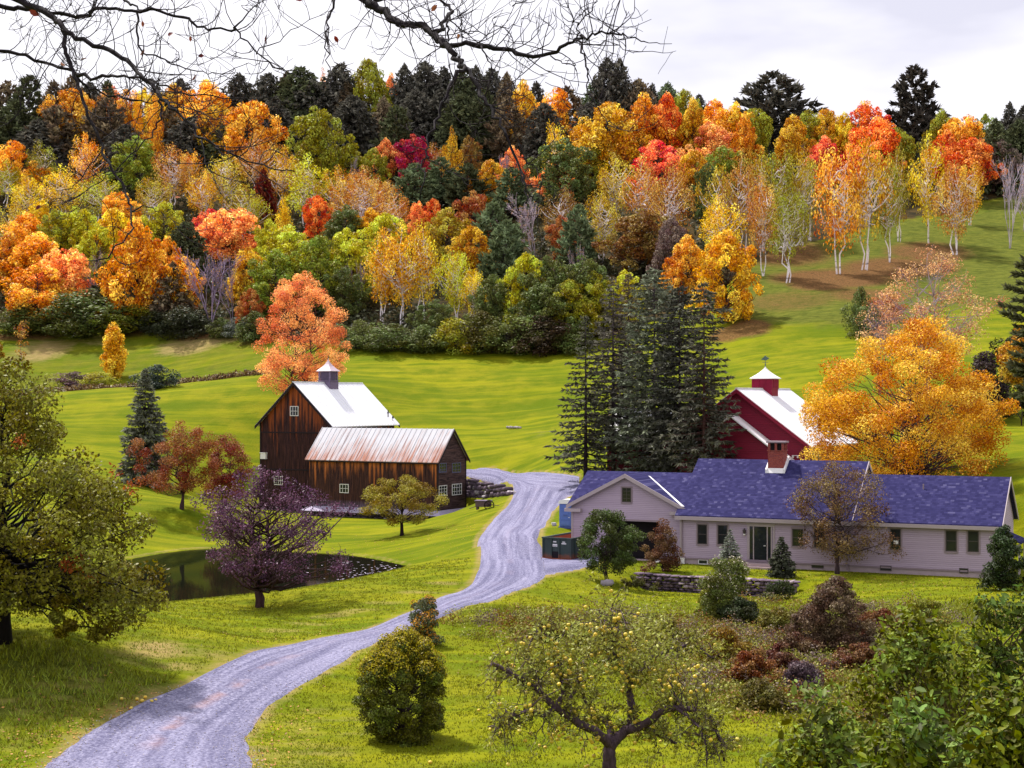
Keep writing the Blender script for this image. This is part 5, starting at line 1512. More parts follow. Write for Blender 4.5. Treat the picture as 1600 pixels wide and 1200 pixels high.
# cross gable over the doors, standing a hand above the main slope
kc = (GR - .02 - GE) / (-GX0 / 2)
for s in (-1, 1):
    e = gm + s * (-GX0 / 2 + .28); ze = GE - kc * .28 + .03
    gr.prism([(gm, GY0 - .30, GR + .03), (e, GY0 - .30, ze), (e, GY0 + .1, ze), (gm, GM, GR + .03)], (0, 0, .15))
gr.build('garage_roof', M['shingle'], house)
tr = MB()
for s in (-1, 1):
    e = gm + s * (-GX0 / 2 + .29); ze = GE - kc * .29
    tr.prism([(gm, GY0 - .37, GR - .10), (gm, GY0 - .37, GR + .19), (e, GY0 - .37, ze + .19), (e, GY0 - .37, ze - .08)], (0, .07, 0))
    a, b = (e - .12, e + 1.15) if s < 0 else (e - 1.15, e + .12)
    tr.box(a, b, GY0 - .42, GY0 - .01, ze - .30, ze - .06)
tr.build('gable_trim', M['trim'], house)
e = gm + (-GX0 / 2 + .2)     # the pale valley flashing
MB().prism([(gm + .55, GM - .75, GR + .20 - kg * .55), (gm + .72, GM - .75, GR + .20 - kg * .65), (e + .02, GY0 - .36, GE - .05 + .22), (e - .18, GY0 - .36, GE - .05 + .24)], (0, 0, .03)).build('valley_flashing', M['white'], house)
# eave boards, corner boards, rakes
tr = MB(); ke = (MR - HE) / (MD/2); kw = (WRg - HE) / (WD/2)
tr.box(-.28, X1 + .28, -.41, -.352, HE - ke * .35 - .16, HE - ke * .35 + .10); tr.box(X1 + .31, X2 + .28, -.39, -.332, HE - kw * .35 - .14, HE - kw * .35 + .10)
tr.box(-.02, X1, -.05, -.001, HE - .42, HE - .2)
for s in (0, 1):
    y = -.38 if s == 0 else WD + .36
    tr.prism([(X2 + .285, WD/2, WRg - .06), (X2 + .285, WD/2, WRg + .19), (X2 + .285, y, HE - kw * .36 + .19), (X2 + .285, y, HE - kw * .36 - .06)], (.05, 0, 0))
    y = -.38 if s == 0 else MD + .36
    tr.prism([(X1 + .285, MD/2, MR - .10), (X1 + .285, MD/2, MR + .19), (X1 + .285, y, HE - ke * .36 + .19), (X1 + .285, y, HE - ke * .36 - .06)], (.05, 0, 0))
tr.build('eave_trim', M['trim'], house)
for q in ((-.03, .14, -.03, -.002, .42, HE - .2), (X2 - .12, X2 + .04, -.01, .015, .42, HE - .1), (GX0 - .02, GX0 + .14, GY0 - .03, GY0 - .002, .1, GE - .1)): MB().box(*q).build('corner_board', M['trim'], house)
MB().box(-.02, X1, -.035, -.001, .34, .46).box(X1 + .02, X2, -.015, .019, .34, .46).build('water_table', M['trim_dark'], house)
M['sash'] = mat_plain('bronze_sash', (0.055, 0.042, 0.045), .5, .4, .1)
def hwin(x0, x1, y0, y1, nx=1, nz=2, label=None):
    a0, zt = hp(x0, y0); a1, zb = hp(x1, y1)
    return window(house, 'y', 0.02 if a0 > X1 else 0.0, a0, a1, zb, zt, nx, nz, M['sash'], .06, .05, .05, (M['trim_dark'], .10), label)
hwin(1090, 1105, 819, 850.5); hwin(1121.5, 1137, 820, 851); hwin(1238, 1255, 826, 854); hwin(1272, 1289, 825, 856)
w = hwin(1391, 1407.5, 826, 859.5, label='window with a white paper notice behind the glass')
a0, z0 = hp(1396.5, 850); a1, z1 = hp(1403.5, 844.5); MB().box(a0, a1, -.012, .001, z0, z1).build('paper_notice', M['white'], w)
hwin(1477.5, 1495, 828.5, 862); hwin(1512, 1529.5, 829, 863)
a0, zt = hp(972, 761.5, GY0); a1, zb = hp(986.5, 785, GY0); window(house, 'y', GY0, a0, a1, zb, zt, 2, 4, M['sash'], .06, .03, .05, (M['trim_dark'], .09), 'small dark garage gable window')
for x0, x1, y0, y1 in ((1091, 1106, 875, 883), (1268, 1287, 880, 888), (1375, 1393, 884, 892), (1499, 1513, 888, 896)):
    a0, zt = hp(x0, y0, -.0); a1, zb = hp(x1, y1, -.0); window(house, 'y', .03, a0, a1, max(zb, .02), max(zb, .02) + .33, 1, 1, M['white'] if x0 < 1100 else M['sash'], .05, .03, .05, None, 'low basement window in the foundation')
# patio door with sidelights
a0, zt = hp(1170, 822); a1, zb = hp(1206.5, 872); zb = .52; d = MB(); W_ = a1 - a0
for u in (0, .19, .78, .955): d.box(a0 + W_ * u, a0 + W_ * u + .07, -.07, -.001, zb, zt)
d.box(a0 - .10, a0 - .001, -.05, -.001, zb, zt + .16); d.box(a1 + .08, a1 + .18, -.05, -.001, zb, zt + .16); d.box(a0 - .18, a1 + .24, -.10, -.001, zt + .161, zt + .24); d.box(a0 - .0, a1 + .08, -.06, -.001, zt + .001, zt + .15)
door = d.build('door', M['trim'], house)
MB().box(a0 + .02, a1, -.03, -.002, zb, zt - .001).build('pane', M['glass'], door)
MB().tube([(a0 + W_ * .72, -.12, zb + 1.0), (a0 + W_ * .72, -.05, zb + 1.0)], [.03, .03], 6).box(a0 + W_ * .66, a0 + W_ * .73, -.14, -.11, zb + .98, zb + 1.02).build('handle', M['white'], door)
MB().box(a0 - .25, a1 + .25, -.9, -.06, -.2, .32).box(a0 - .25, a1 + .25, -1.25, -.901, -.25, .14).build('doorstep', mat_plain('pinkish_step_stone', (.45, .34, .36), .85, .2, .2, 2, bump=.3), house)
lx, lz = hp(1164, 834)
lm = MB().lathe([(.05, lz + .02), (.10, lz + .06), (.12, lz + .26), (.05, lz + .34), (.02, lz + .40)], (lx, -.16), 8).box(lx - .03, lx + .03, -.16, -.001, lz + .32, lz + .37)
lo = lm.build('wall_lantern', M['sash'], house); MB().lathe([(.03, lz - .10), (.085, lz - .06), (.085, lz + .0), (.05, lz + .019)], (lx, -.16), 8).build('lamp_glass', M['white'], lo)
# chimney on the front slope just under the ridge
cx0, _ = hp(1201.5, 740, 4.2); cx1, _ = hp(1226, 740, 4.2); cz1 = hp(1213, 687, 4.4)[1]
ch = MB().box(cx0, cx1, 3.9, 4.9, MR - 1.6, cz1 - .75).build('chimney', M['brick'], house)
mb = MB()
for x in (cx0, (cx0 + cx1) / 2 - .08, cx1 - .16): mb.box(x, x + .16, 3.9, 4.06, cz1 - .749, cz1 - .22); mb.box(x, x + .16, 4.74, 4.9, cz1 - .749, cz1 - .22)
mb.box(cx0, cx0 + .16, 4.3, 4.46, cz1 - .749, cz1 - .22).box(cx1 - .16, cx1, 4.3, 4.46, cz1 - .749, cz1 - .22).box(cx0 - .06, cx1 + .06, 3.84, 4.96, cz1 - .79, cz1 - .75)
mb.build('chimney_posts', M['brick'], ch)
MB().box(cx0 - .1, cx1 + .1, 3.8, 5.0, cz1 - .22, cz1 - .1).build('chimney_cap', M['trim_dark'], ch)
MB().box(cx0 + .17, cx1 - .17, 4.07, 4.73, cz1 - .749, cz1 - .23).build('chimney_flue', M['dark_inside'], ch)
zf = HE + ke * 3.75 + .2
fl = MB().prism([(cx0 - .14, 3.72, zf - .06), (cx1 + .14, 3.72, zf - .06), (cx1 + .14, 3.89, zf + .30), (cx0 - .14, 3.89, zf + .30)], (0, .012, 0))
for x in (cx0 - .14, cx1 + .02): fl.prism([(x, 3.72, zf - .06), (x, 5.0, HE + ke * 5.0 + .16), (x, 5.0, HE + ke * 5 + .46), (x, 3.72, zf + .22)], (.12, 0, 0))
fl.build('flashing', M['white'], ch)
for x_, y_ in ((3.2, 6.4), (9.4, 3.2)):
    z_ = HE + ke * (y_ if y_ < MD/2 else MD - y_)
    MB().tube([(x_, y_, z_), (x_, y_, z_ + .55)], [.05, .05], 8).build('vent_pipe', M['trim_dark'], house)
MB().tube([(16.5, 2.6, HE + kw * 2.6), (16.5, 2.6, HE + kw * 2.6 + .5)], [.05, .05], 8).build('vent_pipe', M['trim_dark'], house)
for x_ in (.10, X1 - .15, X2 - .25): MB().box(x_, x_ + .09, -.10, -.051, .1, HE - .45).build('downspout', M['trim_dark'], house)
# fallen white drainpipe by the left corner, and the end porch roof at the right
MB().tube([(-1.9, -.9, .02), (-.02, -.12, .40)], [.06, .06], 8).build('drainpipe', M['white'], house)
MB().box(-.12, .35, -.14, -.04, -.5, .43).build('foundation_pier', M['white'], house)
pr = MB().prism([(X2 + .02, 1.2, 2.75), (X2 + .02, 4.0, 2.75), (X2 + 1.3, 4.2, 2.2), (X2 + 1.3, 1.0, 2.2)], (0, 0, .1)).build('porch_roof', M['shingle'], house)
MB().box(X2 + 1.1, X2 + 1.22, 1.15, 1.27, .2, 2.2).box(X2 + 1.1, X2 + 1.22, 3.9, 4.02, .2, 2.2).build('porch_post', M['trim'], house)
window(house, 'x', X2 + .01, 1.9, 2.7, 1.1, 2.2, 1, 2, M['sash'], .06, .05, .05)

# ------------------------------------------------------------------ dumpster, portable toilet, walls, stones, cart
h = hit(848, 876); dump = empty('dumpster', (h[0], h[1], h[2] + .02), radians(-29))
tag(dump, 'open dark green roll-off dumpster with rusty inside on the gravel yard', 'dumpster')
def mat_dump():
    t = NT('dumpster_paint'); tc = t.n('TexCoord'); o = (tc, 'Object'); sp = t.n('SeparateXYZ', Vector=o)
    nz = t.noise(o, 1.6, 6, .65); g = t.n('MapRange', Value=(sp, 'Z')); g.inputs[1].default_value = .75; g.inputs[2].default_value = .05
    v = t.math('ADD', t.math('MULTIPLY', g, .45), t.math('MULTIPLY', nz, .7))
    c = t.mix(t.noise(t.mapping(o, (2, 2, .5)), 1.5, 5), (.016, .030, .027), (.045, .066, .066))
    c = t.mix(t.ramp(v, [(.45, 0.0), (.66, 1.0)]), c, (.16, .055, .03))
    return t.done(t.bsdf(c, .55, .35, t.bump(nz, .3, .02)))
M['dump'] = mat_dump(); M['rust'] = mat_plain('rusty_steel', (.30, .075, .035), .85, .2, .5, 2.5, bump=.3)
DW, DL, DH, z0 = 2.35, 5.6, 1.62, .22
MB().box(0, DW, 0, .08, z0, DH).box(0, DW, DL - .08, DL, z0, DH).box(0, .08, .081, DL - .081, z0, DH).box(DW - .08, DW, .081, DL - .081, z0, DH).build('body', M['dump'], dump)
MB().box(.081, .10, .1, DL - .1, z0 + .1, DH - .02).box(.11, DW - .1, DL - .10, DL - .082, z0 + .1, DH - .02).box(DW - .10, DW - .081, .1, DL - .1, z0 + .1, DH - .02).box(.11, DW - .11, .1, DL - .11, z0, z0 + .1).build('lining', M['rust'], dump)
MB().box(-.06, DW + .06, -.07, .10, DH, DH + .10).box(-.06, DW + .06, DL - .1, DL + .07, DH, DH + .10).box(-.06, .10, .101, DL - .101, DH, DH + .1).box(DW - .1, DW + .06, .101, DL - .101, DH, DH + .1).build('rim', M['dump'], dump)
for x in (0, .68, 1.32, DW - .1): MB().box(x, x + .1, -.09, -.001, z0, DH).build('rib', M['dump'], dump)
for y in (.5, 1.4, 2.3, 3.2, 4.1, 5.0):
    MB().box(-.09, -.001, y, y + .1, z0, DH).build('rib', M['dump'], dump); MB().box(DW + .001, DW + .09, y, y + .1, z0, DH).build('rib', M['dump'], dump)
MB().box(-.05, DW + .05, -.12, -.002, .02, .215).box(.1, .3, -.1, DL, -.05, z0 - .01).box(DW - .3, DW - .1, -.1, DL, -.05, z0 - .01).build('skid', M['rust'], dump)
MB().box(.80, 1.31, -.03, -.002, z0 + .01, .70).build('hatch', M['dark_inside'], dump)
mb = MB(); dk = MB()
for x0, x1, z_0, z_1 in ((.86, 1.12, 1.36, 1.45), (.82, 1.2, 1.05, 1.24), (1.55, 1.92, 1.25, 1.33), (1.62, 1.84, 1.37, 1.44)):
    mb.box(x0, x1, -.012, -.003, z_0, z_1)
    for k in range(5): dk.box(x0 + (x1 - x0) * (.08 + .18 * k), x0 + (x1 - x0) * (.18 + .18 * k), -.016, -.0125, z_0 + .02, z_0 + (z_1 - z_0) * .5)
st = mb.build('sticker', M['white'], dump); dk.build('sticker_print', M['black_wood'], st)

h = hit(884, 826); pt = empty('portable_toilet', tuple(h), radians(-22))
tag(pt, 'blue portable toilet with white domed roof beside the garage', 'portable toilet')
M['blue_plastic'] = mat_plain('blue_plastic', (.10, .17, .52), .45, .4, .12)
M['blue_dark'] = mat_plain('dark_blue_plastic', (.06, .09, .30), .5, .4, .12)
MB().box(-.58, .58, 0, 1.15, .14, 2.02).build('cabin', M['blue_plastic'], pt, bevel=.04)
MB().box(-.64, .64, -.06, 1.2, 0, .139).build('skid_base', M['blue_dark'], pt)
mb = MB().box(-.46, .46, -.05, -.001, .22, 1.92)
dr = mb.build('door', M['blue_plastic'], pt)
mb = MB()
for z_0, z_1 in ((.3, .62), (.72, .80), (1.45, 1.55), (1.68, 1.84)): mb.box(-.38, .38, -.085, -.051, z_0, z_1)
mb.box(-.24, .24, -.085, -.051, 1.0, 1.28); mb.build('door_panel', M['blue_plastic'], dr); MB().box(-.17, .17, -.10, -.0855, 1.06, 1.14).build('vent', M['blue_dark'], dr)
MB().box(.27, .36, -.1, -.051, .88, .94).build('handle', M['white'], dr)
rows = []; mb = MB()
prof = [(-.66, 2.02), (-.64, 2.16), (-.5, 2.30), (-.25, 2.38), (.25, 2.38), (.5, 2.30), (.64, 2.16), (.66, 2.02)]
mb.prism([(x, -.08, z) for x, z in prof], (0, 1.3, 0)); mb.build('roof', mat_plain('white_plastic', (.80, .80, .84), .4, .4, .04), pt)

rg = np.random.RandomState(21)
p0, p1, p2 = hit(724, 777), hit(765, 777), hit(799, 773)
sw = empty('stone_wall', tuple(p1), 0); tag(sw, 'dry stone retaining wall with pale boulders right of the old barn', 'stone wall')
c1, s1 = wall_of_stones((p0 - p1)[:2], (0, 0), 2.0, 1.7, p0[2] - p1[2] - .15, -.15, .62, rg, .7); c2, s2 = wall_of_stones((0, 0), (p2 - p1)[:2], 1.7, .75, -.15, p2[2] - p1[2] - .15, .6, rg, .7)
for k in range(9): u = rg.rand(); q = (p0 - p1) * (1 - u) + (p2 - p1) * u; c1.append((q[0], q[1] - .5, q[2] + .15)); s1.append((.9, .6, .5))
rocks_obj('stones', c1 + c2, s1 + s2, rg, M['stone'], sw)

tw = empty('terrace_wall', tuple(np.array((*(HOUSE_O[:2] + HB * TERR_F), HOUSE_O[2]))), HOUSE_RZ); tag(tw, 'low violet-grey dry stone terrace wall below the house lawn', 'stone wall')
cs, ss = wall_of_stones((TERR_W0, .15), (TERR_W1, .15), 1.2, 1.15, -1.2, -1.15, .30, rg, .9, .05)
rocks_obj('stones', cs, [(s[0] * 1.15, s[1], s[2] * .9) for s in ss], rg, M['stone_violet'], tw)
cs = [(x, .20 + rg.normal() * .04, .02 + rg.normal() * .02) for x in np.arange(TERR_W0, TERR_W1, .62)]
rocks_obj('capstones', cs, [(.8 * rg.uniform(.8, 1.2), .95, .12) for _ in cs], rg, M['stone_violet'], tw)

def boulder(px, py, w, hgt, label, seed, mat='stone_pale'):
    q = hit(px, py); r = np.random.RandomState(seed)
    V, L, S, T = rocks([np.array((0, 0, hgt * .3))], [(w, w * .7, hgt)], r, .3)
    o = link('boulder', mesh_np('boulder', V, L, S, {'tint': T}, True, M[mat])); o.location = tuple(q)
    return tag(o, label, 'boulder', 'loose boulders near the house')
boulder(948, 915, 1.05, .5, 'pale flat boulder at the left end of the terrace planting', 3)
boulder(1048, 921, .6, .45, 'small pale boulder at the foot of the terrace wall', 4)
boulder(866, 822, .5, .4, 'small grey rock beside the portable toilet', 5)
q = hit(803, 670); rp = empty('rock_pile', tuple(q), 0); tag(rp, 'small pile of grey rocks lying in the open meadow', 'rock pile')
cs = [(x, rg.normal() * .3, .12 + .1 * rg.rand()) for x in np.linspace(-.8, .8, 9)]
rocks_obj('rocks', cs, [(.42, .4, .34)] * len(cs), rg, M['stone_pale'], rp)

q = hit(756, 797); cart = empty('hand_cart', tuple(q), radians(-12)); tag(cart, 'old wooden cart with one iron wheel parked by the barn corner', 'cart')
M['old_wood'] = mat_plain('grey_brown_wood', (.13, .085, .10), .85, .15, .4, 5, bump=.4)
MB().box(-.85, .55, 0, .9, .3, .85).build('box', M['old_wood'], cart)
MB().box(-.95, .65, -.08, .98, .851, .92).build('lid', M['barn_trim'], cart)
def torus(R, r, c, n=22, k=6):
    V, Fc = [], []
    for i in range(n):
        a = 2 * pi * i / n
        for j in range(k):
            b = 2 * pi * j / k; V.append((c[0] + (R + r * cos(b)) * cos(a), c[1] + r * sin(b), c[2] + (R + r * cos(b)) * sin(a)))
    for i in range(n):
        for j in range(k): Fc.append((i*k + j, ((i+1) % n)*k + j, ((i+1) % n)*k + (j+1) % k, i*k + (j+1) % k))
    return V, Fc
wh = MB(); wh.add(*torus(.47, .05, (.55, -.1, .48)))
for i in range(8): a = i * pi / 4; wh.tube([(.55, -.1, .48), (.55 + .45 * cos(a), -.1, .48 + .45 * sin(a))], [.025, .02], 5)
wh.build('wheel', M['black_wood'], cart)
MB().tube([(.5, .3, .55), (1.5, .3, .42)], [.04, .03], 6).tube([(-.8, .3, .35), (-1.5, .25, .1)], [.04, .04], 6).box(-.8, -.65, .1, .25, 0, .3).box(-.8, -.65, .65, .8, 0, .3).build('shaft', M['old_wood'], cart)
# ------------------------------------------------------------------ single trees and shrubs
def hero(name, label, cat, base, H, prof, n, lr, per, leaf, tr, col, bark, seed, mat='leaf', group=None, g=0.62, k=6, **kw):
    """prof radii in metres"""
    rng = np.random.RandomState(seed)
    kw['limb_r'] = kw.get('limb_r', .3) * .72
    d_ = kw.pop('dens', 1.0)
    kw['extra'] = [(q[0] - base[0], q[1] - base[1], q[2] - base[2], q[3]) for q in kw.get('extra', ())]
    p, r, l, cen = lobed(rng, H, prof, n, lr, int(per * 2.1 * d_), leaf * 1.30, tr, **kw)
    g *= 1.35
    t = empty(name, (base[0], base[1], base[2] - .05)); tag(t, label, cat, group)
    link('trunk', tubes_mesh('trunk', p, r, k, M['bark']), t, srgb(bark))
    c = srgb(C_.get(col, col))
    link('crown', cards_mesh('crown', [l], M[mat]), t, tuple(x * g for x in c))
    return t, cen
def px_prof(base, H, rows):
    """rows of (photo y, right reach px, left reach px) -> profile in metres"""
    s = base[1] / F; yb = HORIZON - (base[2] - CZ) / s
    out = [((yb - y) * s / H, R * s, L * s) for y, R, L in rows]
    return sorted(out)
def hero_px(name, label, cat, px, foot, top, rows, n, lr_px, per, leaf, tr, col, bark, seed, Y=None, **kw):
    if Y is None: b = hit(px, foot)
    else:
        x = (px - 800) / F * Y; b = np.array((x, Y, grid_z(x, Y)))
    H = (CZ + (HORIZON - top) / F * b[1]) - b[2]
    return hero(name, label, cat, b, H, px_prof(b, H, rows), n, lr_px / F * b[1], per, leaf, tr, col, bark, seed, **kw)

VIO = '#3e3038'
# big maple on the left bank
t, _ = hero_px('maple_tree', 'large dark green maple with yellow-tipped leaves standing on the left bank', 'maple', 2, 1004, 556,
        [(940, 120, 120), (915, 250, 200), (880, 262, 230), (830, 262, 220), (780, 232, 190), (740, 208, 160), (705, 138, 110), (640, 116, 60), (600, 98, 30), (575, 72, 0), (557, 56, -40)],
        165, 29, 150, .058, .30, '#8a8220', '#1c1518', 11, mat='leaf_near', fork=.26, amp=.1, extra=[(*P(x_, y_, 53.5 + d_), r_) for x_, y_, d_, r_ in ((215,930,0,.8),(180,948,-.8,.8),(150,960,0,.75),(200,965,.7,.6),(170,980,-.2,.5),(150,990,-.6,.32),(125,935,1,.6),(95,940,-1,.35),(88,962,-1,.28),(235,900,.5,.7),(240,935,-1,.5),(95,985,-1.2,.25),(110,975,-1,.25),(60,930,1.5,.6),(-60,945,1,.9),(-100,960,-1,.8))], fill=.3, flat=.85, twigs=1, outward=.35, g=.55, limb_r=.35, shell=.2)
rng = np.random.RandomState(12)      # orange turning sprays on it
sp = []
b = np.array(t.location)
for px, py, rr, n in ((120, 875, 22, 170), (105, 885, 14, 70), (205, 760, 16, 60), (30, 690, 14, 60), (140, 905, 16, 70), (180, 735, 14, 40)):
    Y = b[1] - 3.0 + rng.rand(); c = P(px, py, Y) - b
    d = norm(rng.normal(size=(n, 3))); sp.append(leaf_cards(c + d * rr / F * Y * (rng.rand(n)[:, None]) ** .5, norm(rng.normal(size=(n, 3))), .06 * rng.uniform(.6, 1.3, n), rng))
link('turning_leaves', cards_mesh('turning_leaves', sp, M['leaf_near']), t, tuple(x * .6 for x in srgb('#c8642a')))['label'] = 'orange turning leaves'

# salmon maple behind the barn
hero_px('maple_tree', 'big glowing salmon-orange maple standing behind the old barn roof', 'maple', 472, 612, 431,
        [(608, 45, 62), (590, 62, 76), (560, 76, 78), (530, 78, 72), (505, 76, 68), (480, 70, 60), (458, 54, 52), (440, 36, 38), (432, 14, 14)],
        175, 11, 150, .072, .26, '#ffa868', '#50363c', 13, mat='leaf_mixed', Y=196, amp=.07, twigs=1, fork=.12, fill=.3, flat=.9, stems=2, g=.68, shell=.4)
# golden maple behind the house
hero_px('maple_tree', 'large golden-orange maple with fanning limbs behind the house', 'maple', 1425, 768, 500,
        [(756, 130, 120), (735, 140, 160), (700, 156, 186), (660, 166, 188), (620, 168, 178), (590, 152, 165), (565, 124, 125), (540, 96, 90), (518, 66, 30), (500, 40, -5)],
        195, 23, 250, .068, .34, '#eaa818', '#54424c', 14, mat='leaf_gold', Y=127, amp=.05, fork=.06, fill=.32, flat=.75, stems=5, g=.66, shell=.35, stem_spread=.16, twigs=1, limb_r=.28)
# pale half-bare tree behind it
hero_px('half_bare_tree', 'pale pinkish half-bare tree with orange tufts behind the golden maple', 'tree', 1450, 600, 392,
        [(560, 60, 50), (530, 100, 90), (490, 100, 98), (460, 96, 88), (430, 80, 70), (405, 40, 40), (394, 10, 10)],
        80, 19, 60, .085, .20, '#e6a878', '#b09cae', 15, mat='leaf_mixed', Y=172, fork=.15, fill=.3, stems=3, twigs=14, g=.62, limb_r=.40, shell=.3)
hero_px('half_bare_tree', 'smaller violet-grey half-bare tree left of the pale pinkish one', 'tree', 1375, 580, 470,
        [(560, 40, 34), (530, 48, 40), (505, 46, 36), (485, 34, 26), (472, 8, 8)],
        30, 15, 24, .08, .14, '#9a7a80', '#8a7486', 16, Y=180, fork=.12, fill=.3, stems=3, twigs=10, g=.55, limb_r=.4, shell=.3)
for k, (px, foot, top, w, col, lb) in enumerate([(1575, 650, 528, 60, '#3a3c22', 'dark leafy shrub right of the golden maple'), (1540, 640, 548, 40, '#4c3c40', 'dusky shrub between the golden maple and the dark leafy shrub'), (1596, 600, 512, 40, '#d0941c', 'gold-leaved shrub at the right edge above the dark leafy shrub')]):
    hero_px('shrub', lb, 'shrub', px, foot, top, [(foot, w * .7, w * .7), ((foot + top) / 2, w, w), (top + 10, w * .5, w * .5), (top, 5, 5)], 40, 14, 130, .10, .06, col, VIO, 30 + k, Y=165 - 4 * k, fork=.05, stems=3, g=.6, group='shrubs on the right slope')

# purple crabapple by the pond
hero_px('crabapple_tree', 'purple-leaved crabapple with twisted trunk on the pond bank', 'crabapple', 405, 950, 733,
        [(900, 80, 40), (885, 150, 70), (860, 178, 100), (835, 180, 118), (805, 166, 120), (780, 132, 96), (760, 88, 66), (742, 50, 34), (734, 14, 10)],
        120, 17, 70, .052, .26, '#6c4464', '#4a3238', 17, mat='leaf_near', dens=.75, fork=.15, amp=.25, fill=.2, flat=.8, stems=3, twigs=9, g=.62, limb_r=.42, shell=.2, stem_spread=.2, outward=.4)
# two rust trees beyond the pond
hero_px('apple_tree', 'rust-orange tree with a bare forked trunk beyond the pond', 'tree', 284, 796, 661,
        [(762, 34, 60), (745, 48, 70), (728, 58, 70), (708, 60, 68), (690, 52, 60), (675, 38, 42), (663, 14, 14)],
        90, 12, 130, .055, .22, '#a85c30', '#4c363c', 18, mat='leaf_mixed', fork=.22, fill=.3, flat=.8, stems=2, twigs=1, g=.55, shell=.25, stem_spread=.2, amp=.28)
hero_px('apple_tree', 'rust-red low tree left of the barn, right of the taller rust tree', 'tree', 352, 780, 680,
        [(775, 30, 34), (750, 42, 36), (725, 46, 34), (700, 38, 28), (682, 14, 10)],
        60, 12, 140, .058, .16, '#a04c30', '#4c363c', 19, mat='leaf_mixed', Y=158, fork=.15, fill=.35, flat=.8, stems=2, g=.52, shell=.3)
# small yellow-green apple tree in front of the barn wing
hero_px('apple_tree', 'small flat-topped yellow-green apple tree in front of the barn wing', 'apple tree', 628, 837, 744,
        [(815, 38, 40), (798, 66, 62), (782, 70, 68), (766, 58, 56), (752, 34, 36), (745, 12, 12)],
        70, 11, 120, .055, .20, '#aa9428', '#2a1c22', 20, mat='leaf_mixed', fork=.26, fill=.35, flat=.65, g=.52, shell=.3)
# crab tree in front of the house
hero_px('crabapple_tree', 'brownish half-bare crabapple right in front of the house wall', 'crabapple', 1308, 897, 724,
        [(868, 84, 30), (850, 96, 60), (820, 108, 84), (795, 112, 90), (770, 106, 88), (750, 82, 70), (735, 50, 56), (726, 14, 20)],
        100, 17, 72, .050, .20, '#84643c', '#4a3a42', 22, mat='leaf_mixed', fork=.22, fill=.25, flat=.85, stems=2, twigs=6, g=.55, limb_r=.32, shell=.2, stem_spread=.12)
# young yellow tree and thin bare sapling on the upper left field
hero_px('poplar_tree', 'young slender bright yellow tree alone on the upper left field', 'poplar', 178, 592, 506,
        [(585, 14, 10), (570, 22, 24), (550, 24, 22), (530, 20, 18), (515, 12, 10), (507, 3, 3)], 100, 6.5, 70, .10, .09, '#f6c02c', '#4a3840', 23, fork=.15, fill=.2, flat=1.1, g=.72, shell=.3)
hero_px('sapling', 'thin almost leafless sapling with a brown-gold tip on the upper left field', 'sapling', 34, 585, 502,
        [(560, 8, 8), (540, 12, 12), (520, 14, 14), (505, 14, 12), (502, 3, 3)], 18, 6, 16, .10, .07, '#c8842c', '#84647a', 24, fork=.2, fill=.2, twigs=7, g=.6, limb_r=.5)
hero_px('shrub', 'gold shrub cut by the left edge beyond the big maple', 'shrub', -8, 600, 535, [(600, 14, 14), (570, 20, 20), (540, 12, 12)], 26, 9, 110, .12, .06, '#a87c1c', VIO, 25, Y=226, stems=3, fork=.05, g=.6)

# conifers in the valley
def spruce(name, label, cat, px, foot, top, rows, whorls, per, col, seed, Y=None, spray=.30, spray_n=30, group=None, trunk=.2, bark='#3c2e38', **kw):
    rng = np.random.RandomState(seed)
    if Y is None: b = hit(px, foot)
    else: x = (px - 800) / F * Y; b = np.array((x, Y, grid_z(x, Y)))
    H = (CZ + (HORIZON - top) / F * b[1]) - b[2]; s = b[1] / F; yb = HORIZON - (b[2] - CZ) / s
    prof = sorted(((yb - y) * s / H, R * s * (.86 if group == 'tall spruces between the barns' and y < 680 else 1.0)) for y, R in rows)
    p, r, l = conifer(rng, H, prof, int(whorls * 1.15), per + 1, spray=spray * 1.0, spray_n=int(spray_n * 1.45), trunk_r=trunk, aspect=.30, **kw)
    t = empty(name, (b[0], b[1], b[2] - .05), rng.rand() * 6); tag(t, label, cat, group)
    link('trunk', tubes_mesh('trunk', p, r, 5, M['bark']), t, srgb(bark))
    link('crown', cards_mesh('crown', [l], M['needle']), t, tuple(x * k for x, k in zip(srgb(col), (3.7, 3.4, 3.0))))
    return t
G = 'tall spruces between the barns'
spruce('spruce_tree', 'open-boughed spruce at the left end of the tall group, beside the gravel track', 'spruce', 915, 748, 492, [(735, 50), (700, 58), (640, 48), (580, 34), (530, 18), (495, 3)], 26, 7, '#343630', 40, Y=148, group=G, droop=.22, bare=.10, spray_n=26, jitter=.35)
spruce('spruce_tree', 'thin grey-brown spruce second from the left in the tall group', 'spruce', 958, 748, 432, [(735, 34), (680, 42), (600, 46), (520, 36), (470, 22), (435, 3)], 30, 7, '#3c3c3a', 41, Y=150, group=G, droop=.2, bare=.14, spray_n=20, jitter=.4, bark='#5a4a58')
spruce('spruce_tree', 'tallest broad bluish spruce in the middle of the tall group', 'spruce', 1022, 748, 418, [(735, 60), (680, 68), (600, 66), (540, 60), (490, 54), (455, 42), (430, 22), (420, 6)], 34, 9, '#40463e', 42, Y=146, group=G, droop=.18, bare=.06, spray_n=40, jitter=.3, bark='#5a4a58')
spruce('spruce_tree', 'slim brown-tipped spruce rising just behind the broad bluish one', 'spruce', 982, 748, 424, [(735, 40), (640, 40), (540, 30), (470, 16), (427, 3)], 28, 7, '#3e3830', 43, Y=154, group=G, droop=.2, bare=.1, spray_n=24)
spruce('spruce_tree', 'dense dark spruce right of the broad bluish one, touching the red barn', 'spruce', 1062, 748, 446, [(735, 62), (680, 66), (600, 56), (530, 44), (480, 30), (450, 10)], 32, 9, '#2e302e', 44, Y=142, group=G, droop=.2, bare=.05, spray_n=40)
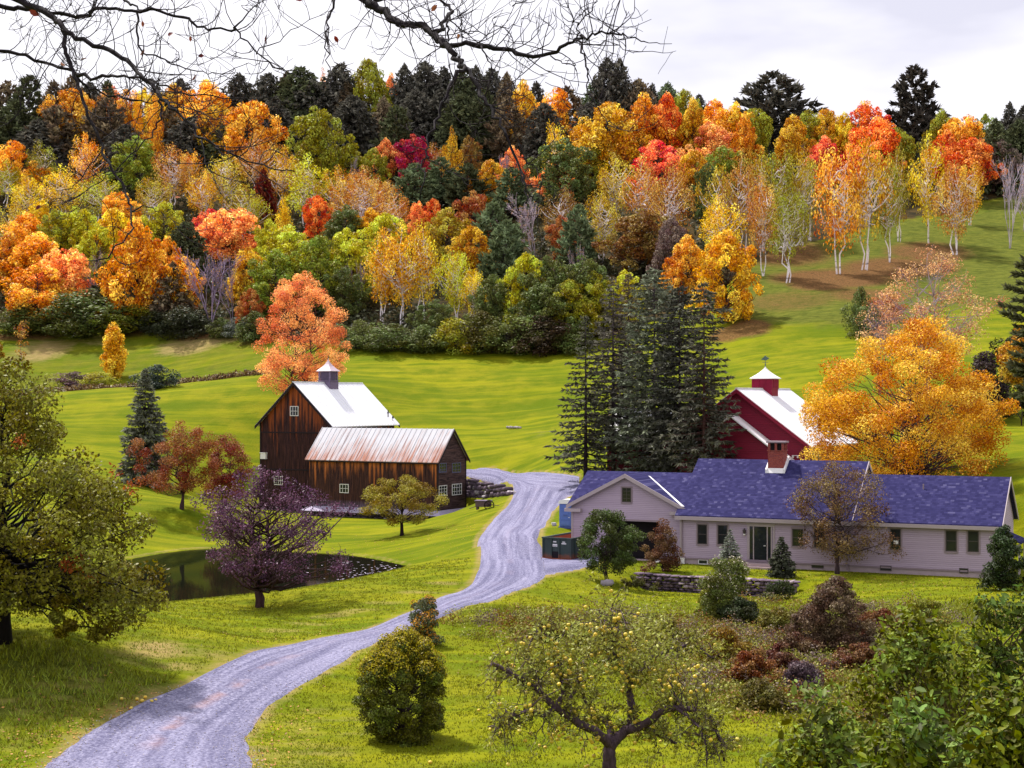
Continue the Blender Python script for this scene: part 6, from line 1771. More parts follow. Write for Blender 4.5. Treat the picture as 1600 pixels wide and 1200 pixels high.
spruce('spruce_tree', 'bare-stemmed spruce at the right end of the tall group before the red barn', 'spruce', 1100, 748, 440, [(735, 56), (690, 58), (620, 50), (560, 36), (520, 26), (480, 38), (455, 26), (442, 4)], 30, 8, '#343632', 45, Y=138, group=G, droop=.2, bare=.08, spray_n=30, jitter=.4, bark='#6a4a48')
spruce('spruce_tree', 'lone blue-grey spruce on the left meadow behind the rust trees', 'spruce', 227, 716, 576, [(708, 36), (680, 32), (650, 25), (620, 17), (595, 8), (578, 2)], 26, 10, '#40443e', 46, Y=168, spray_n=40, spray=.32, droop=.24, bare=.04)
spruce('spruce_sapling', 'blue-grey young spruce under the house window left of the patio door', 'spruce', 1141, 878, 826, [(876, 17), (862, 15), (848, 10), (836, 5), (828, 1)], 15, 8, '#4a504e', 47, Y=103.5, spray=.13, spray_n=26, trunk=.05, droop=.15, bare=.04, group='young spruces by the house door')
spruce('spruce_sapling', 'dark young spruce right of the patio door', 'spruce', 1221, 888, 838, [(887, 20), (875, 17), (862, 12), (850, 7), (840, 2)], 15, 9, '#2c302a', 48, Y=101, spray=.14, spray_n=30, trunk=.05, droop=.12, bare=.02, group='young spruces by the house door')
# pine whose boughs reach in from the right edge
spruce('pine_tree', 'dark pine reaching in from the right edge above the golden maple', 'pine', 1640, 640, 380, [(600, 66), (520, 70), (450, 60), (400, 30), (384, 5)], 16, 7, '#34382a', 49, Y=140, spray=.42, spray_n=60, trunk=.25, droop=.05, up=.25, plume=True, jitter=.35, bare=.2)

# shrubs and small trees about the house and lawns
SH = [
 ('small_tree', 'dark green multi-stemmed small tree standing in front of the garage and dumpster', 'small tree', 948, 910, 796, [(890, 32, 38), (865, 50, 44), (840, 54, 46), (820, 46, 38), (805, 28, 24), (797, 8, 6)], 62, 12, 130, .050, .06, '#53602c', 61, dict(stems=4, fork=.12, shell=.2, mat='leaf_near')),
 ('shrub', 'brown-red leafy shrub between the small dark tree and the house corner', 'shrub', 1036, 893, 812, [(888, 26, 34), (865, 26, 34), (840, 22, 28), (815, 8, 10)], 46, 10, 95, .045, .04, '#7a5236', 62, dict(stems=4, fork=.1, shell=.2, mat='leaf_mixed')),
 ('flowering_shrub', 'rounded shrub with whitish flower heads in front of the terrace wall', 'shrub', 1132, 972, 872, [(965, 34, 44), (940, 46, 44), (915, 44, 42), (890, 40, 36), (875, 22, 24)], 56, 12, 140, .038, .05, '#6c722c', 63, dict(stems=5, fork=.06, shell=.35, mat='leaf_near', amp=.08)),
 ('shrub', 'dark spreading shrub base right of the white-flowered shrub', 'shrub', 1160, 978, 925, [(974, 36, 40), (955, 32, 36), (930, 14, 18)], 34, 11, 130, .045, .05, '#38401e', 64, dict(stems=4, fork=.05, shell=.35)),
 ('shrub', 'yellow-green bush at the left foot of the white-flowered shrub', 'shrub', 1104, 966, 918, [(962, 20, 18), (940, 18, 16), (920, 8, 8)], 22, 9, 120, .042, .03, '#8c8c20', 65, dict(stems=4, fork=.05, shell=.3)),
 ('shrub', 'purple-brown dome-shaped shrub in the rough on the right', 'shrub', 1305, 1022, 902, [(1010, 66, 62), (985, 74, 70), (955, 66, 62), (930, 50, 46), (912, 28, 28), (903, 10, 10)], 90, 14, 130, .040, .07, '#705844', 66, dict(stems=5, fork=.05, shell=.3, mat='leaf_mixed', twigs=3)),
 ('shrub', 'violet bramble heap below the purple-brown dome', 'shrub', 1250, 1085, 1030, [(1080, 34, 36), (1060, 38, 34), (1038, 20, 20)], 34, 11, 105, .036, .03, '#64505a', 67, dict(stems=5, fork=.05, shell=.3, twigs=6)),
 ('bramble', 'orange-red bramble patch behind the fruiting apple tree', 'bramble', 1175, 1068, 1012, [(1062, 46, 42), (1042, 44, 44), (1020, 24, 26)], 46, 11, 110, .038, .03, '#8a5426', 68, dict(stems=5, fork=.05, shell=.3, mat='leaf_mixed', twigs=2)),
 ('bramble', 'dark red-brown bramble right of the orange-red patch', 'bramble', 1222, 1050, 1000, [(1044, 28, 30), (1025, 26, 28), (1005, 14, 14)], 30, 10, 100, .036, .03, '#6c3c2e', 69, dict(stems=5, fork=.05, shell=.3, mat='leaf_mixed', twigs=3)),
 ('bramble', 'gold-green bramble behind the right limb of the fruiting apple tree', 'bramble', 1130, 1040, 978, [(1034, 40, 44), (1010, 36, 42), (985, 20, 22)], 40, 11, 110, .038, .03, '#8e6c1a', 70, dict(stems=5, fork=.05, shell=.3, mat='leaf_mixed', twigs=1)),
 ('bramble', 'brown-orange weeds on the lawn left of the fruiting apple tree crown', 'bramble', 868, 1000, 962, [(996, 62, 66), (982, 54, 58), (966, 30, 30)], 44, 10, 90, .036, .03, '#6c5c20', 71, dict(stems=5, fork=.05, shell=.3, mat='leaf_mixed', twigs=2)),
 ('shrub', 'olive rounded shrub left of the purple-brown dome', 'shrub', 1218, 1000, 945, [(996, 40, 42), (975, 38, 40), (952, 22, 22)], 44, 12, 110, .038, .04, '#7a7028', 101, dict(stems=5, fork=.05, shell=.3, mat='leaf_mixed', twigs=2)),
 ('shrub', 'russet shrub half hidden behind the purple-brown dome on its right', 'shrub', 1372, 1000, 950, [(996, 40, 38), (975, 38, 34), (955, 20, 20)], 40, 12, 110, .038, .04, '#7c4c2a', 102, dict(stems=5, fork=.05, shell=.3, mat='leaf_mixed', twigs=3)),
 ('shrub', 'yellow-olive low shrub on the lawn right of the russet shrub', 'shrub', 1440, 975, 935, [(972, 46, 44), (955, 40, 38), (938, 20, 20)], 40, 11, 110, .038, .03, '#86801e', 103, dict(stems=5, fork=.05, shell=.3, mat='leaf_mixed', twigs=2)),
 ('bramble', 'brown bramble mound between the orange-red patch and the dome', 'bramble', 1245, 1030, 985, [(1026, 38, 38), (1008, 34, 34), (988, 18, 18)], 40, 11, 110, .036, .03, '#6a4a34', 104, dict(stems=5, fork=.05, shell=.3, mat='leaf_mixed', twigs=4)),
 ('bramble', 'olive-brown bramble mound below the orange-red patch', 'bramble', 1190, 1110, 1060, [(1106, 46, 46), (1085, 42, 42), (1063, 22, 22)], 44, 11, 110, .036, .03, '#6e6428', 105, dict(stems=5, fork=.05, shell=.3, mat='leaf_mixed', twigs=3)),
 ('bramble', 'rusty low bramble at the right foot of the purple-brown dome', 'bramble', 1340, 1052, 1005, [(1048, 48, 46), (1028, 42, 42), (1008, 20, 22)], 44, 11, 110, .036, .03, '#7a5030', 106, dict(stems=5, fork=.05, shell=.3, mat='leaf_mixed', twigs=4)),
 ('bramble', 'green-gold bramble mound directly behind the crown of the fruiting apple tree', 'bramble', 1030, 1010, 962, [(1006, 60, 60), (986, 54, 54), (966, 28, 28)], 50, 11, 110, .036, .03, '#7a7426', 107, dict(stems=5, fork=.05, shell=.3, mat='leaf_mixed', twigs=2)),
 ('bramble', 'dull olive bramble left behind the crown of the fruiting apple tree', 'bramble', 930, 1012, 968, [(1008, 56, 56), (990, 50, 50), (972, 26, 26)], 46, 11, 110, .036, .03, '#6c6424', 108, dict(stems=5, fork=.05, shell=.3, mat='leaf_mixed', twigs=2)),
 ('shrub', 'low green weeds beside the end of the terrace wall', 'shrub', 985, 917, 900, [(916, 50, 44), (907, 40, 36), (901, 20, 20)], 30, 6, 80, .036, .02, '#56501e', 72, dict(stems=4, fork=.05, shell=.3)),
 ('shrub', 'low dark shrub against the right end of the terrace wall', 'shrub', 1216, 936, 908, [(934, 26, 30), (920, 24, 26), (910, 12, 14)], 26, 8, 110, .036, .02, '#3c441e', 73, dict(stems=4, fork=.05, shell=.3)),
 ('shrub', 'glossy dark green shrub at the right corner of the house', 'shrub', 1566, 922, 822, [(915, 36, 28), (890, 42, 30), (860, 40, 26), (838, 30, 18), (825, 12, 8)], 56, 12, 130, .050, .05, '#3c4a24', 74, dict(stems=4, fork=.06, shell=.3, mat='leaf_near')),
 ('conical_bush', 'dense dark egg-shaped bush with yellow-green top on the lawn by the road', 'bush', 628, 1155, 988, [(1160, 60, 34), (1135, 74, 62), (1100, 80, 80), (1060, 74, 74), (1025, 60, 54), (1002, 38, 32), (989, 10, 10)], 150, 13, 170, .028, .09, '#6a6e1e', 75, dict(stems=4, fork=.03, shell=.35, fill=.5, mat='leaf_near', twigs=1, amp=.05)),
 ('rose_bush', 'orange and blue-green bush beside the road behind the egg-shaped bush', 'bush', 664, 1008, 934, [(1004, 28, 26), (985, 34, 30), (965, 34, 32), (948, 28, 24), (936, 12, 14)], 44, 9, 90, .036, .04, '#6a7250', 76, dict(stems=5, fork=.05, shell=.25, amp=.1, mat='leaf_near', twigs=2)),
]
for nm, lb, cat, px, foot, top, rows, n, lr, per, leaf, tr, col, seed, kw in SH:
    kw = dict(kw)
    kw.setdefault('amp', .28); kw['twigs'] = kw.get('twigs', 0) + 2
    t, cen = hero_px(nm, lb, cat, px, foot, top, rows, int(n * 1.15), lr * .92, per, leaf, tr, col, VIO, seed, g=.62, group='shrubs and small trees in the valley', **kw)
    rng = np.random.RandomState(seed + 500)
    if nm in ('rose_bush', 'flowering_shrub', 'conical_bush'):
        k = {'rose_bush': (26, 80, '#e09a28', 'orange leaves', .045), 'flowering_shrub': (34, 14, '#e4d8c4', 'whitish flower heads', .045), 'conical_bush': (50, 190, '#c8b420', 'yellow-green top leaves', .036)}[nm]
        sel = cen[np.argsort(-cen[:, 2])[:max(k[0], 1)]] if nm != 'rose_bush' else cen[rng.permutation(len(cen))[:k[0]]]
        sp = []
        for c in sel:
            d = norm(rng.normal(size=(k[1], 3)) + np.array((0, -.3, .6))); R = lr / F * t.location[1]
            sp.append(leaf_cards(c + d * R * (1.22 if nm == 'conical_bush' else 1.08), norm(d + rng.normal(size=d.shape) * .6), k[4] * rng.uniform(.6, 1.3, k[1]), rng, .8 if nm == 'flowering_shrub' else .55))
        o = link('blossoms' if nm == 'flowering_shrub' else 'turning_leaves', cards_mesh('sprays', sp, M['leaf_near']), t, tuple(x * .6 for x in srgb(k[2]))); o['label'] = k[3]

# thicket filling the lower right corner, close to the camera
M['leaf_thicket'] = mat_foliage('thicket_leaves', hue=.06, val=1.6, trans=.25, rough=.55, spec=.18, sat=.25)
def leaf_big(C, N, size, rng, lobe):
    """broad pointed leaves of six corners with a folded midrib"""
    n = len(C)
    T = rng.normal(size=(n, 3)) + np.array((0, 0, -.4)); T = norm(T - (T * N).sum(1, keepdims=True) * N); B = np.cross(N, T)
    s = size[:, None]
    pts = [(-1, 0, 0), (-.45, .42, .12), (.25, .46, .14), (1, 0, -.1), (.25, -.46, .14), (-.45, -.42, .12)]
    V = np.stack([C + T * s * a + B * s * b + N * s * c for a, b, c in pts], 1).reshape(-1, 3)
    i = np.arange(n)[:, None] * 6
    L = (i + np.array([[0, 1, 2, 3, 0, 3, 4, 5]])).reshape(-1); S = np.full(2 * n, 4)
    return V, L, S, np.repeat(rng.rand(n), 6), np.repeat(lobe, 6)
def thicket(label, px, top, Y, Wp, H, col, seed, n=70, per=62, leaf=.034, depth=1.0):
    rng = np.random.RandomState(seed)
    b = P(px, top, Y); x, z = b[0], b[2]; g0 = float(grid_z(x, Y)); H = z - g0; W = Wp / F * Y
    prof = [(.0, W * .42), (.3, W * .5), (.6, W * .46), (.82, W * .36), (.95, W * .2), (1, W * .06)]
    lr = .22
    p, r, l, cen = lobed(rng, H, prof, n, lr, 1, .01, .035, fork=.05, stems=5, fill=.45, limb_r=.4, twigs=1)
    idx = np.repeat(np.arange(len(cen)), per); tot = len(idx)
    d = norm(rng.normal(size=(tot, 3)) + np.array((0, -.1, .3)))
    C = cen[idx] + d * (lr * (.25 + .85 * rng.rand(tot)))[:, None]
    N = norm(d * .35 + rng.normal(size=(tot, 3)) * .6 + np.array((0, -.15, .55)))
    lob = rng.rand(len(cen))
    L_ = leaf_big(C, N, leaf * rng.choice([.45, .7, 1.0, 1.5], tot, p=[.25, .3, .3, .15]) * rng.uniform(.8, 1.2, tot), rng, np.clip(lob[idx] + rng.normal(size=tot) * .15, 0, 1))
    t = empty('thicket_bush', (x, Y, g0)); tag(t, label, 'bush', 'tangled bushes in the lower right corner')
    # long arching shoots above the mass
    for k in range(9):
        c = cen[rng.randint(len(cen))]; a = rng.uniform(0, 6.28); R = rng.uniform(.25, .6)
        u = np.linspace(0, 1, 8)
        sh = c + np.stack([cos(a) * R * u, sin(a) * R * u, .55 * R * np.sin(u * 2.4) * rng.uniform(.6, 1.6)], -1)
        p.append(sh); r.append(np.linspace(.006, .002, 8))
    link('stems', tubes_mesh('stems', p, r, 5, M['bark']), t, srgb('#6a5a3c'))
    link('leaves', cards_mesh('leaves', [L_], M['leaf_thicket']), t, tuple(x * .78 for x in srgb(col)))
    return t
thicket('broad tangled yellow-green bush in the lower right corner', 1440, 960, 15.0, 380, 3, '#78801a', 81, 250, 150)
thicket('dark green bush at the right edge, highest of the corner thicket', 1590, 890, 16.0, 260, 3, '#5c6a1c', 82, 200, 140)
thicket('low leafy bush at the bottom edge, left end of the corner thicket', 1275, 1085, 12.5, 250, 2, '#7c841e', 83, 150, 130)
thicket('front bush of the corner thicket cut by the bottom edge', 1430, 1105, 11.5, 300, 2, '#6c7a1c', 84, 190, 140)
thicket('bush in the very lower right corner with yellow leaves', 1580, 1070, 11.0, 230, 2, '#78821c', 85, 170, 140)

# ------------------------------------------------------------------ the fruiting apple tree in front
AY = 38.0
def A(px, py, dy=0.0): return P(px, py, AY + dy)
ab = np.array(((955 - 800) / F * AY, AY, 0)); ab[2] = grid_z(ab[0], AY)
apple = empty('apple_tree', tuple(ab)); tag(apple, 'old spreading apple tree hung with yellow apples in the foreground', 'apple tree')
rng = np.random.RandomState(90)
pp, rr = [], []
s = AY / F
def limb(pts, r0, r1, n=None):
    q = np.array([A(*p) for p in pts]) - ab; n = n or len(pts) * 4
    q = resample(q, n); q += rng.normal(size=q.shape) * .012
    pp.append(q); rr.append(np.linspace(r0 * s, r1 * s, n)); return q
zb = 620 - (ab[2] - CZ) * F / AY
limbs = [limb([(957, zb + 12), (953, 1205), (951, 1180), (955, 1158)], 13, 9), ]
L1 = limb([(954, 1165), (932, 1144, -.3), (905, 1130, -.6), (870, 1106, -.9), (848, 1086, -1.0), (822, 1066, -1.2), (796, 1050, -1.3), (768, 1036, -1.4)], 8, 2.5)
L2 = limb([(868, 1106, -.9), (848, 1118, -1.4), (820, 1112, -1.8), (790, 1126, -2.0), (772, 1146, -2.1)], 4, 1.2)
L3 = limb([(956, 1162), (970, 1148, .2), (984, 1135, .3), (987, 1112, .4), (984, 1085, .5), (985, 1072, .6), (1000, 1052, .8), (1015, 1030, 1.0), (1030, 1005, 1.2)], 9, 3)
L4 = limb([(978, 1142, .25), (1002, 1134, 0), (1022, 1122, -.3), (1038, 1109, -.5), (1058, 1106, -.7), (1085, 1110, -.9), (1106, 1120, -1.1), (1122, 1150, -1.2), (1132, 1190, -1.2)], 8, 2)
L5 = limb([(1000, 1134, 0), (1018, 1143, .5), (1038, 1152, .9), (1056, 1162, 1.1)], 6, 2.5)
L6 = limb([(955, 1160), (953, 1136, .4), (944, 1126, .8), (926, 1118, 1.1), (915, 1098, 1.4), (908, 1070, 1.6)], 6, 2)
L7 = limb([(872, 1102, -.9), (880, 1080, -.6), (876, 1056, -.4), (870, 1030, -.2), (868, 1008, 0)], 4.5, 1.5)
L8 = limb([(985, 1074, .6), (975, 1050, .2), (960, 1020, 0), (955, 985, -.2), (962, 955, -.2)], 5, 1.5)
L9 = limb([(1015, 1030, 1.0), (1050, 1015, 1.3), (1085, 1010, 1.4), (1115, 1030, 1.4)], 4, 1.5)
L10 = limb([(1058, 1106, -.7), (1085, 1130, -1.4), (1098, 1150, -1.7), (1106, 1200, -1.8)], 3, 1)
L11 = limb([(905, 1130, -.6), (890, 1100, .6), (905, 1060, 1.3), (920, 1020, 1.6), (925, 985, 1.6)], 4, 1.3)
L12 = limb([(848, 1086, -1.0), (840, 1060, -.4), (825, 1020, .2), (840, 985, .5)], 3.5, 1.2)
mains = [L1, L2, L3, L4, L5, L6, L7, L8, L9, L10, L11, L12]
tips = []
for q in mains:
    for k in range(int(8 + len(q) * .75)):
        i = rng.randint(len(q) // 4, len(q)); b0 = q[i]
        d = norm(rng.normal(size=3) + np.array((0, 0, .35))); L = rng.uniform(.25, .8)
        tw = bent(b0, b0 + d * L, rng, 5, 0, .12); pp.append(tw); rr.append(np.linspace(.013, .004, 5)); tips.append(tw)
        for j in range(3):
            c0 = tw[rng.randint(1, 5)]; d2 = norm(d + rng.normal(size=3) * .8 + np.array((0, 0, -.1))); t2 = bent(c0, c0 + d2 * L * .5, rng, 4, 0, .12); pp.append(t2); rr.append(np.linspace(.006, .0025, 4)); tips.append(t2)
# drooping whips on both ends
for q in (L2, L4, L10, L1):
    for k in range(14):
        b0 = q[rng.randint(len(q) // 2, len(q))]; dx = rng.normal() * .35; L = rng.uniform(.5, 1.1); u = np.linspace(0, 1, 6)
        tw = b0 + np.stack([dx * u, rng.normal() * .3 * u, .15 * np.sin(u * 3) - L * u ** 2], -1); pp.append(tw); rr.append(np.linspace(.009, .003, 6)); tips.append(tw)
cl = [(895, 965), (930, 985), (952, 1000), (975, 985), (955, 1040), (1000, 1020), (905, 1040), (880, 1020), (1040, 1025), (925, 1060), (985, 1065), (1065, 1060), (1020, 1045), (870, 995), (1085, 1035), (840, 1105), (845, 1180), (950, 1150), (922, 1110), (1110, 1140), (875, 1145), (898, 1185), (960, 975), (945, 1015), (1010, 990), (760, 1100), (765, 1128)]
for px, py in cl:                       # a twig out to every cluster of fruit
    for _ in range(4):
        c = A(px + rng.normal() * 12, py + rng.normal() * 10, rng.normal() * .7 - .5) - ab
        best = min(mains, key=lambda q: np.linalg.norm(q - c, axis=1).min()); b0 = best[np.argmin(np.linalg.norm(best - c, axis=1))]
        tw = bent(b0, c, rng, 7, -.12, .06); pp.append(tw); rr.append(np.linspace(.016, .004, 7)); tips.append(tw)
link('trunk', tubes_mesh('trunk', pp, rr, 7, M['bark']), apple, srgb('#584654'))
Cs, Lb = [], []
for tw in tips:
    n = rng.randint(4, 15); u = rng.randint(1, len(tw), n); Cs.append(tw[u] + rng.normal(size=(n, 3)) * .06); Lb.append(np.full(n, rng.rand()))
# leafy mass of the upper crown
for k in range(235):
    h_ = rng.rand(); px = rng.normal(965, 88); py = 1010 + rng.normal() * 32 + ((px - 965) / 165) ** 2 * 24
    if not 750 < px < 1135: continue
    c = A(px, py, rng.normal() * 1.3) - ab; n = 26
    Cs.append(c + rng.normal(size=(n, 3)) * .14); Lb.append(np.full(n, rng.rand()))
    q = mains[rng.randint(len(mains))]; b0 = q[np.argmin(np.linalg.norm(q - c, axis=1))]
    pp2 = bent(b0, c, rng, 5, 0, .1)
C = np.concatenate(Cs); Lb = np.concatenate(Lb); n = len(C)
l = leaf_cards(C, norm(rng.normal(size=(n, 3)) + np.array((0, 0, .5))), .052 * rng.uniform(.6, 1.3, n), rng, .5, Lb, None, None, .15)
link('crown', cards_mesh('crown', [l], M['leaf_near']), apple, tuple(x * .85 for x in srgb('#989640')))
# apples
def apple_mesh(r):
    mb = MB(); pr = [(.18, -.86), (.62, -.74), (.94, -.3), (1.0, .1), (.86, .52), (.5, .78), (.16, .66), (.02, .5)]
    mb.lathe([(a * r, b * r) for a, b in pr], (0, 0), 10); me = bpy.data.meshes.new('apple'); me.from_pydata(mb.v, [], mb.f); me.update()
    me.polygons.foreach_set('use_smooth', [True] * len(me.polygons)); return me
def mat_apple():
    t = NT('apple_skin'); oi = t.n('ObjectInfo'); tc = t.n('TexCoord'); nz = t.noise((tc, 'Object'), 9, 3)
    a = t.mix((oi, 'Random'), (.74, .50, .035), (.62, .52, .07)); c = t.mix(t.ramp(nz, [(.45, 0.0), (.75, .45)]), a, (.60, .22, .04))
    return t.done(t.bsdf(c, .35, .5))
M['apple'] = mat_apple(); am = apple_mesh(.050); am.materials.append(M['apple'])
spots = []
for k in range(330):
    tw = tips[rng.randint(len(tips))] if k % 3 == 0 else tips[len(tips) - 1 - rng.randint(4 * len(cl))]; spots.append(tw[rng.randint(3, len(tw))] + rng.normal(size=3) * .07 - np.array((0, 0, .05)))
for k in range(60): spots.append(tips[rng.randint(len(tips))][-1] + np.array((0, 0, -.05)))
vis = sorted(range(len(spots)), key=lambda i: spots[i][1])
for i in vis[:98]:
    o = link('apple', am, apple); o.location = tuple(spots[i]); o.rotation_euler = (rng.normal() * .4, rng.normal() * .4, rng.rand() * 6)
V0 = np.array([v.co[:] for v in am.vertices]); Fc = [list(p.vertices) for p in am.polygons]
V = np.concatenate([V0 * rng.uniform(.8, 1.1) + spots[i] for i in vis[98:]]); Ls = []; Ss = []
for k in range(len(vis) - 98):
    for f in Fc: Ls += [j + k * len(V0) for j in f]; Ss.append(len(f))
o = link('apples', mesh_np('apples', V, Ls, Ss, smooth=True, mat=M['apple']), apple); o['kind'] = 'stuff'
for i, (px, py) in enumerate([(247, 1110), (275, 1090), (361, 1105), (243, 1098), (222, 1098), (237, 1099), (190, 1095), (205, 1110), (1060, 1080), (672, 1195), (214, 1096), (227, 1093)]):
    q = hit(px, py); o = link('fallen_apple', am); o.location = (q[0], q[1], q[2] + .07); o.scale = (1.25, 1.25, 1.25)
    tag(o, 'yellow fallen apple lying on the grass and gravel by the road', 'apple', 'fallen apples along the roadside')

# ------------------------------------------------------------------ the bare tree whose limbs hang into the top of the picture
bt = empty('bare_tree', (-4.6, 7.6, gz(-4.6, 7.6))); tag(bt, 'leafless tree whose dark limbs hang across the top of the view', 'tree')
bo = np.array(bt.location); rng = np.random.RandomState(123)
def bl(pts, y0, y1, n=None):
    m = len(pts); q = np.array([P(p[0], p[1], y0 + (y1 - y0) * i / (m - 1)) for i, p in enumerate(pts)]); return resample(q - bo, n or m * 3)
tp, tr_ = [], []
trunk = resample(np.array([(0, 0, -.4), (.05, 0, 2), (-.1, .1, 4), (.1, 0, 6.5), (.3, -.1, 9)]), 24); 
LIMB = [  # (points, depth start, depth end, radius px start, end, joint height on the trunk)
 ([(-60, 2), (0, 10), (30, 15), (65, 17), (100, 20), (132, 25), (145, 15), (180, 14), (215, 15), (250, 18), (285, 28), (310, 38), (335, 45), (365, 44), (375, 55), (390, 72), (415, 95), (440, 110), (465, 117), (490, 114)], 7.2, 6.6, 4.0, .8, 1),
 ([(-80, -50), (30, 0), (60, 15), (85, 28), (105, 45), (125, 60), (165, 77), (195, 92), (210, 107), (225, 122), (240, 135), (250, 150), (262, 162), (275, 175), (300, 195), (310, 212), (330, 225), (360, 240), (400, 256), (430, 262), (458, 268)], 7.0, 6.0, 5.0, 1.0, 1),
 ([(-80, 60), (0, 77), (45, 88), (90, 105), (115, 114), (130, 130), (150, 142), (190, 153), (225, 160), (250, 157)], 7.4, 7.2, 3.6, 1.2, 1),
 ([(115, 114), (145, 121), (170, 117), (200, 120), (225, 123), (245, 130), (270, 142), (300, 148), (340, 152), (400, 152), (440, 150)], 7.3, 6.4, 2.4, .6, 0),
 ([(100, 48), (103, 60), (108, 90), (115, 112), (125, 140), (135, 165), (150, 205), (160, 235), (175, 260), (190, 290), (200, 312), (207, 330), (207, 352), (185, 385), (160, 405), (132, 408)], 6.9, 6.0, 2.9, 1.1, 0),
 ([(250, 155), (252, 175), (250, 190), (235, 210), (210, 235), (185, 262), (150, 290), (100, 318)], 6.6, 6.3, 1.5, .5, 0),
 ([(213, 16), (216, 40), (219, 75), (240, 86), (262, 98), (290, 108), (320, 116), (350, 113), (385, 100), (405, 98)], 7.0, 6.6, 1.6, .5, 0),
 ([(190, -6), (205, 8), (218, 15)], 7.1, 7.0, 2.2, 1.6, 0),
 ([(365, 44), (385, 20), (400, 8), (412, -8)], 6.9, 7.2, 1.2, .8, 0),
 ([(207, 330), (230, 322), (255, 335), (275, 350)], 6.1, 6.0, .9, .4, 0), ([(160, 235), (140, 262), (115, 290), (95, 305), (80, 318)], 6.5, 6.3, .9, .4, 0),
 ([(262, 162), (300, 172), (340, 185), (365, 193)], 6.5, 6.2, 1.0, .4, 0), ([(315, 215), (320, 245), (330, 275), (345, 300)], 6.3, 6.0, .9, .4, 0),
 ([(520, -90), (560, -12), (575, 3), (590, 12), (610, 28), (625, 36), (650, 40), (670, 48), (685, 60), (697, 69), (720, 68), (750, 70), (790, 78), (820, 84), (860, 87), (880, 74), (900, 64), (915, 56), (935, 51), (965, 52), (990, 60), (1013, 66), (1046, 68)], 6.6, 5.6, 7.0, .5, 2),
 ([(690, 62), (697, 71), (710, 85), (720, 98), (732, 112), (745, 135), (757, 155), (770, 175), (785, 200), (800, 230), (812, 262), (820, 290), (824, 322)], 6.2, 5.6, 4.0, 1.1, 0),
 ([(727, 106), (712, 120), (700, 140), (690, 170), (675, 200), (667, 225), (668, 245), (662, 270), (654, 304)], 6.0, 5.6, 2.4, .9, 0),
 ([(585, 2), (600, 1), (640, 0)], 6.5, 6.6, 2.5, .8, 0), ([(678, 50), (690, 44), (692, 34), (702, 22), (706, 15), (695, 6), (680, -10)], 6.3, 6.6, 2.6, 2.2, 0),
 ([(703, 20), (700, 40), (696, 62)], 6.3, 6.2, 1.6, 1.4, 0),
 ([(528, -12), (518, 15), (510, 40), (508, 65), (512, 95), (517, 130), (519, 152)], 6.2, 5.9, 1.5, .4, 0),
 ([(900, 64), (910, 80), (917, 105), (920, 130), (925, 150), (937, 175), (950, 190), (972, 203)], 5.8, 5.5, 1.2, .4, 0),
 ([(900, 64), (903, 40), (885, 15), (866, -8)], 5.8, 6.0, 1.0, .6, 0), ([(935, 51), (945, 35), (955, 10), (962, -8)], 5.7, 5.9, .8, .5, 0), ([(903, 40), (925, 15), (935, -8)], 5.8, 5.9, .8, .6, 0),
 ([(752, 72), (765, 95), (775, 125), (790, 145), (803, 152)], 6.0, 5.8, 1.0, .4, 0), ([(715, 90), (745, 130), (755, 160), (790, 180), (830, 190)], 6.1, 5.8, .9, .4, 0),
 ([(700, 30), (735, 50), (770, 48), (805, 40), (830, 25)], 6.3, 6.1, .9, .4, 0), ([(860, 87), (880, 98), (900, 102), (880, 92)], 5.9, 5.8, .8, .4, 0), ([(905, 70), (935, 68), (960, 68), (985, 82), (1010, 75)], 5.8, 5.6, .8, .4, 0),
 ([(400, 85), (440, 60), (480, 35), (520, 15)], 6.5, 6.3, .7, .4, 0), ([(-20, 215), (30, 175), (60, 130), (100, 62)], 6.6, 6.9, .5, 1.2, 0), ([(810, 245), (835, 262), (850, 280), (862, 290)], 5.7, 5.6, .7, .3, 0),
 ([(668, 245), (690, 262), (720, 275), (735, 292)], 5.7, 5.6, .6, .3, 0), ([(800, 10), (840, -2), (880, -6)], 6.0, 6.1, .7, .5, 0),
]
mains = []
for pts, y0, y1, r0, r1, j in LIMB:
    q = bl(pts, y0, y1); q[1:] += rng.normal(size=(len(q) - 1, 3)) * .006
    if j:
        zj = 4.6 if j == 1 else 6.6
        zj = min(q[0][2] - .3, zj) if j == 1 else q[0][2] - .4
        base = np.array([np.interp(zj, trunk[:, 2], trunk[:, i]) for i in range(3)])
        pre = resample(np.array([base, base + (q[0] - base) * .5 + np.array((0, 0, .15)), q[0]]), 8)[:-1]; q = np.vstack([pre, q])
    f = 6.4 / F; rad = np.interp(np.linspace(0, 1, len(q)), [0, .35, 1], [r0 * f * 1.35, (r0 * .62 + r1 * .38) * f * 1.15, max(r1 * f * .8, .0011)])
    rad = rad * (1 + rng.normal(size=len(q)) * .07)
    tp.append(q); tr_.append(rad); mains.append((q, rad))
link('trunk', tubes_mesh('trunk', [trunk], [np.linspace(.24, .05, 24)], 10, M['bark']), bt, srgb('#352a34'))
link('limbs', tubes_mesh('limbs', tp, tr_, 7, M['bark']), bt, srgb('#1e161d'))
tw, tr2, ends = [], [], []
def twig(p, d, L, r, lev):
    n = 7; q = [p]; curl = rng.normal(size=3) * .16 + np.array((0, 0, .12))
    for i in range(n - 1):
        d = norm(d + curl * 1.0 + rng.normal(size=3) * .10); q.append(q[-1] + d * L / (n - 1))
    q = np.array(q); tw.append(q); tr2.append(np.linspace(r, max(r * .5, .0008), n)); ends.append(q[-1])
    if lev > 0:
        for k in range(rng.randint(2, 5)):
            i = rng.randint(2, n); twig(q[i], norm(d + rng.normal(size=3) * .75), L * rng.uniform(.3, .6), r * .62, lev - 1)
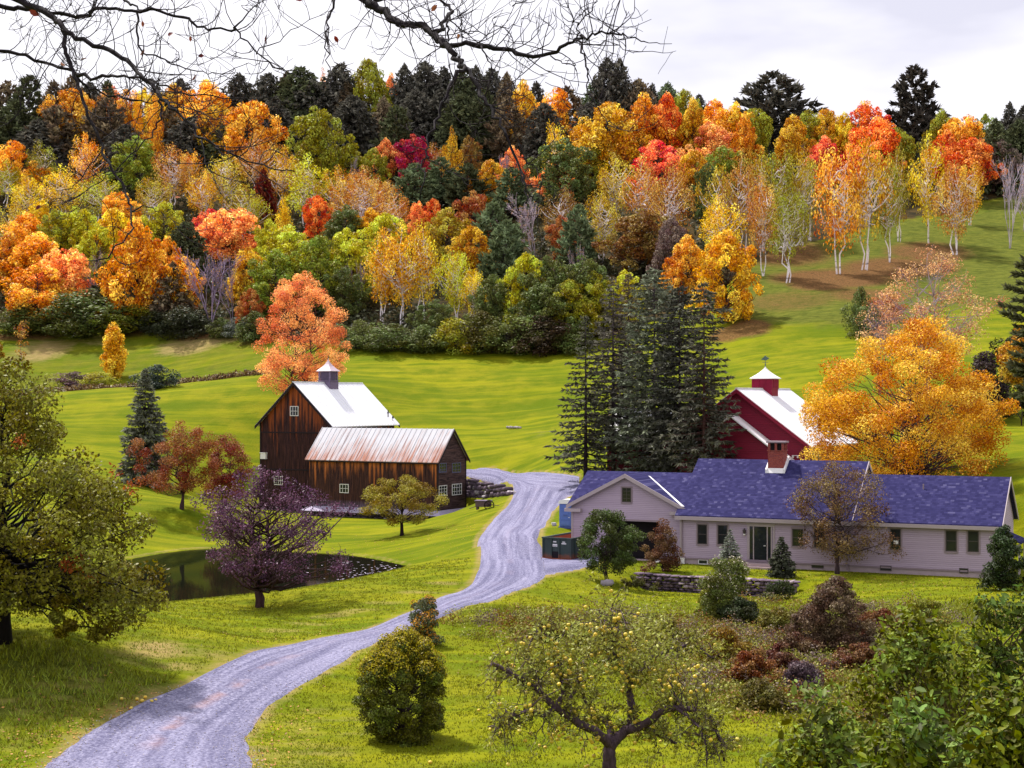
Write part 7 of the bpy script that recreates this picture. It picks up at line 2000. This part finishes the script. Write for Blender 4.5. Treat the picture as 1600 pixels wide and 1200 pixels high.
for q, rad in mains:
    L = np.linalg.norm(np.diff(q, axis=0), axis=1).sum(); m = int(L * 10)
    for k in range(m):
        i = rng.randint(max(1, len(q) // 6), max(3, int(len(q) * .93))); t_ = q[min(i + 1, len(q) - 1)] - q[max(i - 1, 0)]
        d = norm(norm(t_) * .6 + rng.normal(size=3) * np.array((.8, .5, .8)))
        twig(q[i], d, rng.uniform(.10, .32), min(.0024, rad[i] * .5 + .0008), 1 if rng.rand() < .75 else 2)
link('twigs', tubes_mesh('twigs', tw, tr2, 4, M['bark']), bt, srgb('#2a1f29'))
for px, py, Y, sz in [(142, 15, 6.9, .026), (40, 29, 6.9, .022), (255, 46, 6.8, .016), (354, 7, 6.8, .013), (317, 81, 6.6, .013), (468, 4, 6.5, .022), (476, 53, 6.4, .014), (454, 75, 6.4, .017), (679, 15, 6.2, .015), (720, 62, 6.0, .014), (300, 98, 6.5, .013), (143, 114, 6.8, .012), (110, 98, 6.8, .012), (279, 337, 6.0, .013), (46, 335, 6.3, .012), (212, 92, 6.6, .014), (288, 64, 6.7, .010), (544, 5, 6.3, .012), (229, 62, 6.7, .011)]:
    c = np.array([P(px, py, Y) - bo]); L_ = leaf_big(c, norm(rng.normal(size=(1, 3)) + np.array((0, -1.2, 0))), np.array([sz * 1.3]), rng, np.array([rng.rand()]))
    i = int(np.argmin(np.linalg.norm(np.array(ends) - c, axis=1))); e = ends[i] - c[0]
    if np.linalg.norm(e) < .25: L_ = (L_[0] + e, *L_[1:])
    link('dead_leaf', cards_mesh('dead_leaf', [L_], M['leaf_near']), bt, srgb('#8c4a34' if px not in (468, 142) else '#b8642c'))

# ------------------------------------------------------------------ grass standing on the near banks and lawns, fallen leaves
rng = np.random.RandomState(200)
n = 175000
Y = 36 * np.exp(rng.rand(n) * math.log(112 / 36)); X = rng.uniform(-.45, .46, n) * Y
g_ = np.interp(Y, [36, 112], [1, 1])
iy = np.clip(np.searchsorted(_ys, Y), 0, ny - 1); ix = np.clip(np.searchsorted(_xs, X), 0, nx - 1)
rough_ = a_rough[iy, ix]; dry_ = a_dry[iy, ix]
ok = (road_sd[iy, ix] > .35 + rng.rand(n) * .5) & (poly_sdf(X, Y, _pond) > .6)
hx = (X - HOUSE_O[0]) * HA[0] + (Y - HOUSE_O[1]) * HA[1]; hy = (X - HOUSE_O[0]) * HB[0] + (Y - HOUSE_O[1]) * HB[1]
ok &= ~((hx > -9) & (hx < 23) & (hy > -.3))
clump = .5 + .5 * np.sin(X * 1.7 + 2 * np.sin(Y * .9)) * np.sin(Y * 1.3 + X * .4)
ok &= rng.rand(n) < .25 + .75 * clump
X, Y, rough_, dry_ = X[ok], Y[ok], rough_[ok], dry_[ok]; Z = grid_z(X, Y); n = len(X)
k = 3
idx = np.repeat(np.arange(n), k); m = n * k
h_ = (.035 + .05 * rng.rand(m)) * (1 + 3.2 * rough_[idx]) * (.8 + Y[idx] / 160); w_ = (.010 + .010 * rng.rand(m)) * (.7 + Y[idx] / 80)
a = rng.rand(m) * 6.28; ox = rng.normal(size=m) * .07; oy = rng.normal(size=m) * .07
B0 = np.stack([X[idx] + ox, Y[idx] + oy, Z[idx] - .01], -1); side = np.stack([np.cos(a), np.sin(a), np.zeros(m)], -1) * w_[:, None]
tipv = B0 + np.stack([rng.normal(size=m) * .5 * h_, rng.normal(size=m) * .5 * h_, h_], -1)
V = np.stack([B0 - side, B0 + side, tipv], 1).reshape(-1, 3)
T = np.repeat(rng.rand(m), 3); O_ = np.repeat(np.clip(rng.rand(n) * .5 + .5 * dry_ + .25 * rough_, 0, 1)[idx], 3)
gm_ = mesh_np('grass', V, np.arange(3 * m), np.full(m, 3), {'tint': T, 'lobe': O_}, mat=M['leaf_mixed'])
tag(link('grass_blades', gm_, None, (.225, .250, .014)), 'tufts of longer grass on the near banks and lawns', 'grass', kind='stuff')
# rough weeds between the lawn and the thicket
wx, wy = [], []
for px, py, rx, ry, cnt in [(1200, 1025, 6, 8, 170), (1120, 1000, 5, 6, 90), (820, 975, 3, 3, 40), (1180, 1000, 5, 7, 90), (1240, 1060, 4, 6, 80), (1130, 1060, 3, 5, 60), (870, 985, 3.5, 4, 60), (960, 975, 4, 4, 50), (1340, 1010, 5, 7, 80), (1060, 990, 4, 4, 50), (1420, 960, 6, 6, 60), (1200, 950, 3, 3, 30), (1250, 1110, 3, 4, 60)]:
    q = hit(px, py); wx.append(q[0] + rng.normal(size=cnt) * rx * .6); wy.append(q[1] + rng.normal(size=cnt) * ry * .6)
wxy = np.stack([np.concatenate(wx), np.concatenate(wy)], -1)
sel = rng.rand(len(wxy))
for a_, b_, c_, h_w, lb in ((0, .62, '#7e7a2a', .8, 'rough olive weeds and seedheads between the lawn and the corner thicket'), (.62, .84, '#7c5426', 1.0, 'rust-brown bramble tangle among the rough weeds'), (.84, 1, '#6e5a56', 1.0, 'purple-brown dead stems and weeds among the brambles')):
    u = undergrowth('weeds', wxy[(sel >= a_) & (sel < b_)], h_w, .05, c_, 9 + int(a_ * 10), 110, .75)
    tag(u, lb, 'weeds')
# loose stones on the gravel road
t_ = rng.rand(2200) ** 2.2; k_ = (t_ * 150).astype(int); u_ = np.where(rng.rand(2200) < .5, rng.rand(2200), rng.choice([0.0, 1.0], 2200) + rng.normal(size=2200) * .05)
gp = ROAD_L[k_] * (1 - u_[:, None]) + ROAD_R[k_] * u_[:, None] + rng.normal(size=(2200, 2)) * .12
gzv = ground_z(gp[:, 0], gp[:, 1]) + .045
V, L, S, T = rocks([np.array((a_, b_, c_)) for (a_, b_), c_ in zip(gp, gzv)], [np.array((1, .8, .6)) * q for q in rng.uniform(.02, .055, 2200)], rng)
tag(link('loose_stones', mesh_np('loose_stones', V, L, S, {'tint': T}, True, M['stone_pale'])), 'loose stones lying on the gravel road and its edges', 'gravel', kind='stuff')
# fallen leaves
Cs, col_ = [], []
def scatter(px, py, rx, ry, cnt):
    q = hit(px, py); x = q[0] + rng.normal(size=cnt) * rx; y = q[1] + rng.normal(size=cnt) * ry; Cs.append(np.stack([x, y, grid_z(x, y) + .035], -1))
for s_ in [(70, 1170, 2.5, 3.5, 900), (160, 1130, 2, 3, 350), (410, 1170, .6, 4, 260), (220, 1110, 1.5, 2, 200), (628, 850, 4, 8, 500), (980, 1010, 3, 4, 200), (1310, 900, 4, 4, 350), (560, 1000, 3, 5, 180), (740, 830, 2.5, 8, 260), (1400, 930, 6, 6, 500)]: scatter(*s_)
C = np.concatenate(Cs); n = len(C)
l = leaf_cards(C, norm(rng.normal(size=(n, 3)) * .3 + np.array((0, 0, 1))), .045 * rng.uniform(.6, 1.3, n), rng, .7)
tag(link('fallen_leaves', cards_mesh('fallen_leaves', [l], M['leaf_mixed']), None, srgb('#b07848')), 'scattered dry leaves on the grass and road edge', 'leaves', kind='stuff')
# floating leaves on the pond
n = 190
x = rng.normal(size=n) * 2.2 - 11.0; y = rng.normal(size=n) * 4.5 + 121; kp = poly_sdf(x, y, _pond) < -.5
C = np.stack([x[kp], y[kp], np.full(kp.sum(), WATER_Z + .012)], -1); n = len(C)
l = leaf_cards(C, np.tile((0, 0, 1.0), (n, 1)), .12 * rng.uniform(.5, 1.5, n), rng, .6)
tag(link('floating_leaves', cards_mesh('floating_leaves', [l], M['leaf']), None, srgb('#c8bcd2')), 'pale leaves floating at the right end of the pond', 'leaves', kind='stuff')
